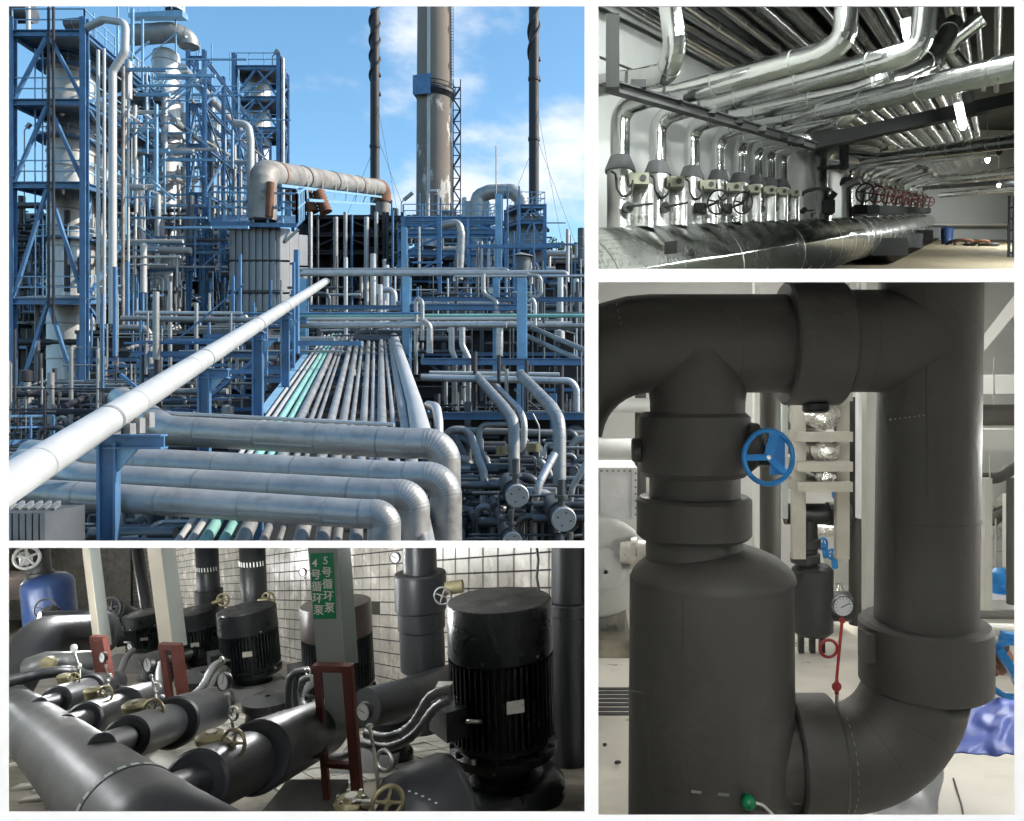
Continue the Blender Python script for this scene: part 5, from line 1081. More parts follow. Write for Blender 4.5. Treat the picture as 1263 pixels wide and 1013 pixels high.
for k in range(10):
    d0 = 5.4; a = at(1048 + 16.5 * k, 152 - 4.2 * k + (k % 2) * 4, d0); b_ = a + U2 * 7.5
    pipe_thing('ceiling_pipe', '%s from the left of the far ceiling pipes above the black channel beam' % no[k], [a - U2 * 1.0, b_], (4.5 + (k % 3)) * d0 / F, M['shiny_rough'], 0, 'pipe', 'far ceiling pipes seen over the channel beam', 0, None, 16)
pp('short bent pipe at the upper right between lamps', [(1212, 22, 3.2), (1165, 58, 3.3), (1188, 86, 3.4), (1195, 120, 3.6)], 19, R=0.06)
pp('long level pipe below the black channel beam, nearer the camera', [(1050, 199, 6.3), (1150, 187, 5.3), (1275, 171, 4.3)], 13, 'shiny_rough')
pp('slim level pipe right under the long level one', [(1085, 206, 7.5), (1232, 187, 5.6)], 7, 'shiny_rough')
pp('lower far cross pipe near the small lamps', [(1150, 223, 9.0), (1280, 210, 7.0)], 11, 'shiny_rough')
pp('lowest thin far cross pipe above the bare end wall', [(1160, 241, 12.0), (1285, 230, 9.5)], 6, 'shiny_rough')
pp('dim far cross pipe between the two lower ones', [(1140, 232, 11.0), (1280, 222, 8.6)], 5, 'dark_pipe')
for (px, py, lb) in ():
    rnd = random.Random(px); mb = MB(); c = at(px, py, 2.55 if px > 1060 else 3.05); pts_ = []
    mb.lathe(c, V(0.6, -0.3, 0.5), [(0.005, -0.06)] + [(0.022 + 0.01 * rnd.random(), -0.05 + 0.02 * i) for i in range(6)] + [(0.005, 0.07)], 9, sharp=2)
    for v_ in mb.v: v_ += V(rnd.uniform(-1, 1), rnd.uniform(-1, 1), rnd.uniform(-1, 1)) * 0.008
    obj('foil_joint', mb, M['foil'], None, lb, 'joint')
for k, (x0, y0, d0, w, lb) in enumerate(((760, 20, 3.9, 26, 'big ceiling duct behind the black hanger'), (920, -6, 4.4, 30, 'big ceiling duct over the middle of the hall'), (1120, -4, 5.0, 30, 'big ceiling duct over the right of the hall'))):
    a = at(x0, y0, d0); b_ = a + U2 * 7.0; a = a - U2 * 0.5
    if a.x < 0.09: a = a + U2 * ((0.09 - a.x) / U2.x)
    pipe_thing('ceiling_duct', lb, [a, b_], w / 2 * d0 / F, M['shiny_rough'], 0, 'duct', None, 0.9, M['shiny_seam'], 24, bw=1.02)
# lamps
mat('lamp_hall', (0.95, 1.0, 0.98), emit=50.0)
ld = U2.normalized()
mat('lamp_hall_fill', (0.95, 1.0, 0.97), emit=115.0)  # brighter tubes added out of view to light the hall
def hall_lamp(label, px, py, d, ln, r, wire=True, dirv=None):
    c = at(px, py, d); u = (dirv or ld).normalized(); rt_ = thing('tube_lamp', label, 'lamp', c, 'lit tube lamps of the pipe hall')
    obj('tube', MB().tube([c - u * ln / 2, c - u * ln * 0.46, c + u * ln * 0.46, c + u * ln / 2], [r * 0.7, r, r, r * 0.7], 14), M['lamp_hall_fill' if ln > 0.8 else 'lamp_hall'], rt_)
    obj('housing', MB().beam(c - u * ln * 0.52 + V(0, 0, r * 1.2), c + u * ln * 0.52 + V(0, 0, r * 1.2), r * 2.8, r * 0.8), M['machine_grey'], rt_)
    if wire: obj('wire', MB().cyl(c + V(0, 0, r * 1.6) - u * ln * 0.3, c + V(0, 0, 0.35 * d / 5) - u * ln * 0.3, 0.004, seg=6), M['machine_grey'], rt_)
hall_lamp('brightest lamp behind the second top elbow', 1119, 40, 2.62, 0.065, 0.013, False, V(0.25, 0.3, -0.5))
hall_lamp('bright lamp just below the second top elbow', 1140, 78, 3.1, 0.085, 0.012, False, V(0.25, 0.3, -0.5))
hall_lamp('hanging lamp under the black channel beam at right', 1185, 145, 4.0, 0.16, 0.016, True, V(0.3, 0.4, -0.3))
hall_lamp('small far lamp below the long level pipe', 1218, 198, 7.0, 0.2, 0.018)
hall_lamp('tiny far lamp nearest the bare end wall', 1232, 229, 9.0, 0.22, 0.018)
hall_lamp('added lamp out of view over the entrance of the pipe hall', 1000, -130, 2.0, 0.9, 0.03, False)
hall_lamp('added lamp out of view over the right side of the pipe hall', 1420, 150, 2.6, 0.9, 0.03, False)
hall_lamp('added lamp beyond the right edge beside the long level pipe', 1330, 225, 7.5, 1.2, 0.04, False)
hall_lamp('added lamp beyond the right edge near the end wall', 1300, 240, 11.5, 1.4, 0.05, False)
# control box, floor things
c = at(832, 305, 2.45); root = thing('control_box', 'small black box with square window fixed on the big header', 'box', c)
e1 = U2.normalized(); 
obj('case', MB().box(c, e1 * 0.034, V(0.02, -0.012, 0), V(0.0, -0.004, 0.02)), M['black_paint'], root); obj('window', MB().box(c + V(0.008, -0.022, 0.002), e1 * 0.018, V(0.002, -0.001, 0), V(0.0, -0.004, 0.010)), M['conduit'], root)
root = thing('pipe_trough', 'dark green trough and blocks under the far header', 'support', at(1110, 310, 8.5))
for k in range(5):
    px = 1068 + 18 * k; d = dz(px); c = s1 + (s2 - s1) * (0.10 + 0.19 * k); z1 = c.z - HR; z0 = fz2(c.y)
    obj('block', MB().box(V(c.x + 0.06, c.y, (z0 + z1 + 0.08) / 2), 0.20, 0.42, max(0.04, (z1 - z0 + 0.08) / 2)), M['black_steel'], root)
root = thing('waste_bin', 'dark blue bin standing by the end of the far header', 'bin', at(1168, 297, 13.0))
c = at(1168, 299, 13.0); obj('drum', MB().lathe(V(c.x, c.y, fz2(13.0)), UP, [(0.09, 0), (0.11, 0.25), (0.115, 0.26), (0.10, 0.28), (0.001, 0.285)], 18), M['tank_blue'], root)
if 0: root = thing('blue_box', 'small blue and white box on the tan floor', 'box', at(1163, 318, 9.2))
if 0: obj('carton', MB().box(V(c.x, c.y, fz2(9.2) + 0.06), 0.06, 0.06, 0.06), M['tank_blue'], root); obj('side', MB().box(V(c.x - 0.075, c.y, fz2(9.2) + 0.06), 0.012, 0.05, 0.055), M['plastic_white'], root)
root = thing('debris_heap', 'heap of dark red hoses on the floor before the end wall', 'hose', at(1188, 298, 12.6))
rnd = random.Random(5)
for k in range(5):
    c = V(at(1180 + 6 * k, 0, 12.6).x, 12.6 - 0.1 * k, fz2(12.6 - 0.1 * k) + 0.03); obj('coil', MB().torus(c, V(rnd.uniform(-0.3, 0.3), rnd.uniform(-0.3, 0.3), 1), 0.13 + 0.03 * rnd.random(), 0.022, 20, 6), M['rust'] if k % 2 else M['dark_metal'], root)
root = thing('step_ladder', 'dark step ladder at the right edge of the tan floor', 'ladder', at(1248, 320, 9.5))
for px in (1245, 1251): obj('rail', MB().cyl(at(px, 242, 9.6), at(px - 1, 318, 9.4), 0.018, seg=8), M['dark_metal'], root)
for k in range(5): obj('rung', MB().cyl(at(1244.6, 256 + 14 * k, 9.5), at(1250.6, 256 + 14 * k, 9.5), 0.012, seg=6), M['dark_metal'], root)
obj('wall_pipe', MB().cyl(at(1150, 277, 14.6), at(1250, 277, 14.6), 0.03, seg=12), M['post_white'], None, 'thin white pipe running low along the end wall', 'pipe')
CLIP = []
# ================================================================ THE REFINERY (upper left)
U1 = V((449 - CX) / F, 1, (CY - 337) / F)                  # receding direction of racks and towers
def steel(name, label, p0, p1, w, m='blue_steel', cat='beam', group=None, parent=None):
    return obj(name, MB().ibeam(p0, p1, w, w, up=UP if abs((Vector(p1) - Vector(p0)).normalized().z) < 0.9 else V(0, -1, 0)), M[m], parent, label, cat, group)
def railing(p0, p1, h, parent, m='blue_steel', step=2.0, t=0.06):
    mb = MB(); ln = (p1 - p0).length; n = max(2, int(ln / step))
    for k in range(n + 1): q = p0 + (p1 - p0) * (k / n); mb.beam(q, q + V(0, 0, h), t)
    for f in (0.5, 1.0): mb.beam(p0 + V(0, 0, h * f), p1 + V(0, 0, h * f), t)
    return obj('railing', mb, M[m], parent)
def tower(name, label, A, B, d, dds, pys, base_py, top_py, w, m='blue_steel', rail=1.4, deck=True, brace=True, mids=(), cat='tower', rstep=2.2, decks=None, sides=True):
    pa0 = at(A, base_py, d); pb0 = at(B, base_py, d); zt = at(0, top_py, d).z - pa0.z
    zs = [at(0, y, d).z - pa0.z for y in pys]
    root = thing(name, label, cat, (pa0 + pb0) / 2)
    pos = [pa0 + U1 * k for k in dds], [pb0 + U1 * k for k in dds]
    for s in pos:
        for q in s: obj('post', MB().ibeam(q, q + V(0, 0, zt), w, w, up=V(0, -1, 0)), M[m], root)
    for px in mids:
        q = at(px, base_py, d); obj('post', MB().ibeam(q, q + V(0, 0, zt), w * 0.8, w * 0.8, up=V(0, -1, 0)), M[m], root)
    last = len(dds) - 1
    for i, z in enumerate(zs):
        zz = V(0, 0, z)
        for k in (0, last): obj('beam', MB().ibeam(pos[0][k] + zz, pos[1][k] + zz, w * 0.9, w * 1.1), M[m], root)
        for s in pos:
            for k in range(last): obj('beam', MB().ibeam(s[k] + zz, s[k + 1] + zz, w * 0.9, w * 1.1), M[m], root)
        if deck and (decks is None or i in decks):
            hh = V(0, 0, z + w * 0.56)
            obj('deck', MB().hexa([pos[0][0] + hh, pos[1][0] + hh, pos[1][last] + hh, pos[0][last] + hh] + [q + hh + V(0, 0, w * 0.15) for q in (pos[0][0], pos[1][0], pos[1][last], pos[0][last])]), M['grating'], root)
        if rail:
            zr = V(0, 0, z + w * 0.6)
            railing(pos[0][0] + zr, pos[1][0] + zr, rail, root, 'pale_blue_steel', rstep, w * 0.18)  # rails take the paler blue to stand for sunlit highlights
            for k in range(last): railing(pos[1][k] + zr, pos[1][k + 1] + zr, rail, root, 'pale_blue_steel', rstep, w * 0.18)
        if brace:
            z0 = zs[i + 1] if i + 1 < len(zs) else 0.0
            a, b = (pos[0][0], pos[1][0]) if i % 2 == 0 else (pos[1][0], pos[0][0])
            mid = (pos[0][0] + pos[1][0]) / 2
            obj('brace', MB().beam(pos[0][0] + V(0, 0, z0), mid + zz, w * 0.5), M[m], root); obj('brace', MB().beam(mid + zz, pos[1][0] + V(0, 0, z0), w * 0.5), M[m], root)
            for k in range(last):
                p, q = pos[1][k], pos[1][k + 1]
                if (i + k) % 2: p, q = q, p
                obj('brace', MB().beam(p + V(0, 0, z0), q + zz, w * 0.5), M[m], root)
    return root, pos, zs
def column(label, px, d, wpx, py0, py1, m, bands, dome=True, skirt=True, name='column', ladder=False):
    r = wpx / 2 * d / F; a = at(px, py1, d); h = at(0, py0, d).z - a.z
    root = thing(name, label, 'column', a)
    pr = [(r * 1.25, 0), (r, r * 0.9)] if skirt else [(r, 0)]
    pr += [(r, h)]
    if dome: pr += [(r * 0.92, h + r * 0.28), (r * 0.6, h + r * 0.5), (0.01, h + r * 0.58)]
    obj('shell', MB().lathe(a, UP, pr, 36, sharp=0.75), M[m], root)
    for k in range(bands):
        z = h * (k + 0.6) / bands + random.uniform(-0.3, 0.3)
        obj('band', MB().lathe(a + V(0, 0, z), UP, [(r * 1.0, -0.07), (r * 1.03, -0.06), (r * 1.03, 0.06), (r * 1.0, 0.07)], 36), M['seam_metal'], root)
    return root, a, r, h
def P1(label, pts, dpx, m='cladding', bands=0.0, R=None, gore=False, name='clad_pipe', group=None, seg=18, cat='pipe'):
    pp_ = [at(*p) for p in pts]; r = dpx / 2 * pts[0][2] / F
    return pipe_thing(name, label, pp_, r, M[m], R if R is not None else r * 3, cat, group, bands, M['seam_metal'], seg, 7, gore)
# ---- front cross pipes ---------------------------------------------------------------------------
def cross(label, x0, y0, d0, x1, y1, d1, xv, dpx, left=None):
    r = dpx / 2 * d1 / F
    a, b = at(x0, y0, d0), at(x1, y1, d1); e = at(xv, y1, d1); down = V(e.x, e.y, e.z - 9)
    corner = V(at(xv, 0, d1).x, b.y, b.z - (at(xv, 0, d1).x - b.x) * 0.0)
    root = thing('cross_pipe', label, 'pipe', a, 'big clad pipes bending down in front')
    pts = ([left] if left is not None else []) + [a, b, corner, down]
    pth = fillet(pts, (corner - b).length * 0.97, 11)
    obj('jacket', MB().tube(pth, r, 40, gore=True), M['cladding_bright'], root)
    ln = (b - a).length; n = max(4, int(ln / 2.1)); t = (b - a).normalized()
    for k in range(n):
        p = a + t * ln * (k + 0.6) / n; obj('seam', MB().cyl(p - t * 0.03, p + t * 0.03, r * 1.008, seg=40), M['seam_metal'], root)
        q = p + t * ln * 0.5 / n
        _, A_, B_ = frame_of(t)
        sgn = V(0, -1, 0)
        dv = (sgn * 0.92 - V(0, 0, 1) * (0.25 + 0.2 * (k % 2))).normalized()
        obj('lap_strip', MB().beam(p + dv * r * 1.002, p + t * ln * (0.95 if k < n - 1 else 0.4) / n + dv * r * 1.002, 0.03, 0.045), M['seam_metal'], root)
    bend = [p for p in pth if p.x > b.x - 0.05 and p.z > down.z + 0.5]
    for i in range(1, len(bend) - 1):
        t2 = (bend[i + 1] - bend[i - 1]).normalized(); obj('seam', MB().cyl(bend[i] - t2 * 0.012, bend[i] + t2 * 0.012, r * 1.012, seg=40), M['seam_metal'], root)
    return root
cross('rearmost of the four big clad pipes, elbowed at both ends', 205, 531, 21.2, 500, 547, 20.5, 549, 38, left=at(150, 492, 27))
cross('second rearmost big clad pipe bending down in front', 120, 569, 19.0, 500, 589, 18.5, 550, 39, left=at(40, 560, 20.5))
cross('second nearest big clad pipe bending down in front', 100, 590, 17.4, 472, 610, 16.8, 511, 38, left=at(30, 570, 19.5))
cross('nearest big clad pipe bending down in front', 40, 608, 16.0, 446, 634, 15.5, 476, 36, left=at(-40, 600, 17.2))
P1('thin clad pipe lying along the top of the rearmost big pipe', [(190, 509, 22.0), (486, 524, 21.5)], 5)
# ---- rack pipes -------------------------------------------------------------------------------------
HRK = 6.3
def rk(px, py): return at(px, py, HRK * F / (py - 337))
rack = [(331, 388, 5, 'white_pipe', 'leftmost thin white rack pipe'), (341, 394, 7, 'white_pipe', 'second white rack pipe from the left beside the mint green pair'), (351, 400, 8, 'teal_paint', 'left one of the two mint green rack pipes'), (362, 405, 8, 'teal_paint', 'right one of the two mint green rack pipes'),
        (374, 411, 10, 'cladding_bright', 'clad rack pipe just right of the mint green pair'), (386, 417, 6, 'cladding_bright', 'thin left pipe of the close pair on the rack'), (395, 421, 5, 'cladding_bright', 'thin right pipe of the close pair on the rack'), (411, 431, 10, 'cladding_bright', 'thick clad rack pipe left of centre'),
        (425, 439, 10, 'cladding_dull', 'thick dull clad rack pipe at centre'), (436, 446, 6, 'cladding_bright', 'thin bright rack pipe right of centre'), (449, 454, 9, 'cladding_dull', 'dull rack pipe sixth from the right'), (460, 461, 6, 'cladding', 'thin rack pipe fifth from the right'),
        (471, 470, 11, 'cladding_bright', 'fat rack pipe fourth from the right'), (484, 476, 6, 'cladding', 'thin rack pipe third from the right'), (497, 483, 12, 'cladding_bright', 'fat rack pipe second from the right')]
for k, (xa, xb, w, m, lb) in enumerate(rack):
    a = rk(xa, 514); b = rk(xb, 433); u = (b - a); p0 = a - u * 0.66; p1 = b + u * 0.5
    r = w / 2 * a.y / F * 0.95; up = V(0, 0, r + random.uniform(-0.02, 0.05))
    pipe_thing('rack_pipe', lb, [p0 + up, p1 + up], r, M[m], 0, 'pipe', 'parallel pipes on the rack', 6.5, M['seam_metal'] if m != 'teal_paint' else M[m], 16)
P1('rightmost and fattest rack pipe with pale blue tape, meeting the front pipes', [(522, 545, 24), (512, 500, 33), (490, 428, 58), (484, 408, 75)], 27, 'white_pipe', 0, R=4)
P1('short bent pipe end right of the fattest rack pipe', [(528, 500, 33), (538, 502, 32), (541, 520, 31), (541, 575, 30)], 11, 'cladding', 0, R=1.0, gore=True)
for k, py in enumerate((436, 462, 520, 600)):
    d = HRK * F / (py - 337); a = rk(318 - (0 if py < 470 else 20) + (0 if py > 440 else 60), py); b = rk(505 + (22 if py > 470 else 0), py)
    steel('rack_sleeper', ['blue sleeper beam under the far end of the rack pipes', 'blue sleeper beam under the middle of the rack pipes', 'blue sleeper beam hidden behind the rearmost big pipe', 'blue sleeper beam beneath the front pipes'][k], a - V(0, 0, 0.3), b - V(0, 0, 0.3), 0.45, 'blue_steel', 'beam', 'sleepers of the pipe rack')
steel('rack_edge_beam', 'pale blue edge beam sloping along the left side of the rack', rk(322, 514), rk(377, 440), 0.35, 'pale_blue_steel')
# ---- the long white pipe and its supports ----------------------------------------------------------
root = thing('long_white_pipe', 'long white pipe sweeping from the lower left up to the pipe bridge', 'pipe', at(0, 597, 11))
wp = [at(-40, 628, 10.2), at(200, 476, 15.8), at(398, 350, 60)]
wa, wb_ = at(-30, 622, 10.4), at(402, 347, 62)
obj('jacket', MB().cyl(wa, wb_, 0.29, seg=40), M['white_pipe'], root)
t = (wb_ - wa).normalized()
for k in range(11):
    p = wa + (wb_ - wa) * (0.035 + 0.088 * k); obj('weld_seam', MB().cyl(p - t * 0.02, p + t * 0.02, 0.2915, seg=40), M['cladding_bright'], root)
def wpipe(px):                                             # point on the white pipe's axis at that picture column
    lo, hi = 0.0, 1.0
    for _ in range(40):
        m_ = (lo + hi) / 2; q = wa + (wb_ - wa) * m_
        if CX + F * q.x / q.y < px: lo = m_
        else: hi = m_
    return wa + (wb_ - wa) * lo
def support(label, px, foot_py, w, arm):
    q = wpipe(px); root = thing('pipe_support', label, 'support', V(q.x, q.y, gz(q.y)), 'blue supports of the white pipe')
    zt = q.z - 0.29 - w * 0.5; zb2 = gz(q.y)
    obj('post', MB().ibeam(V(q.x, q.y, zb2), V(q.x, q.y, zt), w, w, up=V(1, 0.3, 0)), M['blue_steel'], root)
    obj('arm', MB().ibeam(V(q.x - w * 0.6, q.y, zt), V(q.x + arm, q.y + 0.02, zt), w * 0.8, w * 0.9), M['blue_steel'], root)
    obj('gusset', MB().poly([V(q.x + w * 0.5, q.y - 0.02, zt - w * 0.45), V(q.x + w * 1.8, q.y - 0.02, zt - w * 0.45), V(q.x + w * 0.5, q.y - 0.02, zt - w * 1.9)]).poly([V(q.x + w * 0.5, q.y + 0.02, zt - w * 1.9), V(q.x + w * 1.8, q.y + 0.02, zt - w * 0.45), V(q.x + w * 0.5, q.y + 0.02, zt - w * 0.45)]), M['pale_blue_steel'], root)
    obj('strap', MB().cyl(q - t * 0.06, q + t * 0.06, 0.302, seg=32), M['seam_metal'], root)
    obj('shoe', MB().box(V(q.x, q.y, zt + w * 0.5), w * 0.35, w * 0.6, w * 0.1), M['seam_metal'], root)
support('nearest blue post and arm under the white pipe', 134, 667, 0.34, 1.15)
support('second blue post and arm under the white pipe', 252, 512, 0.34, 0.75)
support('third blue post and arm under the white pipe', 318, 512, 0.42, 0.3)
support('fourth blue post under the white pipe near the bridge', 352, 467, 0.42, 0.3)
# louvred box and small cabinet at the lower left
root = thing('louvre_box', 'dark louvred cooler box in the lower left corner', 'box', at(40, 667, 13.2))
for k in range(9): obj('slat', MB().box(at(14 + 8 * k, 650, 13.2), 0.045, 0.5, 0.33), M['dark_pipe'], root)
for k in range(6):
    for j in range(2): obj('ridge', MB().beam(at(10 + 11 * k, 628 - 3 * j, 13.0 + 0.5 * j), at(18 + 11 * k, 622 - 3 * j, 13.2 + 0.5 * j), 0.06, 0.05), M['cladding_dull'], root)
obj('core', MB().box(at(44, 655, 13.8), 0.5, 0.4, 0.35), M['dark_metal'], root)
root = thing('junction_cabinet', 'white junction cabinets on the nearest support arm', 'cabinet', at(165, 540, 15.5))
for k in range(3): obj('cabinet', MB().box(at(160 + 12 * k, 532 - 7 * k, 15.6 + 0.5 * k), 0.07, 0.1, 0.17), M['cladding_bright'], root); 
# ---- left tower ---------------------------------------------------------------------------------------
T1, pos1, zs1 = tower('steel_tower', 'blue steel tower around the big column at the left', 15, 104, 68, [0, 19.5, 33], [42, 127, 229, 372], 512, 22, 0.55, rail=2.0, rstep=2.6)
for (x, y0, y1) in ((60, 8, 380), (66, 8, 400)): obj('hoist_rail', MB().beam(at(x, y0, 66.5), at(x, y1, 66.5), 0.17), M['dark_metal'], T1)
def on_right(k, z): return pos1[1][0] + U1 * k + V(0, 0, z)
for (k0, k1, i, dzz) in ((15, 30, 1, 1.6), (20, 33, 2, 0.9)): obj('orange_strip', MB().beam(on_right(k0, zs1[i] + dzz), on_right(k1, zs1[i] + dzz), 0.12, 0.35), M['orange_paint'], T1, 'orange safety strip on the railing')
mb = MB()
st0, st1 = on_right(24, zs1[0] + 0.2), on_right(31, zs1[0] + 6.5)
for s in (-0.5, 0.5): mb.beam(st0 + V(s * 1.2, 0, 0), st1 + V(s * 1.2, 0, 0), 0.22, 0.3)
for k in range(12): q = st0 + (st1 - st0) * (k / 11); mb.beam(q + V(-0.6, 0, 0), q + V(0.6, 0, 0), 0.3, 0.05)
for s in (-0.6, 0.6): mb.beam(st0 + V(s, 0, 1.1), st1 + V(s, 0, 1.1), 0.08)
obj('stair', mb, M['pale_blue_steel'], T1)
mb = MB()
for s in (-0.35, 0.35): mb.beam(at(48, 372, 68.6) + V(s, 0, 0), at(48, 60, 68.6) + V(s, 0, 0), 0.09)
for k in range(0): q = at(48, 372 - k * 6.8, 68.6); mb.beam(q + V(-0.35, 0, 0), q + V(0.35, 0, 0), 0.06)
obj('ladder', mb, M['blue_steel'], T1)
column('big clad column standing inside the left blue tower', 88, 76, 50, 62, 508, 'column_cladding', 19)
column('clad column in the rear bay of the left tower', 205, 96, 31, 70, 415, 'column_cladding', 15)
P1('fat vessel neck elbow on top of the rear column', [(158, 44, 93), (214, 40, 94), (232, 48, 95), (233, 58, 95)], 24, 'cladding_dull', 2.5, R=1.6, gore=True)
root = thing('head_platform', 'pale blue platform around the head of the rear column', 'platform', at(195, 20, 95))
obj('deck', MB().hexa([at(158, 21, 92), at(225, 20, 92), at(232, 26, 99), at(165, 26, 99), at(158, 16, 92), at(225, 12, 92), at(232, 19, 99), at(165, 20, 99)]), M['pale_blue_steel'], root)
railing(at(158, 15, 92), at(225, 11, 92), 1.6, root, 'pale_blue_steel', 1.2, 0.08)
column('white column head rising through the pale blue platform', 216, 97, 22, -20, 14, 'column_cladding', 2, name='column_head', skirt=False)
P1('gooseneck pipe bending over the top of the left tower', [(139, 400, 66), (139, 88, 66), (154, 64, 66), (155, 28, 66), (128, 24, 67), (108, 34, 68)], 9, 'white_pipe', 0, R=0.9)
P1('thin white standpipe left of the gooseneck pipe', [(121, 400, 66), (121, 62, 66)], 4, 'white_pipe')
P1('second thin white standpipe left of the gooseneck pipe', [(128.5, 400, 67), (128.5, 60, 67)], 3.5, 'white_pipe')
P1('thin brownish standpipe right of the gooseneck pipe', [(151.5, 400, 72), (152, 82, 72)], 4, 'rusty_cladding')
P1('thin white standpipe right of the brownish one', [(158.5, 400, 74), (158, 84, 74)], 3, 'white_pipe')
P1('thin grey standpipe close before the rear column', [(167, 400, 80), (167, 130, 80)], 3.5, 'cladding')
P1('white bent pipe turning level below the rear bay', [(163, 232, 82), (174, 234, 82), (176, 308, 82), (235, 309, 82)], 8, 'white_pipe', 0, R=1.0)
P1('dark drum seen through the top left railing', [(8, 16, 75), (40, 16, 75)], 24, 'dark_pipe')
P1('dark heat exchanger lying on the top deck of the left tower', [(82, 31, 74), (106, 29, 74)], 14, 'dark_pipe', 1.5)
P1('bright standpipe on the top left deck', [(35, 40, 70), (35, 5, 70)], 5, 'white_pipe')
P1('first tall grey pipe at the far left under the tower', [(46, 372, 70), (46, 490, 70)], 6, 'dark_pipe')
# lamp on a pole by the left tower
def flood(label, px, py, base, d, s=1.0, flip=1):
    root = thing('lamp_post', label, 'lamp', at(px, base, d)); K = d / F
    obj('pole', MB().tube(fillet([at(px, base, d), at(px, py + 4, d), at(px + 6 * flip, py - 3, d)], 3 * K), 0.7 * K, 8), M['cladding_dull'], root)
    obj('head', MB().beam(at(px + 3 * flip, py + 1, d), at(px + 14 * flip * s, py - 8 * s, d), 2.2 * K * 2, 3.2 * K), M['seam_metal'], root)
flood('small flood lamp on a thin pole behind the left tower', 30, 157, 330, 85, 0.55)
flood('flood lamp on a bent pole left of the concrete chimney', 495, 246, 280, 120)
# ---- receding rack of posts and pipes behind -------------------------------------------------------------
T2, pos2, zs2 = tower('pipe_trestle', 'tall pale blue trestle receding behind the left tower', 232, 252, 88, [0, 12, 24, 36, 48, 62], [72, 130, 180, 240], 420, 62, 0.4, 'blue_steel', rail=0, deck=False)
P1('long clad pipe receding along the top of the trestle', [(225, 84, 84), (300, 165, 122)], 11, 'cladding', 5.0)
P1('long clad pipe receding along the middle of the trestle', [(214, 150, 84), (292, 205, 122)], 9, 'cladding_dull', 5.0)
P1('brown pipe receding along the trestle below the clad ones', [(236, 124, 86), (330, 198, 140)], 3.5, 'rusty_cladding')
P1('second brown pipe receding lower along the trestle', [(246, 170, 88), (304, 204, 116)], 4, 'rusty_cladding')
P1('white elbow pipe standing left of the rusty duct', [(290, 152, 100), (306, 154, 100), (309, 172, 100), (309, 240, 100)], 9, 'white_pipe', 0, R=1.0)
for k, (x, y0, y1, w, m) in enumerate(((228, 200, 300, 4, 'cladding'), (238, 130, 330, 3, 'white_pipe'), (262, 175, 300, 4, 'cladding_dull'), (270, 190, 300, 3, 'white_pipe'), (277, 160, 280, 4, 'cladding'), (289, 180, 275, 5, 'cladding_dull'), (297, 205, 270, 3, 'white_pipe'), (316, 190, 260, 3, 'cladding'))):
    P1('%s thin standpipe from the left behind the platform house' % ['first', 'second', 'third', 'fourth', 'fifth', 'sixth', 'seventh', 'eighth'][k], [(x, y0, 96 + 2 * k), (x + 0.5, y1, 96 + 2 * k)], w, m, group='standpipes behind the platform house')
# far tower
T3, pos3, zs3 = tower('steel_tower', 'farther dark blue tower with a pale column inside', 289, 344, 150, [0, 16], [84, 122, 160], 260, 66, 0.8, rail=2.6, rstep=3)
column('pale column inside the farther dark blue tower', 318, 158, 29, 92, 262, 'column_cladding', 5)
P1('pale vertical pipe on the right side of the farther tower', [(349, 250, 150), (349, 72, 150), (343, 68, 150)], 4.5, 'cladding_bright', 0, R=1)
flood('lamp cluster on top of the farther tower', 336, 66, 84, 150, 0.5)
mb = MB()
for k in range(3):
    y = [122, 160, 198][k]
    for s in (0, 1.2): mb.beam(at(300, y - 2, 149 - s), at(338, y - 36, 149 - s), 0.3)
obj('stair', mb, M['blue_steel'], T3)
# ---- platform house ---------------------------------------------------------------------------------------
root = thing('platform_house', 'corrugated grey furnace house with blue railed platform', 'building', at(318, 395, 85))
d = 85; K = d / F
a, b = at(283, 400, d), at(345, 400, d); side = U1.normalized() * 5.2; side = V(13.5 * K + 0, 5.0, 0.9)
z_ = [at(0, y, d).z for y in (400, 362, 322, 280)]
for t_ in range(3):
    z0, z1 = z_[t_] + 0.12, z_[t_ + 1] - 0.12
    for k in range(15):
        x0 = a.x + (b.x - a.x) * k / 15; x1 = a.x + (b.x - a.x) * (k + 1) / 15; dy = -0.2 if k % 2 else 0.0
        obj('panel', MB().box(V((x0 + x1) / 2, d + dy, (z0 + z1) / 2), (x1 - x0) / 2 - 0.012, 0.06, (z1 - z0) / 2), M['corrugated'], root)
    for k in range(3):
        p = b + side * ((k + 0.5) / 3); q = side / 3
        obj('side_panel', MB().box(V(p.x, p.y, (z0 + z1) / 2 + 0.15), q / 2 * 0.97, V(0.05, 0, 0), V(0, 0, (z1 - z0) / 2)), M['corrugated'], root)
    obj('seam_strip', MB().box(V((a.x + b.x) / 2, d - 0.12, z_[t_ + 1]), (b.x - a.x) / 2 + 0.1, 0.06, 0.13), M['dark_metal'], root)
obj('core', MB().box(V((a.x + b.x) / 2, d + 2.6, (z_[0] + z_[3]) / 2), (b.x - a.x) / 2 - 0.1, 2.4, (z_[3] - z_[0]) / 2), M['dark_metal'], root)
pd = [at(259, 279, 83.5), at(366, 281, 83.5), at(376, 271, 92), at(270, 270, 92)]
obj('deck', MB().hexa(pd + [q + V(0, 0, 0.5) for q in pd]), M['blue_steel'], root)
for k in range(3): railing(pd[k] + V(0, 0, 0.5), pd[(k + 1) % 4] + V(0, 0, 0.5), 3.4, root, 'pale_blue_steel', 1.6, 0.2)
for px in (350, 362): obj('bracket', MB().beam(at(350, 300, 84), at(px + 6, 283, 84), 0.25), M['cladding_bright'], root)
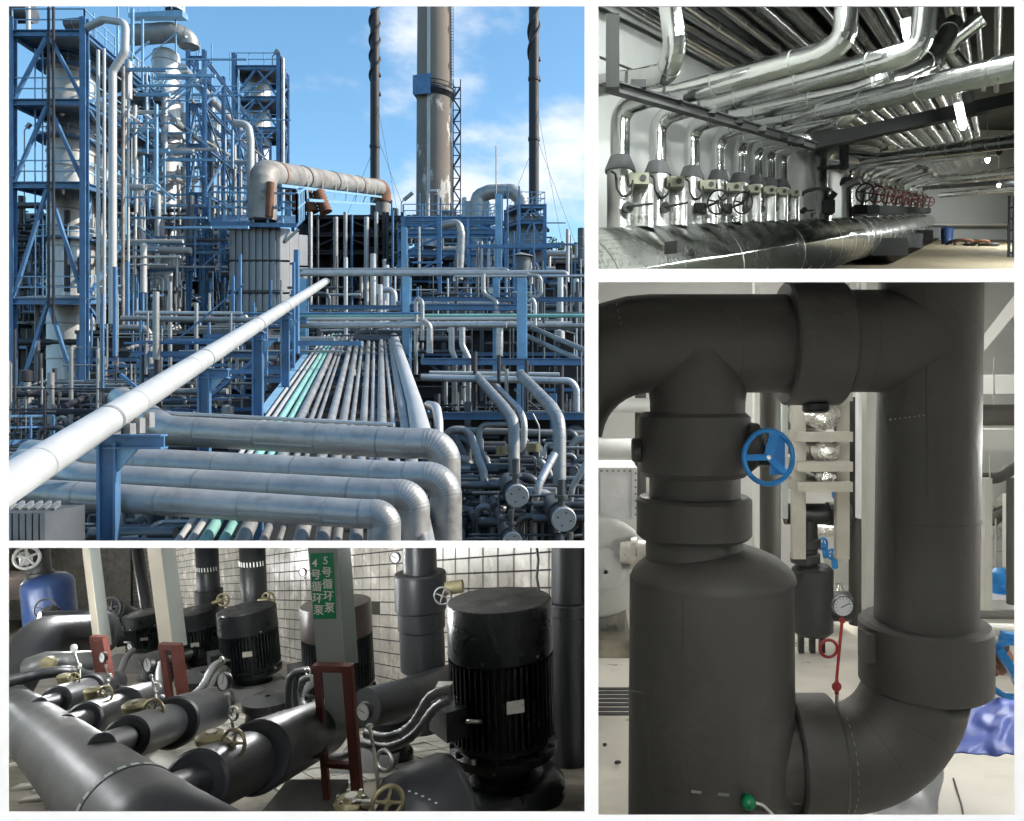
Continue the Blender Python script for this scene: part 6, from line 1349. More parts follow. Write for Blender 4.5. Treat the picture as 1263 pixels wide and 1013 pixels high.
# rusty duct
root = thing('rusty_duct', 'big weathered duct with rust patches rising from the platform house and running right', 'duct', at(324, 270, 86))
pth = fillet([at(324, 272, 84), at(324, 213, 84), at(470, 232, 146)], 2.2, 4)
obj('jacket', MB().tube(pth, 1.52, 32, gore=True), M['rusty_cladding'], root)
for k, px in enumerate((340, 372, 408, 440)):
    u = (px - 324) / 146; q0, q1 = at(324, 213, 84), at(470, 232, 146)
    # perspective-true position along the duct
    s_ = u * 84 / (146 - u * (146 - 84)); q = q0 + (q1 - q0) * s_; t = (q1 - q0).normalized()
    obj('clamp_ring', MB().cyl(q - t * 0.18, q + t * 0.18, 1.58, seg=32), M['dark_metal'] if k else M['rust'], root)
obj('down_leg', MB().tube(fillet([at(466, 231, 144), at(473, 236, 146), at(472, 262, 146), at(467, 330, 146)], 2.0, 5), [1.5] * 3 + [1.35] * (len(fillet([at(466, 231, 144), at(473, 236, 146), at(472, 262, 146), at(467, 330, 146)], 2.0, 5)) - 3), 24), M['rusty_cladding'], root)
obj('rust_patch', MB().tube(fillet([at(458, 229.5, 140), at(472, 232, 146), at(473, 250, 146)], 1.6, 5), 1.56, 24), M['rust'], root)
obj('rust_leg', MB().cyl(at(334, 225, 83), at(332, 268, 83), 0.42, seg=14), M['rust'], root)
root = thing('truss_girder', 'pale truss girder carrying the rusty duct', 'truss', at(348, 245, 88))
ta, tb = at(346, 229, 86), at(470, 243, 140); la, lb_ = at(380, 247, 92), at(462, 252, 138)
obj('top_chord', MB().beam(ta, tb, 0.35), M['pale_blue_steel'], root); obj('bottom_chord', MB().beam(la, lb_, 0.35), M['pale_blue_steel'], root)
for k in range(7):
    p = ta + (tb - ta) * (0.18 + 0.12 * k); q = la + (lb_ - la) * (k / 6.5); q2 = la + (lb_ - la) * min(1, (k + 1) / 6.5)
    obj('web_member', MB().beam(p, q, 0.22), M['pale_blue_steel'], root)
    obj('post_stub', MB().beam(p, p + V(0, 0, 1.4), 0.3), M['cladding_bright'], root)
for k, (x, lb) in enumerate(((358, 'left red brown bellows pipe under the truss girder'), (376, 'middle red brown bellows pipe under the truss girder'), (392, 'right red brown bellows pipe under the truss girder'))):
    p0, p1 = at(x, 236, 100), at(x + 10, 262, 100); n = 13
    obj('bellows_pipe', MB().tube([p0 + (p1 - p0) * (j / n) for j in range(n + 1)], [0.9 if j % 2 else 0.72 for j in range(n + 1)], 16), M['rust'], None, lb, 'pipe', 'red brown bellows')
for k, (x, w, m) in enumerate(((383, 5, 'cladding'), (392, 3, 'dark_pipe'), (414, 6, 'cladding_bright'), (426, 5, 'cladding_bright'), (434, 3, 'blue_steel'), (452, 6, 'cladding'), (464, 5, 'cladding_bright'), (479, 4, 'blue_steel'))):
    P1('%s upright pipe from the left under the rusty duct' % ['first', 'second', 'third', 'fourth', 'fifth', 'sixth', 'seventh', 'eighth'][k], [(x, 262 + (k % 3) * 3, 98 + 2 * k), (x, 400, 98 + 2 * k)], w, m, group='upright pipes under the rusty duct')
T4, _, _ = tower('steel_trestle', 'dark steel frame of the furnace bay under the rusty duct', 372, 474, 112, [0, 14], [268, 290, 312], 420, 262, 0.5, 'dark_metal', rail=0, deck=True, cat='frame')
# ---- chimneys -----------------------------------------------------------------------------------------------
def strake(a, r, z0, z1, turns, m, parent, w=0.28):
    n = int(turns * 16); p = [a + V(math.cos(2 * PI * turns * k / n) * r * 1.12, math.sin(2 * PI * turns * k / n) * r * 1.12, z0 + (z1 - z0) * k / n) for k in range(n + 1)]
    return obj('strake', MB().tube(p, w, 6), m, parent)
def chimney(label, px, d, wpx, py0, py1, straked, bandpy):
    r = wpx / 2 * d / F; a = at(px, py1, d); h = at(0, py0, d).z - a.z
    root = thing('chimney', label, 'chimney', a, 'slim black chimneys')
    obj('shaft', MB().lathe(a, UP, [(r, 0), (r, h), (r * 0.75, h), (r * 0.75, h - 2)], 24), M['black_stack'], root)
    for k in range(2): strake(a + V(0, 0, k * 0.5 * 10.5), r, at(0, straked[1], d).z - a.z, at(0, straked[0], d).z - a.z, 2.2, M['black_stack'], root, 0.34)
    for py in bandpy: obj('band', MB().lathe(a + V(0, 0, at(0, py, d).z - a.z), UP, [(r, -0.5), (r * 1.15, -0.4), (r * 1.15, 0.4), (r, 0.5)], 24), M['black_stack'], root)
    for (dx, y0) in ((-60, 180), (62, 160), (40, 110)): obj('guy_wire', MB().cyl(at(px, y0, d), at(px + dx, 330, d - 6), 0.05, seg=5), M['dark_metal'], root)
chimney('slim black chimney with spiral strakes left of the concrete one', 462.3, 200, 11, 13, 330, (22, 118), (181,))
chimney('slim black chimney leaving the picture at the top right', 658.5, 190, 12.5, -60, 300, (-50, 100), (98, 172))
root = thing('concrete_chimney', 'wide concrete chimney with stained lower half and ring platform', 'chimney', at(536, 330, 185))
d = 185; K = d / F; a = at(536, 330, d); zz = lambda py: at(0, py, d).z - a.z
obj('shaft', MB().lathe(a, UP, [(21.5 * K, zz(126)), (20 * K, zz(-60))], 48), M['concrete'], root)
obj('stained_shaft', MB().lathe(a, UP, [(22.5 * K, 0), (21.5 * K, zz(126))], 48), M['concrete_stained'], root)
obj('repair_strip', MB().hexa([a + V(-4.5 * K, -22.7 * K, 0), a + V(-0.5 * K, -22.9 * K, 0), a + V(-0.5 * K, -21 * K, 0), a + V(-4.5 * K, -21 * K, 0), a + V(-4.5 * K, -20.4 * K, zz(-60)), a + V(-0.5 * K, -20.6 * K, zz(-60)), a + V(-0.5 * K, -18 * K, zz(-60)), a + V(-4.5 * K, -18 * K, zz(-60))]), M['concrete_pale'], root)
obj('ring_platform', MB().lathe(a + V(0, 0, zz(118)), UP, [(21 * K, -1.4), (25 * K, 0), (25.5 * K, 0), (25.5 * K, 0.6), (21 * K, 0.6)], 40), M['dark_metal'], root)
obj('ring_railing', MB().torus(a + V(0, 0, zz(113)), UP, 25.2 * K, 0.12, 40, 6).torus(a + V(0, 0, zz(108)), UP, 25.2 * K, 0.12, 40, 6), M['dark_metal'], root)
obj('blue_cabin', MB().hexa([at(509, 117, d - 5), at(531, 115, d - 6), at(531, 115, d - 3), at(509, 117, d - 2), at(509, 93, d - 5), at(531, 90, d - 6), at(531, 90, d - 3), at(509, 93, d - 2)]), M['blue_steel'], root)
rnd = random.Random(11)
mbp = MB()
for k in range(0):                                        # flaking lime patches
    py = rnd.uniform(132, 232); an = rnd.uniform(-1.0, 0.9) if k % 3 else rnd.uniform(0.1, 0.5)
    w, h_ = rnd.uniform(0.12, 0.6), rnd.uniform(0.4, 2.4); rr = 22.1 * K
    cpt = a + V(math.sin(an) * rr, -math.cos(an) * rr, zz(py)); tx = V(math.cos(an), math.sin(an), 0)
    q = [cpt + tx * (w * math.cos(j * PI / 4) * rnd.uniform(0.25, 1.3)) + V(0, 0, h_ * math.sin(j * PI / 4) * rnd.uniform(0.5, 1.1)) + V(math.sin(an), -math.cos(an), 0) * 0.06 for j in range(8)]
    obj('lime_patch', MB().poly(list(q)), M['concrete_pale'], root)
root = thing('stair_tower', 'slender zigzag stair tower clinging to the concrete chimney', 'stair', at(563, 330, 178))
for px in (559, 568): obj('post', MB().beam(at(px, 330, 178), at(px, 98, 178), 0.22), M['dark_metal'], root)
for k in range(15):
    y = 108 + 14 * k
    x0, x1 = (559, 568) if k % 2 else (568, 559)
    obj('flight', MB().beam(at(x0, y, 178), at(x1, y + 14, 178), 0.45, 0.35), M['dark_metal'], root)
    obj('landing', MB().beam(at(559, y, 178), at(568, y, 178), 0.3, 0.15), M['dark_metal'], root)
mb = MB()
for s in (556, 559): mb.beam(at(s, -20, 181), at(s, 96, 181), 0.12)
for k in range(30): mb.beam(at(556, -18 + 3.8 * k, 181), at(559, -18 + 3.8 * k, 181), 0.09)
obj('cage_ladder', mb, M['dark_metal'], root)
P1('thin pale mast standing right of the concrete chimney', [(612, 330, 100), (612, 180, 100)], 1.6, 'cladding_bright', name='mast', cat='mast')
# ---- ducts and frames right of the chimney --------------------------------------------------------------------
root = thing('arch_duct', 'big silver arched duct standing right of the concrete chimney', 'duct', at(590, 330, 115))
pth = fillet([at(589, 330, 115), at(589, 243, 115), at(604, 237, 115), at(632, 236, 115), at(643, 246, 115), at(643, 330, 115)], 1.0, 2)
obj('jacket', MB().tube(pth, 1.15, 20, gore=True), M['cladding_bright'], root)
for p in pth[2:-1]: obj('seam', MB().torus(p, (pth[2] - pth[1]) if p == pth[1] else V(1, 0, 0.2), 1.16, 0.06, 20, 5), M['seam_metal'], root) if False else None
obj('furnace_box', MB().box(at(590, 290, 116), 1.9, 1.6, 5.0), M['corrugated'], root); obj('furnace_box', MB().box(at(642, 292, 116), 1.7, 1.6, 4.6), M['corrugated'], root)
T5, _, _ = tower('steel_trestle', 'blue steel frame before the concrete chimney', 498, 614, 92, [0, 10], [271, 286, 312], 345, 268, 0.55, 'blue_steel', rail=1.6, deck=False, cat='frame', mids=(541, 578))
T6, _, _ = tower('steel_tower', 'dark blue tower at the right end beside the second black chimney', 640, 672, 105, [0, 10], [255, 274, 306], 345, 252, 0.5, 'blue_steel', rail=1.8, cat='tower')
obj('white_panel', MB().box(at(654, 295, 108), 2.0, 0.2, 3.4), M['corrugated'], None, 'white panel behind the bracing of the right tower', 'panel')
steel('blue_post', 'stout bright blue post before the arched duct', at(615, 345, 88), at(615, 240, 88), 0.75, 'pale_blue_steel', 'post')
steel('blue_post', 'bright blue post at the left end of the chimney frame', at(499, 345, 86), at(499, 281, 86), 0.6, 'pale_blue_steel', 'post')
P1('clad pipe arching down in front of the chimney frame', [(543, 279, 84), (566, 274, 84), (569, 290, 84), (566, 345, 84)], 10, 'cladding_bright', 1.2, R=1.2, gore=True)
P1('pale pipe portal left of the chimney base', [(528, 300, 120), (528, 236, 120), (540, 236, 120)], 4, 'white_pipe', 0, R=0.5)
for k, x in enumerate((517, 589, 594, 603, 611)): P1('%s short upright pipe from the left before the blue frame' % ['first', 'second', 'third', 'fourth', 'fifth'][k], [(x, 280 if k == 0 else 298, 80), (x, 340, 80)], 3.2, 'cladding_bright', group='short upright pipes before the blue frame')
root = thing('cone_roof_tank', 'small tank with a flat cone roof right of the bridge pipes', 'tank', at(643, 335, 82)); c = at(643, 335, 82)
obj('shell', MB().cyl(c, c + V(0, 0, 1.7), 1.05, seg=24), M['dark_pipe'], root); obj('roof', MB().lathe(c + V(0, 0, 1.6), UP, [(1.5, 0), (1.4, 0.1), (0.2, 0.5), (0.001, 0.52)], 28), M['cladding_bright'], root)
P1('dark clad column at the far right edge above the trees', [(717, 330, 95), (717, 282, 95)], 9, 'dark_pipe', 1.5)
column('distant slim column between the chimney and the arched duct', 574, 140, 9, 246, 330, 'column_cladding', 4, name='slim_column', skirt=False)
T7, _, _ = tower('steel_trestle', 'low dark frame left of the concrete chimney', 478, 496, 105, [0, 8], [268, 285, 302, 318], 345, 262, 0.35, 'dark_metal', rail=0, cat='frame')
# ---- pipe bridge -------------------------------------------------------------------------------------------------
bd = 62
for k, (y, w, x0, x1, m) in enumerate(((333, 4.5, 368, 628, 'cladding_bright'), (336, 4.5, 372, 700, 'cladding'), (338.5, 5, 366, 655, 'cladding_bright'), (341, 3, 560, 730, 'cladding'))):
    P1('%s pipe of the upper bridge bundle, counted downwards' % ['first', 'second', 'third', 'fourth'][k], [(x0, y + 6, bd - 0.5 * k), (x0, y, bd - 0.5 * k), (x1, y - 0.5, bd - 0.5 * k), (x1, y + 12, bd - 0.5 * k)], w, m, 0, R=0.5, group='pipes of the upper bridge bundle')
P1('stepped pipe dropping from the bridge right of centre', [(596, 338, 60), (596, 362, 60), (612, 372, 60), (614, 395, 60), (622, 402, 60), (730, 402, 60)], 6, 'cladding_bright', 2.0, R=0.6)
P1('double bend at the right end of the bridge pipes', [(650, 340, 60), (667, 340, 60), (668, 368, 60), (652, 365, 60)], 4.5, 'cladding_bright', 0, R=0.5)
P1('small hooked pipe below the right end of the bridge', [(652, 372, 58), (657, 368, 58), (660, 376, 58), (660, 402, 58)], 4.5, 'cladding', 0, R=0.5)
for k, (y, w, x0, x1, m) in enumerate(((390, 5, 372, 730, 'teal_paint'), (394, 4, 380, 640, 'white_pipe'), (401, 8, 366, 625, 'cladding'), (387, 3, 300, 520, 'blue_steel'))):
    P1('%s long pipe of the lower bridge, %s' % (['mint green', 'white', 'fat clad', 'thin blue'][k], ['topmost on the right', 'between green and clad', 'lowest of them', 'at the back left']), [(x0, y, 57 - 0.6 * k), (x1, y - 0.4, 57 - 0.6 * k)], w, m, 3.0 if k == 2 else 0, group='pipes of the lower bridge') if False else P1(['mint green long pipe topmost on the lower bridge', 'white long pipe between the green and the fat one', 'fat clad pipe lowest on the lower bridge', 'thin blue pipe at the back left of the lower bridge'][k], [(x0, y, 57 - 0.6 * k), (x1, y - 0.4, 57 - 0.6 * k)], w, m, 3.0 if k == 2 else 0)
P1('upper of the two left level pipes before the platform house', [(168, 386, 56), (300, 387, 56), (304, 392, 56), (304, 400, 56)], 5, 'cladding', 0, R=0.4)
P1('lower of the two left level pipes before the platform house', [(150, 393, 54), (320, 395, 54)], 7, 'cladding_dull', 2.5)
bp = [('bridge post left of the rack end', 375, 344, 512, 61, 0.55), ('bridge post at the right corner of the rack', 502, 342, 520, 60, 0.62), ('bridge post near the right edge reaching lowest', 644, 344, 560, 55, 0.72), ('rear bridge post behind the stepped pipe', 612, 344, 470, 66, 0.55)]
for (lb, x, y0, y1, d, w) in bp: steel('bridge_post', 'bright blue ' + lb, at(x, y1, d), at(x, y0, d), w, 'pale_blue_steel', 'post', 'blue posts of the pipe bridge')
for (lb, x0, x1, y, d, w) in (('upper thin blue cross beam of the bridge', 505, 722, 369, 62, 0.35), ('lower thick blue cross beam of the bridge', 505, 645, 379, 60, 0.5), ('blue cross beam low behind the bent risers', 520, 730, 446, 52, 0.48), ('lowest blue cross beam at the right', 540, 730, 513, 42, 0.42), ('blue cross beam left of the rack end', 372, 505, 379, 64, 0.35), ('blue cross beam before the lower left pipes', 160, 330, 437, 52, 0.4), ('short blue cross beam above the rack start', 330, 378, 395, 55, 0.4)):
    steel('cross_beam', lb, at(x0, y, d), at(x1, y + 0.5, d), w, 'blue_steel', 'beam')
# bent risers etc. at the right
P1('left bent riser hanging from the lower bridge', [(557, 404, 54), (557, 432, 54), (561, 442, 54), (561, 506, 54)], 7.5, 'cladding_bright', 2.2, R=0.7)
P1('right bent riser hanging from the lower bridge', [(570, 404, 53), (570, 426, 53), (578, 442, 53), (579, 506, 53)], 7.5, 'cladding_bright', 2.2, R=0.7)
P1('tall thin hairpin pipe left of the bent risers', [(513, 462, 56), (513, 366, 56), (521, 372, 55.5), (521, 420, 55.5)], 5, 'cladding_bright', 0, R=0.5)
P1('short fat hook pipe beside the hairpin', [(522, 396, 54), (530, 402, 54), (530, 436, 54)], 8, 'cladding_bright', 1.0, R=0.7, gore=True)
P1('clad stub under the stepped pipe', [(616, 404, 56), (616, 440, 56)], 9, 'cladding', 1.0)
P1('long level clad pipe with a down bend at the right', [(520, 466, 49), (704, 470, 49), (711, 480, 49), (711, 508, 49)], 9, 'cladding', 2.4, R=0.8)
P1('second level clad pipe resting on the long one', [(530, 460, 50), (690, 462, 50)], 5, 'white_pipe', 0)
P1('dull level pipe behind the lowest blue beam', [(560, 531, 44), (730, 536, 44)], 9, 'cladding_dull', 2.4)
for k, (x0, y0, x1, y1) in enumerate(((640, 410, 722, 448), (655, 404, 726, 434))): P1('%s dark pipe slanting at the right under the bridge' % ['lower', 'upper'][k], [(x0, y0, 60), (x1, y1, 52)], 6, 'cladding_dull', 0)
P1('bright inclined pipe bending down onto the left exchanger', [(588, 464, 50), (622, 503, 40), (634, 520, 38), (634, 605, 37)], 11, 'cladding_dull', 1.4, R=1.1, gore=True)
P1('slimmer inclined pipe beside the left bright one', [(608, 472, 50), (640, 505, 42), (647, 520, 41), (646, 548, 41), (640, 556, 41)], 7, 'cladding', 1.4, R=0.9, gore=True)
P1('bright inclined pipe bending down onto the right exchanger', [(642, 462, 48), (680, 502, 38), (690, 520, 36), (690, 640, 35)], 12.5, 'cladding_dull', 1.4, R=1.2, gore=True)
P1('outer loop pipe winding below the lowest blue beam', [(548, 600, 40), (547, 540, 40), (556, 530, 40), (574, 530, 40), (582, 540, 40), (588, 560, 38), (597, 584, 36), (597, 622, 35), (606, 640, 34), (640, 634, 34)], 9.5, 'cladding_dull', 1.6, R=1.0, gore=True)
P1('inner loop pipe left of the winding one', [(560, 540, 42), (574, 566, 40), (573, 600, 39), (582, 622, 38), (650, 618, 38)], 9.5, 'dark_pipe', 1.6, R=1.1, gore=True)
P1('loop pipe under the beam left of the first exchanger', [(632, 523, 42), (596, 524, 42), (591, 532, 42), (592, 555, 41), (604, 572, 40), (602, 590, 40)], 7.5, 'cladding_dull', 1.6, R=0.9, gore=True)
P1('thin loop pipe at the foot of the rack corner', [(558, 560, 36), (561, 575, 36), (560, 620, 36)], 8, 'dark_pipe', 1.2)
P1('bright crooked elbow between the two exchangers', [(684, 560, 34), (664, 598, 33), (660, 620, 33), (657, 690, 33)], 10, 'cladding', 1.0, R=0.9, gore=True)
P1('bright crooked elbow at the right edge', [(735, 552, 33), (706, 600, 33), (703, 620, 33), (703, 675, 33)], 8, 'cladding_bright', 1.0, R=0.9, gore=True)
P1('clad elbow behind the right exchanger', [(664, 566, 36), (676, 580, 36), (682, 598, 36)], 9, 'cladding_dull', 1.0, R=0.8)
P1('tiny hooked pipe left of the right inclined pipe', [(684, 547, 36), (673, 547, 36), (672, 566, 36)], 4, 'cladding', 0, R=0.4)
P1('thin bent wire pipe right of the bridge post', [(657, 510, 40), (665, 526, 40), (665, 565, 40)], 2, 'cladding', 0, R=0.5)
for k, (x, y) in enumerate(((625, 565), (650, 555), (658, 560))): pass
def exchanger(label, px, py, d, rpx):
    K = d / F; c = at(px, py, d); ax_ = V(-0.9, 1.6, 0.55).normalized(); r = rpx * K
    root = thing('heat_exchanger', label, 'exchanger', c, 'round ended heat exchangers')
    n = -ax_
    n = V(0.25, -1, -0.1).normalized()
    obj('shell', MB().lathe(c, -n, [(r * 0.93, 0.05), (r * 0.93, r * 1.6), (r * 1.1, r * 1.6), (r * 1.1, r * 1.9), (r * 0.9, r * 1.9), (r * 0.9, r * 6)], 32), M['dark_pipe'], root)
    obj('end_cover', MB().lathe(c, n, [(0.001, 0.06), (r * 0.93, 0.06), (r, 0.03), (r, -0.08), (r * 0.9, -0.1)], 32, sharp=0.97), M['cladding'], root)
    _, a_, b_ = frame_of(n)
    for j in range(4):
        dv = a_ * math.cos(j * PI / 2 + 0.3) + b_ * math.sin(j * PI / 2 + 0.3); q = c + n * 0.065 + dv * r * 0.55
        obj('arrow_mark', MB().poly([q + a_ * r * 0.12, q + b_ * r * 0.16, q - a_ * r * 0.12]), M['dark_metal'], root)
    obj('nozzle', MB().cyl(c - n * r * 1.0 + V(0, 0, r * 0.8), c - n * r * 1.0 + V(0, 0, r * 3.0), r * 0.3, seg=12).cyl(c - n * r * 1.0 + V(0, 0, r * 1.5), c - n * r * 1.0 + V(0, 0, r * 1.75), r * 0.55, seg=14), M['dark_pipe'], root)
exchanger('left round ended heat exchanger low at the right', 638, 612, 31, 14.5); exchanger('right round ended heat exchanger low at the right edge', 695.5, 641, 30, 15.5)
exchanger('third heat exchanger cut by the lower edge under the left one', 632, 668, 30, 12)
for k, (px, py, s) in enumerate(((619, 560, 0.5), (658, 557, 0.6))): obj('yellow_drum', MB().cyl(at(px, py, 37), at(px, py - 10, 37), s * 0.6, seg=14), M['brass'], None, ['yellow drum left of the left bright inclined pipe', 'yellow drum right of the slimmer inclined pipe'][k], 'drum')
for k in range(9):
    x = 545 + 20 * k; P1('%s dark pipe from the left receding low under the right beams' % ['first', 'second', 'third', 'fourth', 'fifth', 'sixth', 'seventh', 'eighth', 'ninth'][k], [(x + 22, 690, 33), (x + (449 - x) * 0.30, 560, 52)], 15 - 2 * (k % 3), 'dark_pipe' if k % 3 else 'cladding_dull', 2.2, group='dark receding pipes under the right beams')
# ---- masses of distant small pipework and steel: nobody could count these ----------------------------------------------
def thicket(name, label, x0, x1, y0, y1, d0, d1, n, m, seed, blue=False):
    rnd = random.Random(seed); mb = MB()
    for _ in range(n):
        d = rnd.uniform(d0, d1); px, py = rnd.uniform(x0, x1), rnd.uniform(y0, y1); q = at(px, py, d); r = rnd.choice((0.06, 0.09, 0.13, 0.2, 0.32)) * (d / 75); ln = rnd.uniform(2, 9)
        c = rnd.random()
        if c < 0.45: mb.tube([q - V(0, 0, ln * 0.5), q + V(0, 0, ln * 0.5)], r, 8)
        elif c < 0.75: mb.tube([q - V(ln * 0.6, 0, 0), q + V(ln * 0.6, 0, 0)], r, 8)
        elif c < 0.86: mb.tube([q, q + U1 * ln], r, 8)
        elif c < 0.95: mb.tube(fillet([q + V(-ln * 0.4, 0, 0), q, q + V(0, 0, -ln * 0.5)], r * 3, 4), r, 8)
        else: mb.lathe(q, UP, [(0.01, 0), (r * 3, 0.1), (r * 3, r * 6), (0.01, r * 7)], 10)
    obj(name, mb, M[m], None, label, 'pipework', kind='stuff')
def steelmass(name, label, x0, x1, y0, y1, d0, d1, n, m, seed):
    rnd = random.Random(seed); mb = MB()
    for _ in range(n):
        d = rnd.uniform(d0, d1); q = at(rnd.uniform(x0, x1), rnd.uniform(y0, y1), d); w = rnd.choice((0.15, 0.2, 0.3)); ln = rnd.uniform(3, 9); c = rnd.random()
        if c < 0.4: mb.beam(q, q + V(0, 0, ln), w)
        elif c < 0.8: mb.beam(q, q + V(ln, 0, 0), w)
        else: mb.beam(q, q + V(ln * 0.6, 0, ln * rnd.choice((-0.5, 0.5))), w * 0.7)
    obj(name, mb, M[m], None, label, 'steelwork', kind='stuff')
thicket('pipework', 'tangle of small dark pipes under the bridge and rack', 380, 725, 350, 520, 63, 100, 260, 'dark_pipe', 21)
thicket('pipework', 'tangle of small clad pipes under the bridge', 400, 725, 350, 470, 64, 100, 110, 'cladding', 22)
thicket('pipework', 'tangle of dark pipes behind the left tower', 12, 300, 250, 500, 84, 125, 300, 'dark_pipe', 23)
thicket('pipework', 'tangle of pale pipes behind the left tower', 110, 300, 150, 330, 100, 140, 150, 'cladding', 24)
thicket('pipework', 'tangle of dark pipes low at the right', 535, 725, 500, 690, 46, 62, 300, 'dark_metal', 25)
thicket('pipework', 'tangle of dark pipes on the ground before the left tower', 8, 215, 470, 600, 44, 66, 160, 'dark_metal', 38)
thicket('pipework', 'tangle of grey pipes on the ground before the left tower', 8, 215, 470, 580, 46, 66, 60, 'cladding_dull', 39)
thicket('pipework', 'tangle of grey pipes low at the right', 535, 725, 500, 690, 46, 60, 70, 'cladding_dull', 35)
thicket('pipework', 'tangle of white instrument pipes on the left tower', 108, 182, 70, 400, 74, 98, 120, 'white_pipe', 36)
thicket('pipework', 'tangle of dark pipes inside the left tower', 14, 182, 250, 500, 74, 100, 160, 'dark_metal', 37)
thicket('pipework', 'tangle of small pipes before the chimney foot', 480, 665, 268, 340, 118, 160, 190, 'dark_pipe', 26)
thicket('pipework', 'tangle of pale small pipes before the chimney foot', 490, 720, 305, 340, 112, 150, 80, 'cladding', 27)
thicket('pipework', 'tangle of clad pipes at mid left below the level pipes', 115, 370, 400, 520, 48, 80, 120, 'cladding_dull', 28)
steelmass('steelwork', 'mass of small blue steelwork behind the left tower', 12, 300, 260, 480, 80, 120, 120, 'blue_steel', 31)
steelmass('steelwork', 'mass of pale blue steelwork on the right side of the left tower', 106, 232, 60, 330, 72, 98, 110, 'pale_blue_steel', 61)
thicket('pipework', 'tangle of clad pipes between the two left columns', 108, 232, 120, 400, 84, 104, 150, 'cladding', 62)
for k, (z_, lb) in enumerate(((90, 'upper'), (178, 'middle'), (300, 'lower'))):
    c = at(88, z_, 76); root = thing('ring_platform', '%s ring platform around the big column in the left tower' % lb, 'platform', c)
    obj('ring', MB().lathe(c, UP, [(2.1, 0), (3.1, 0), (3.1, 0.18), (2.1, 0.18)], 28), M['blue_steel'], root); mb = MB().torus(c + V(0, 0, 1.2), UP, 3.05, 0.07, 28, 5).torus(c + V(0, 0, 0.7), UP, 3.05, 0.06, 28, 5)
    for j in range(12): mb.beam(c + V(3.05 * math.cos(j * PI / 6), 3.05 * math.sin(j * PI / 6), 0), c + V(3.05 * math.cos(j * PI / 6), 3.05 * math.sin(j * PI / 6), 1.2), 0.09)
    obj('railing', mb, M['pale_blue_steel'], root)
steelmass('steelwork', 'mass of small blue steelwork at mid left', 110, 375, 400, 520, 46, 78, 80, 'blue_steel', 32)
steelmass('steelwork', 'mass of small blue steelwork behind the bridge', 480, 670, 300, 500, 66, 120, 110, 'blue_steel', 33)
steelmass('steelwork', 'mass of pale small steelwork in the trestle', 225, 300, 90, 280, 100, 135, 60, 'pale_blue_steel', 34)
def groundwork(label, x0, x1, d0, d1, n, m, seed):
    rnd = random.Random(seed); mb = MB()
    for _ in range(n):
        d = rnd.uniform(d0, d1); q = at(rnd.uniform(x0, x1), 600, d); q.z = gz(d) + rnd.uniform(0.15, 2.4); r = rnd.choice((0.06, 0.1, 0.16, 0.24)); ln = rnd.uniform(1.2, 4.5); c = rnd.random()
        if c < 0.4: mb.tube([q, q + V(ln, rnd.uniform(-0.3, 0.3), 0)], r, 8)
        elif c < 0.6: mb.tube(fillet([q, q + U1 * ln * 0.5, q + U1 * ln * 0.5 + V(rnd.choice((-1, 1)) * ln * 0.4, 0, 0)], r * 3, 4), r, 8)
        elif c < 0.85: mb.tube(fillet([V(q.x, q.y, gz(d)), q + V(0, 0, 0.5), q + V(ln * 0.4, 0, 0.5), V(q.x + ln * 0.4, q.y, gz(d))], r * 3, 4), r, 8)
        else: mb.lathe(V(q.x, q.y, gz(d)), UP, [(0.35, 0), (0.35, 0.1), (0.25, 0.12), (0.28, 0.8), (0.2, 0.95), (0.01, 1.0)], 12)
    obj('pipework', mb, M[m], None, label, 'pipework', kind='stuff')
groundwork('low dark pipework and small pumps on the ground at the lower right', 520, 740, 31, 47, 230, 'dark_pipe', 51)
groundwork('low dull clad pipework on the ground at the lower right', 520, 740, 31, 47, 60, 'cladding_dull', 52)
groundwork('low dark pipework on the ground at the lower left', 0, 240, 26, 66, 260, 'dark_pipe', 53)
groundwork('low dull clad pipework on the ground at the lower left', 0, 240, 26, 66, 60, 'cladding_dull', 54)
# ---- dark process halls that close the view behind the pipework
def hall(label, x0, x1, y0, y1, d, tiers, seed):
    rnd = random.Random(seed); K = d / F; a, b = at(x0, y1, d), at(x1, y0, d)
    root = thing('process_hall', label, 'building', V((a.x + b.x) / 2, d, a.z))
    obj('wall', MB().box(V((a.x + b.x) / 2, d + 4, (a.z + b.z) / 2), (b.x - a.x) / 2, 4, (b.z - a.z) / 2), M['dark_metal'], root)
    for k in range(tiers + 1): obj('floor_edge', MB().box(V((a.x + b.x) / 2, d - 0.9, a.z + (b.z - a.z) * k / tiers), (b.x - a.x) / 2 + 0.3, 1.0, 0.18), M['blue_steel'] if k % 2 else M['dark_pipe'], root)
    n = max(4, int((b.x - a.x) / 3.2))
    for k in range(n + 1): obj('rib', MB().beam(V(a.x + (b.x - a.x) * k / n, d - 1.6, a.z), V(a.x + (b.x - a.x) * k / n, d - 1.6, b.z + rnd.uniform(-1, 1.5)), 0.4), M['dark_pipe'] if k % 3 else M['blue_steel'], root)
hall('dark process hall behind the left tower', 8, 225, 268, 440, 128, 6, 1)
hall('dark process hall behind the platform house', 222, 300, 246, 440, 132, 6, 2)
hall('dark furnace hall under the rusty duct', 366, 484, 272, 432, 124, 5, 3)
hall('added dark wall behind the looping pipes at the lower right', 532, 735, 512, 760, 47, 4, 5)  # wall added so the shaded ground there reads dark
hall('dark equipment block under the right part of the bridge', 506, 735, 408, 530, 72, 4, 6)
hall('dark equipment block under the level pipes at mid left', 112, 330, 412, 545, 74, 4, 7)
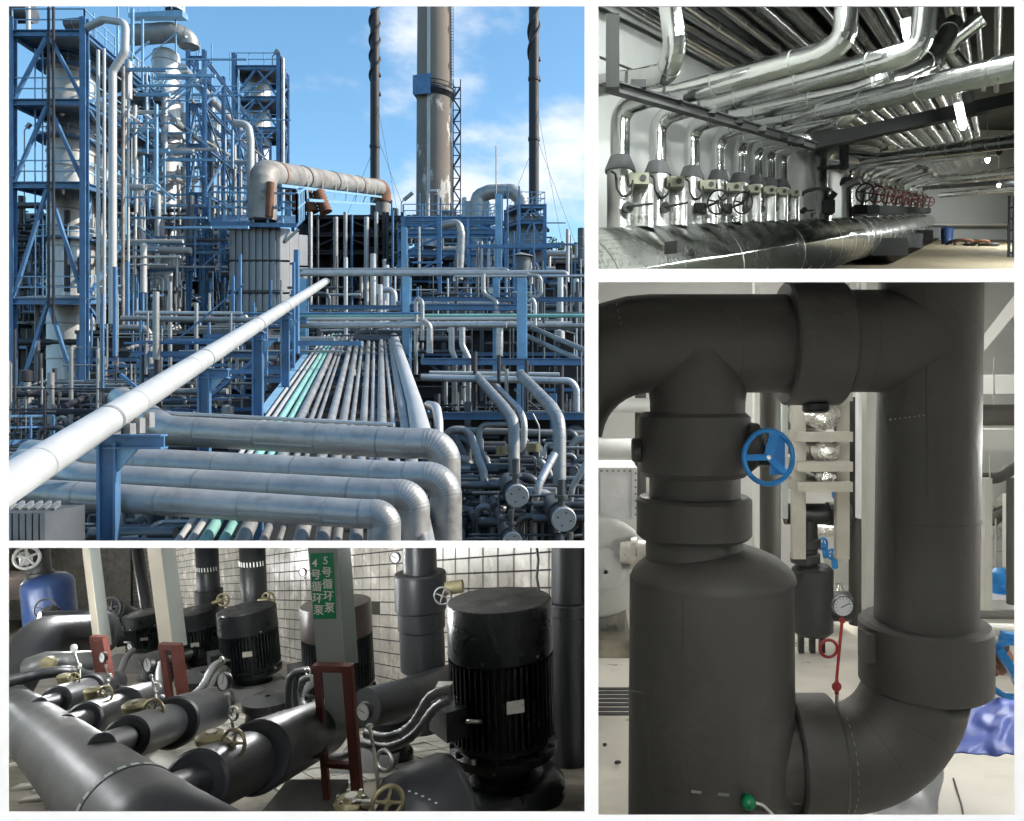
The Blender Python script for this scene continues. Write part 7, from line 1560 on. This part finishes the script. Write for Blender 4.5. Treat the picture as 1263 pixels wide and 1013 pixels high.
hall('dark equipment block behind the foot of the left tower', 8, 112, 400, 520, 92, 4, 8)
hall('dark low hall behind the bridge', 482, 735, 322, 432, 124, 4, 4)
root = thing('low_railing', 'low blue railing on the ground at the lower left', 'railing', at(30, 545, 44))
railing(at(8, 542, 44), at(66, 540, 46), 1.4, root, 'blue_steel', 1.2, 0.12); obj('kerb', MB().beam(at(8, 546, 44), at(66, 544, 46), 0.3), M['blue_steel'], root)
# ---- trees at the far right ---------------------------------------------------------------------------------------------
def tree(label, px, py_top, d, wpx, seed):
    rnd = random.Random(seed); K = d / F; base = at(px, 345, d); base.z = min(base.z, gz(d)); top = at(px, py_top, d)
    root = thing('tree', label, 'tree', base, 'trees beyond the refinery'); h = top.z - base.z
    obj('trunk', MB().tube([base, base + V(0.3, 0, h * 0.35), base + V(0.1, 0, h * 0.8)], [0.5, 0.35, 0.1], 8), M['bark'], root)
    mb = MB(); R = wpx / 2 * K
    cl = [(base + V(rnd.uniform(-R, R) * 0.8, rnd.uniform(-R, R) * 0.8, h * rnd.uniform(0.45, 0.92)), R * rnd.uniform(0.25, 0.5)) for _ in range(16)]
    for (c, cr_) in cl:
        for _ in range(110):
            v_ = V(rnd.gauss(0, 1), rnd.gauss(0, 1), rnd.gauss(0, 1)); v_ = v_.normalized() * cr_ * rnd.uniform(0.6, 1.05); p = c + v_; s = rnd.uniform(0.25, 0.55)
            a = V(rnd.uniform(-1, 1), rnd.uniform(-1, 1), rnd.uniform(-1, 1)).normalized() * s; b = a.cross(V(rnd.uniform(-1, 1), rnd.uniform(-1, 1), rnd.uniform(-1, 1))).normalized() * s * 0.6
            mb.quad(p - a, p - b, p + a, p + b)
    obj('crown', mb, M['leaf'], root)
for k, (px, y, w) in enumerate(((684, 294, 26), (700, 291, 26), (716, 287, 28), (735, 290, 30), (668, 300, 22))):
    tree(['green tree right of the second black chimney', 'green tree in the middle of the far row', 'tallest green tree near the right edge', 'green tree cut by the right edge', 'low green tree behind the right tower'][k], px, y, 260 + 6 * k, w, 40 + k)
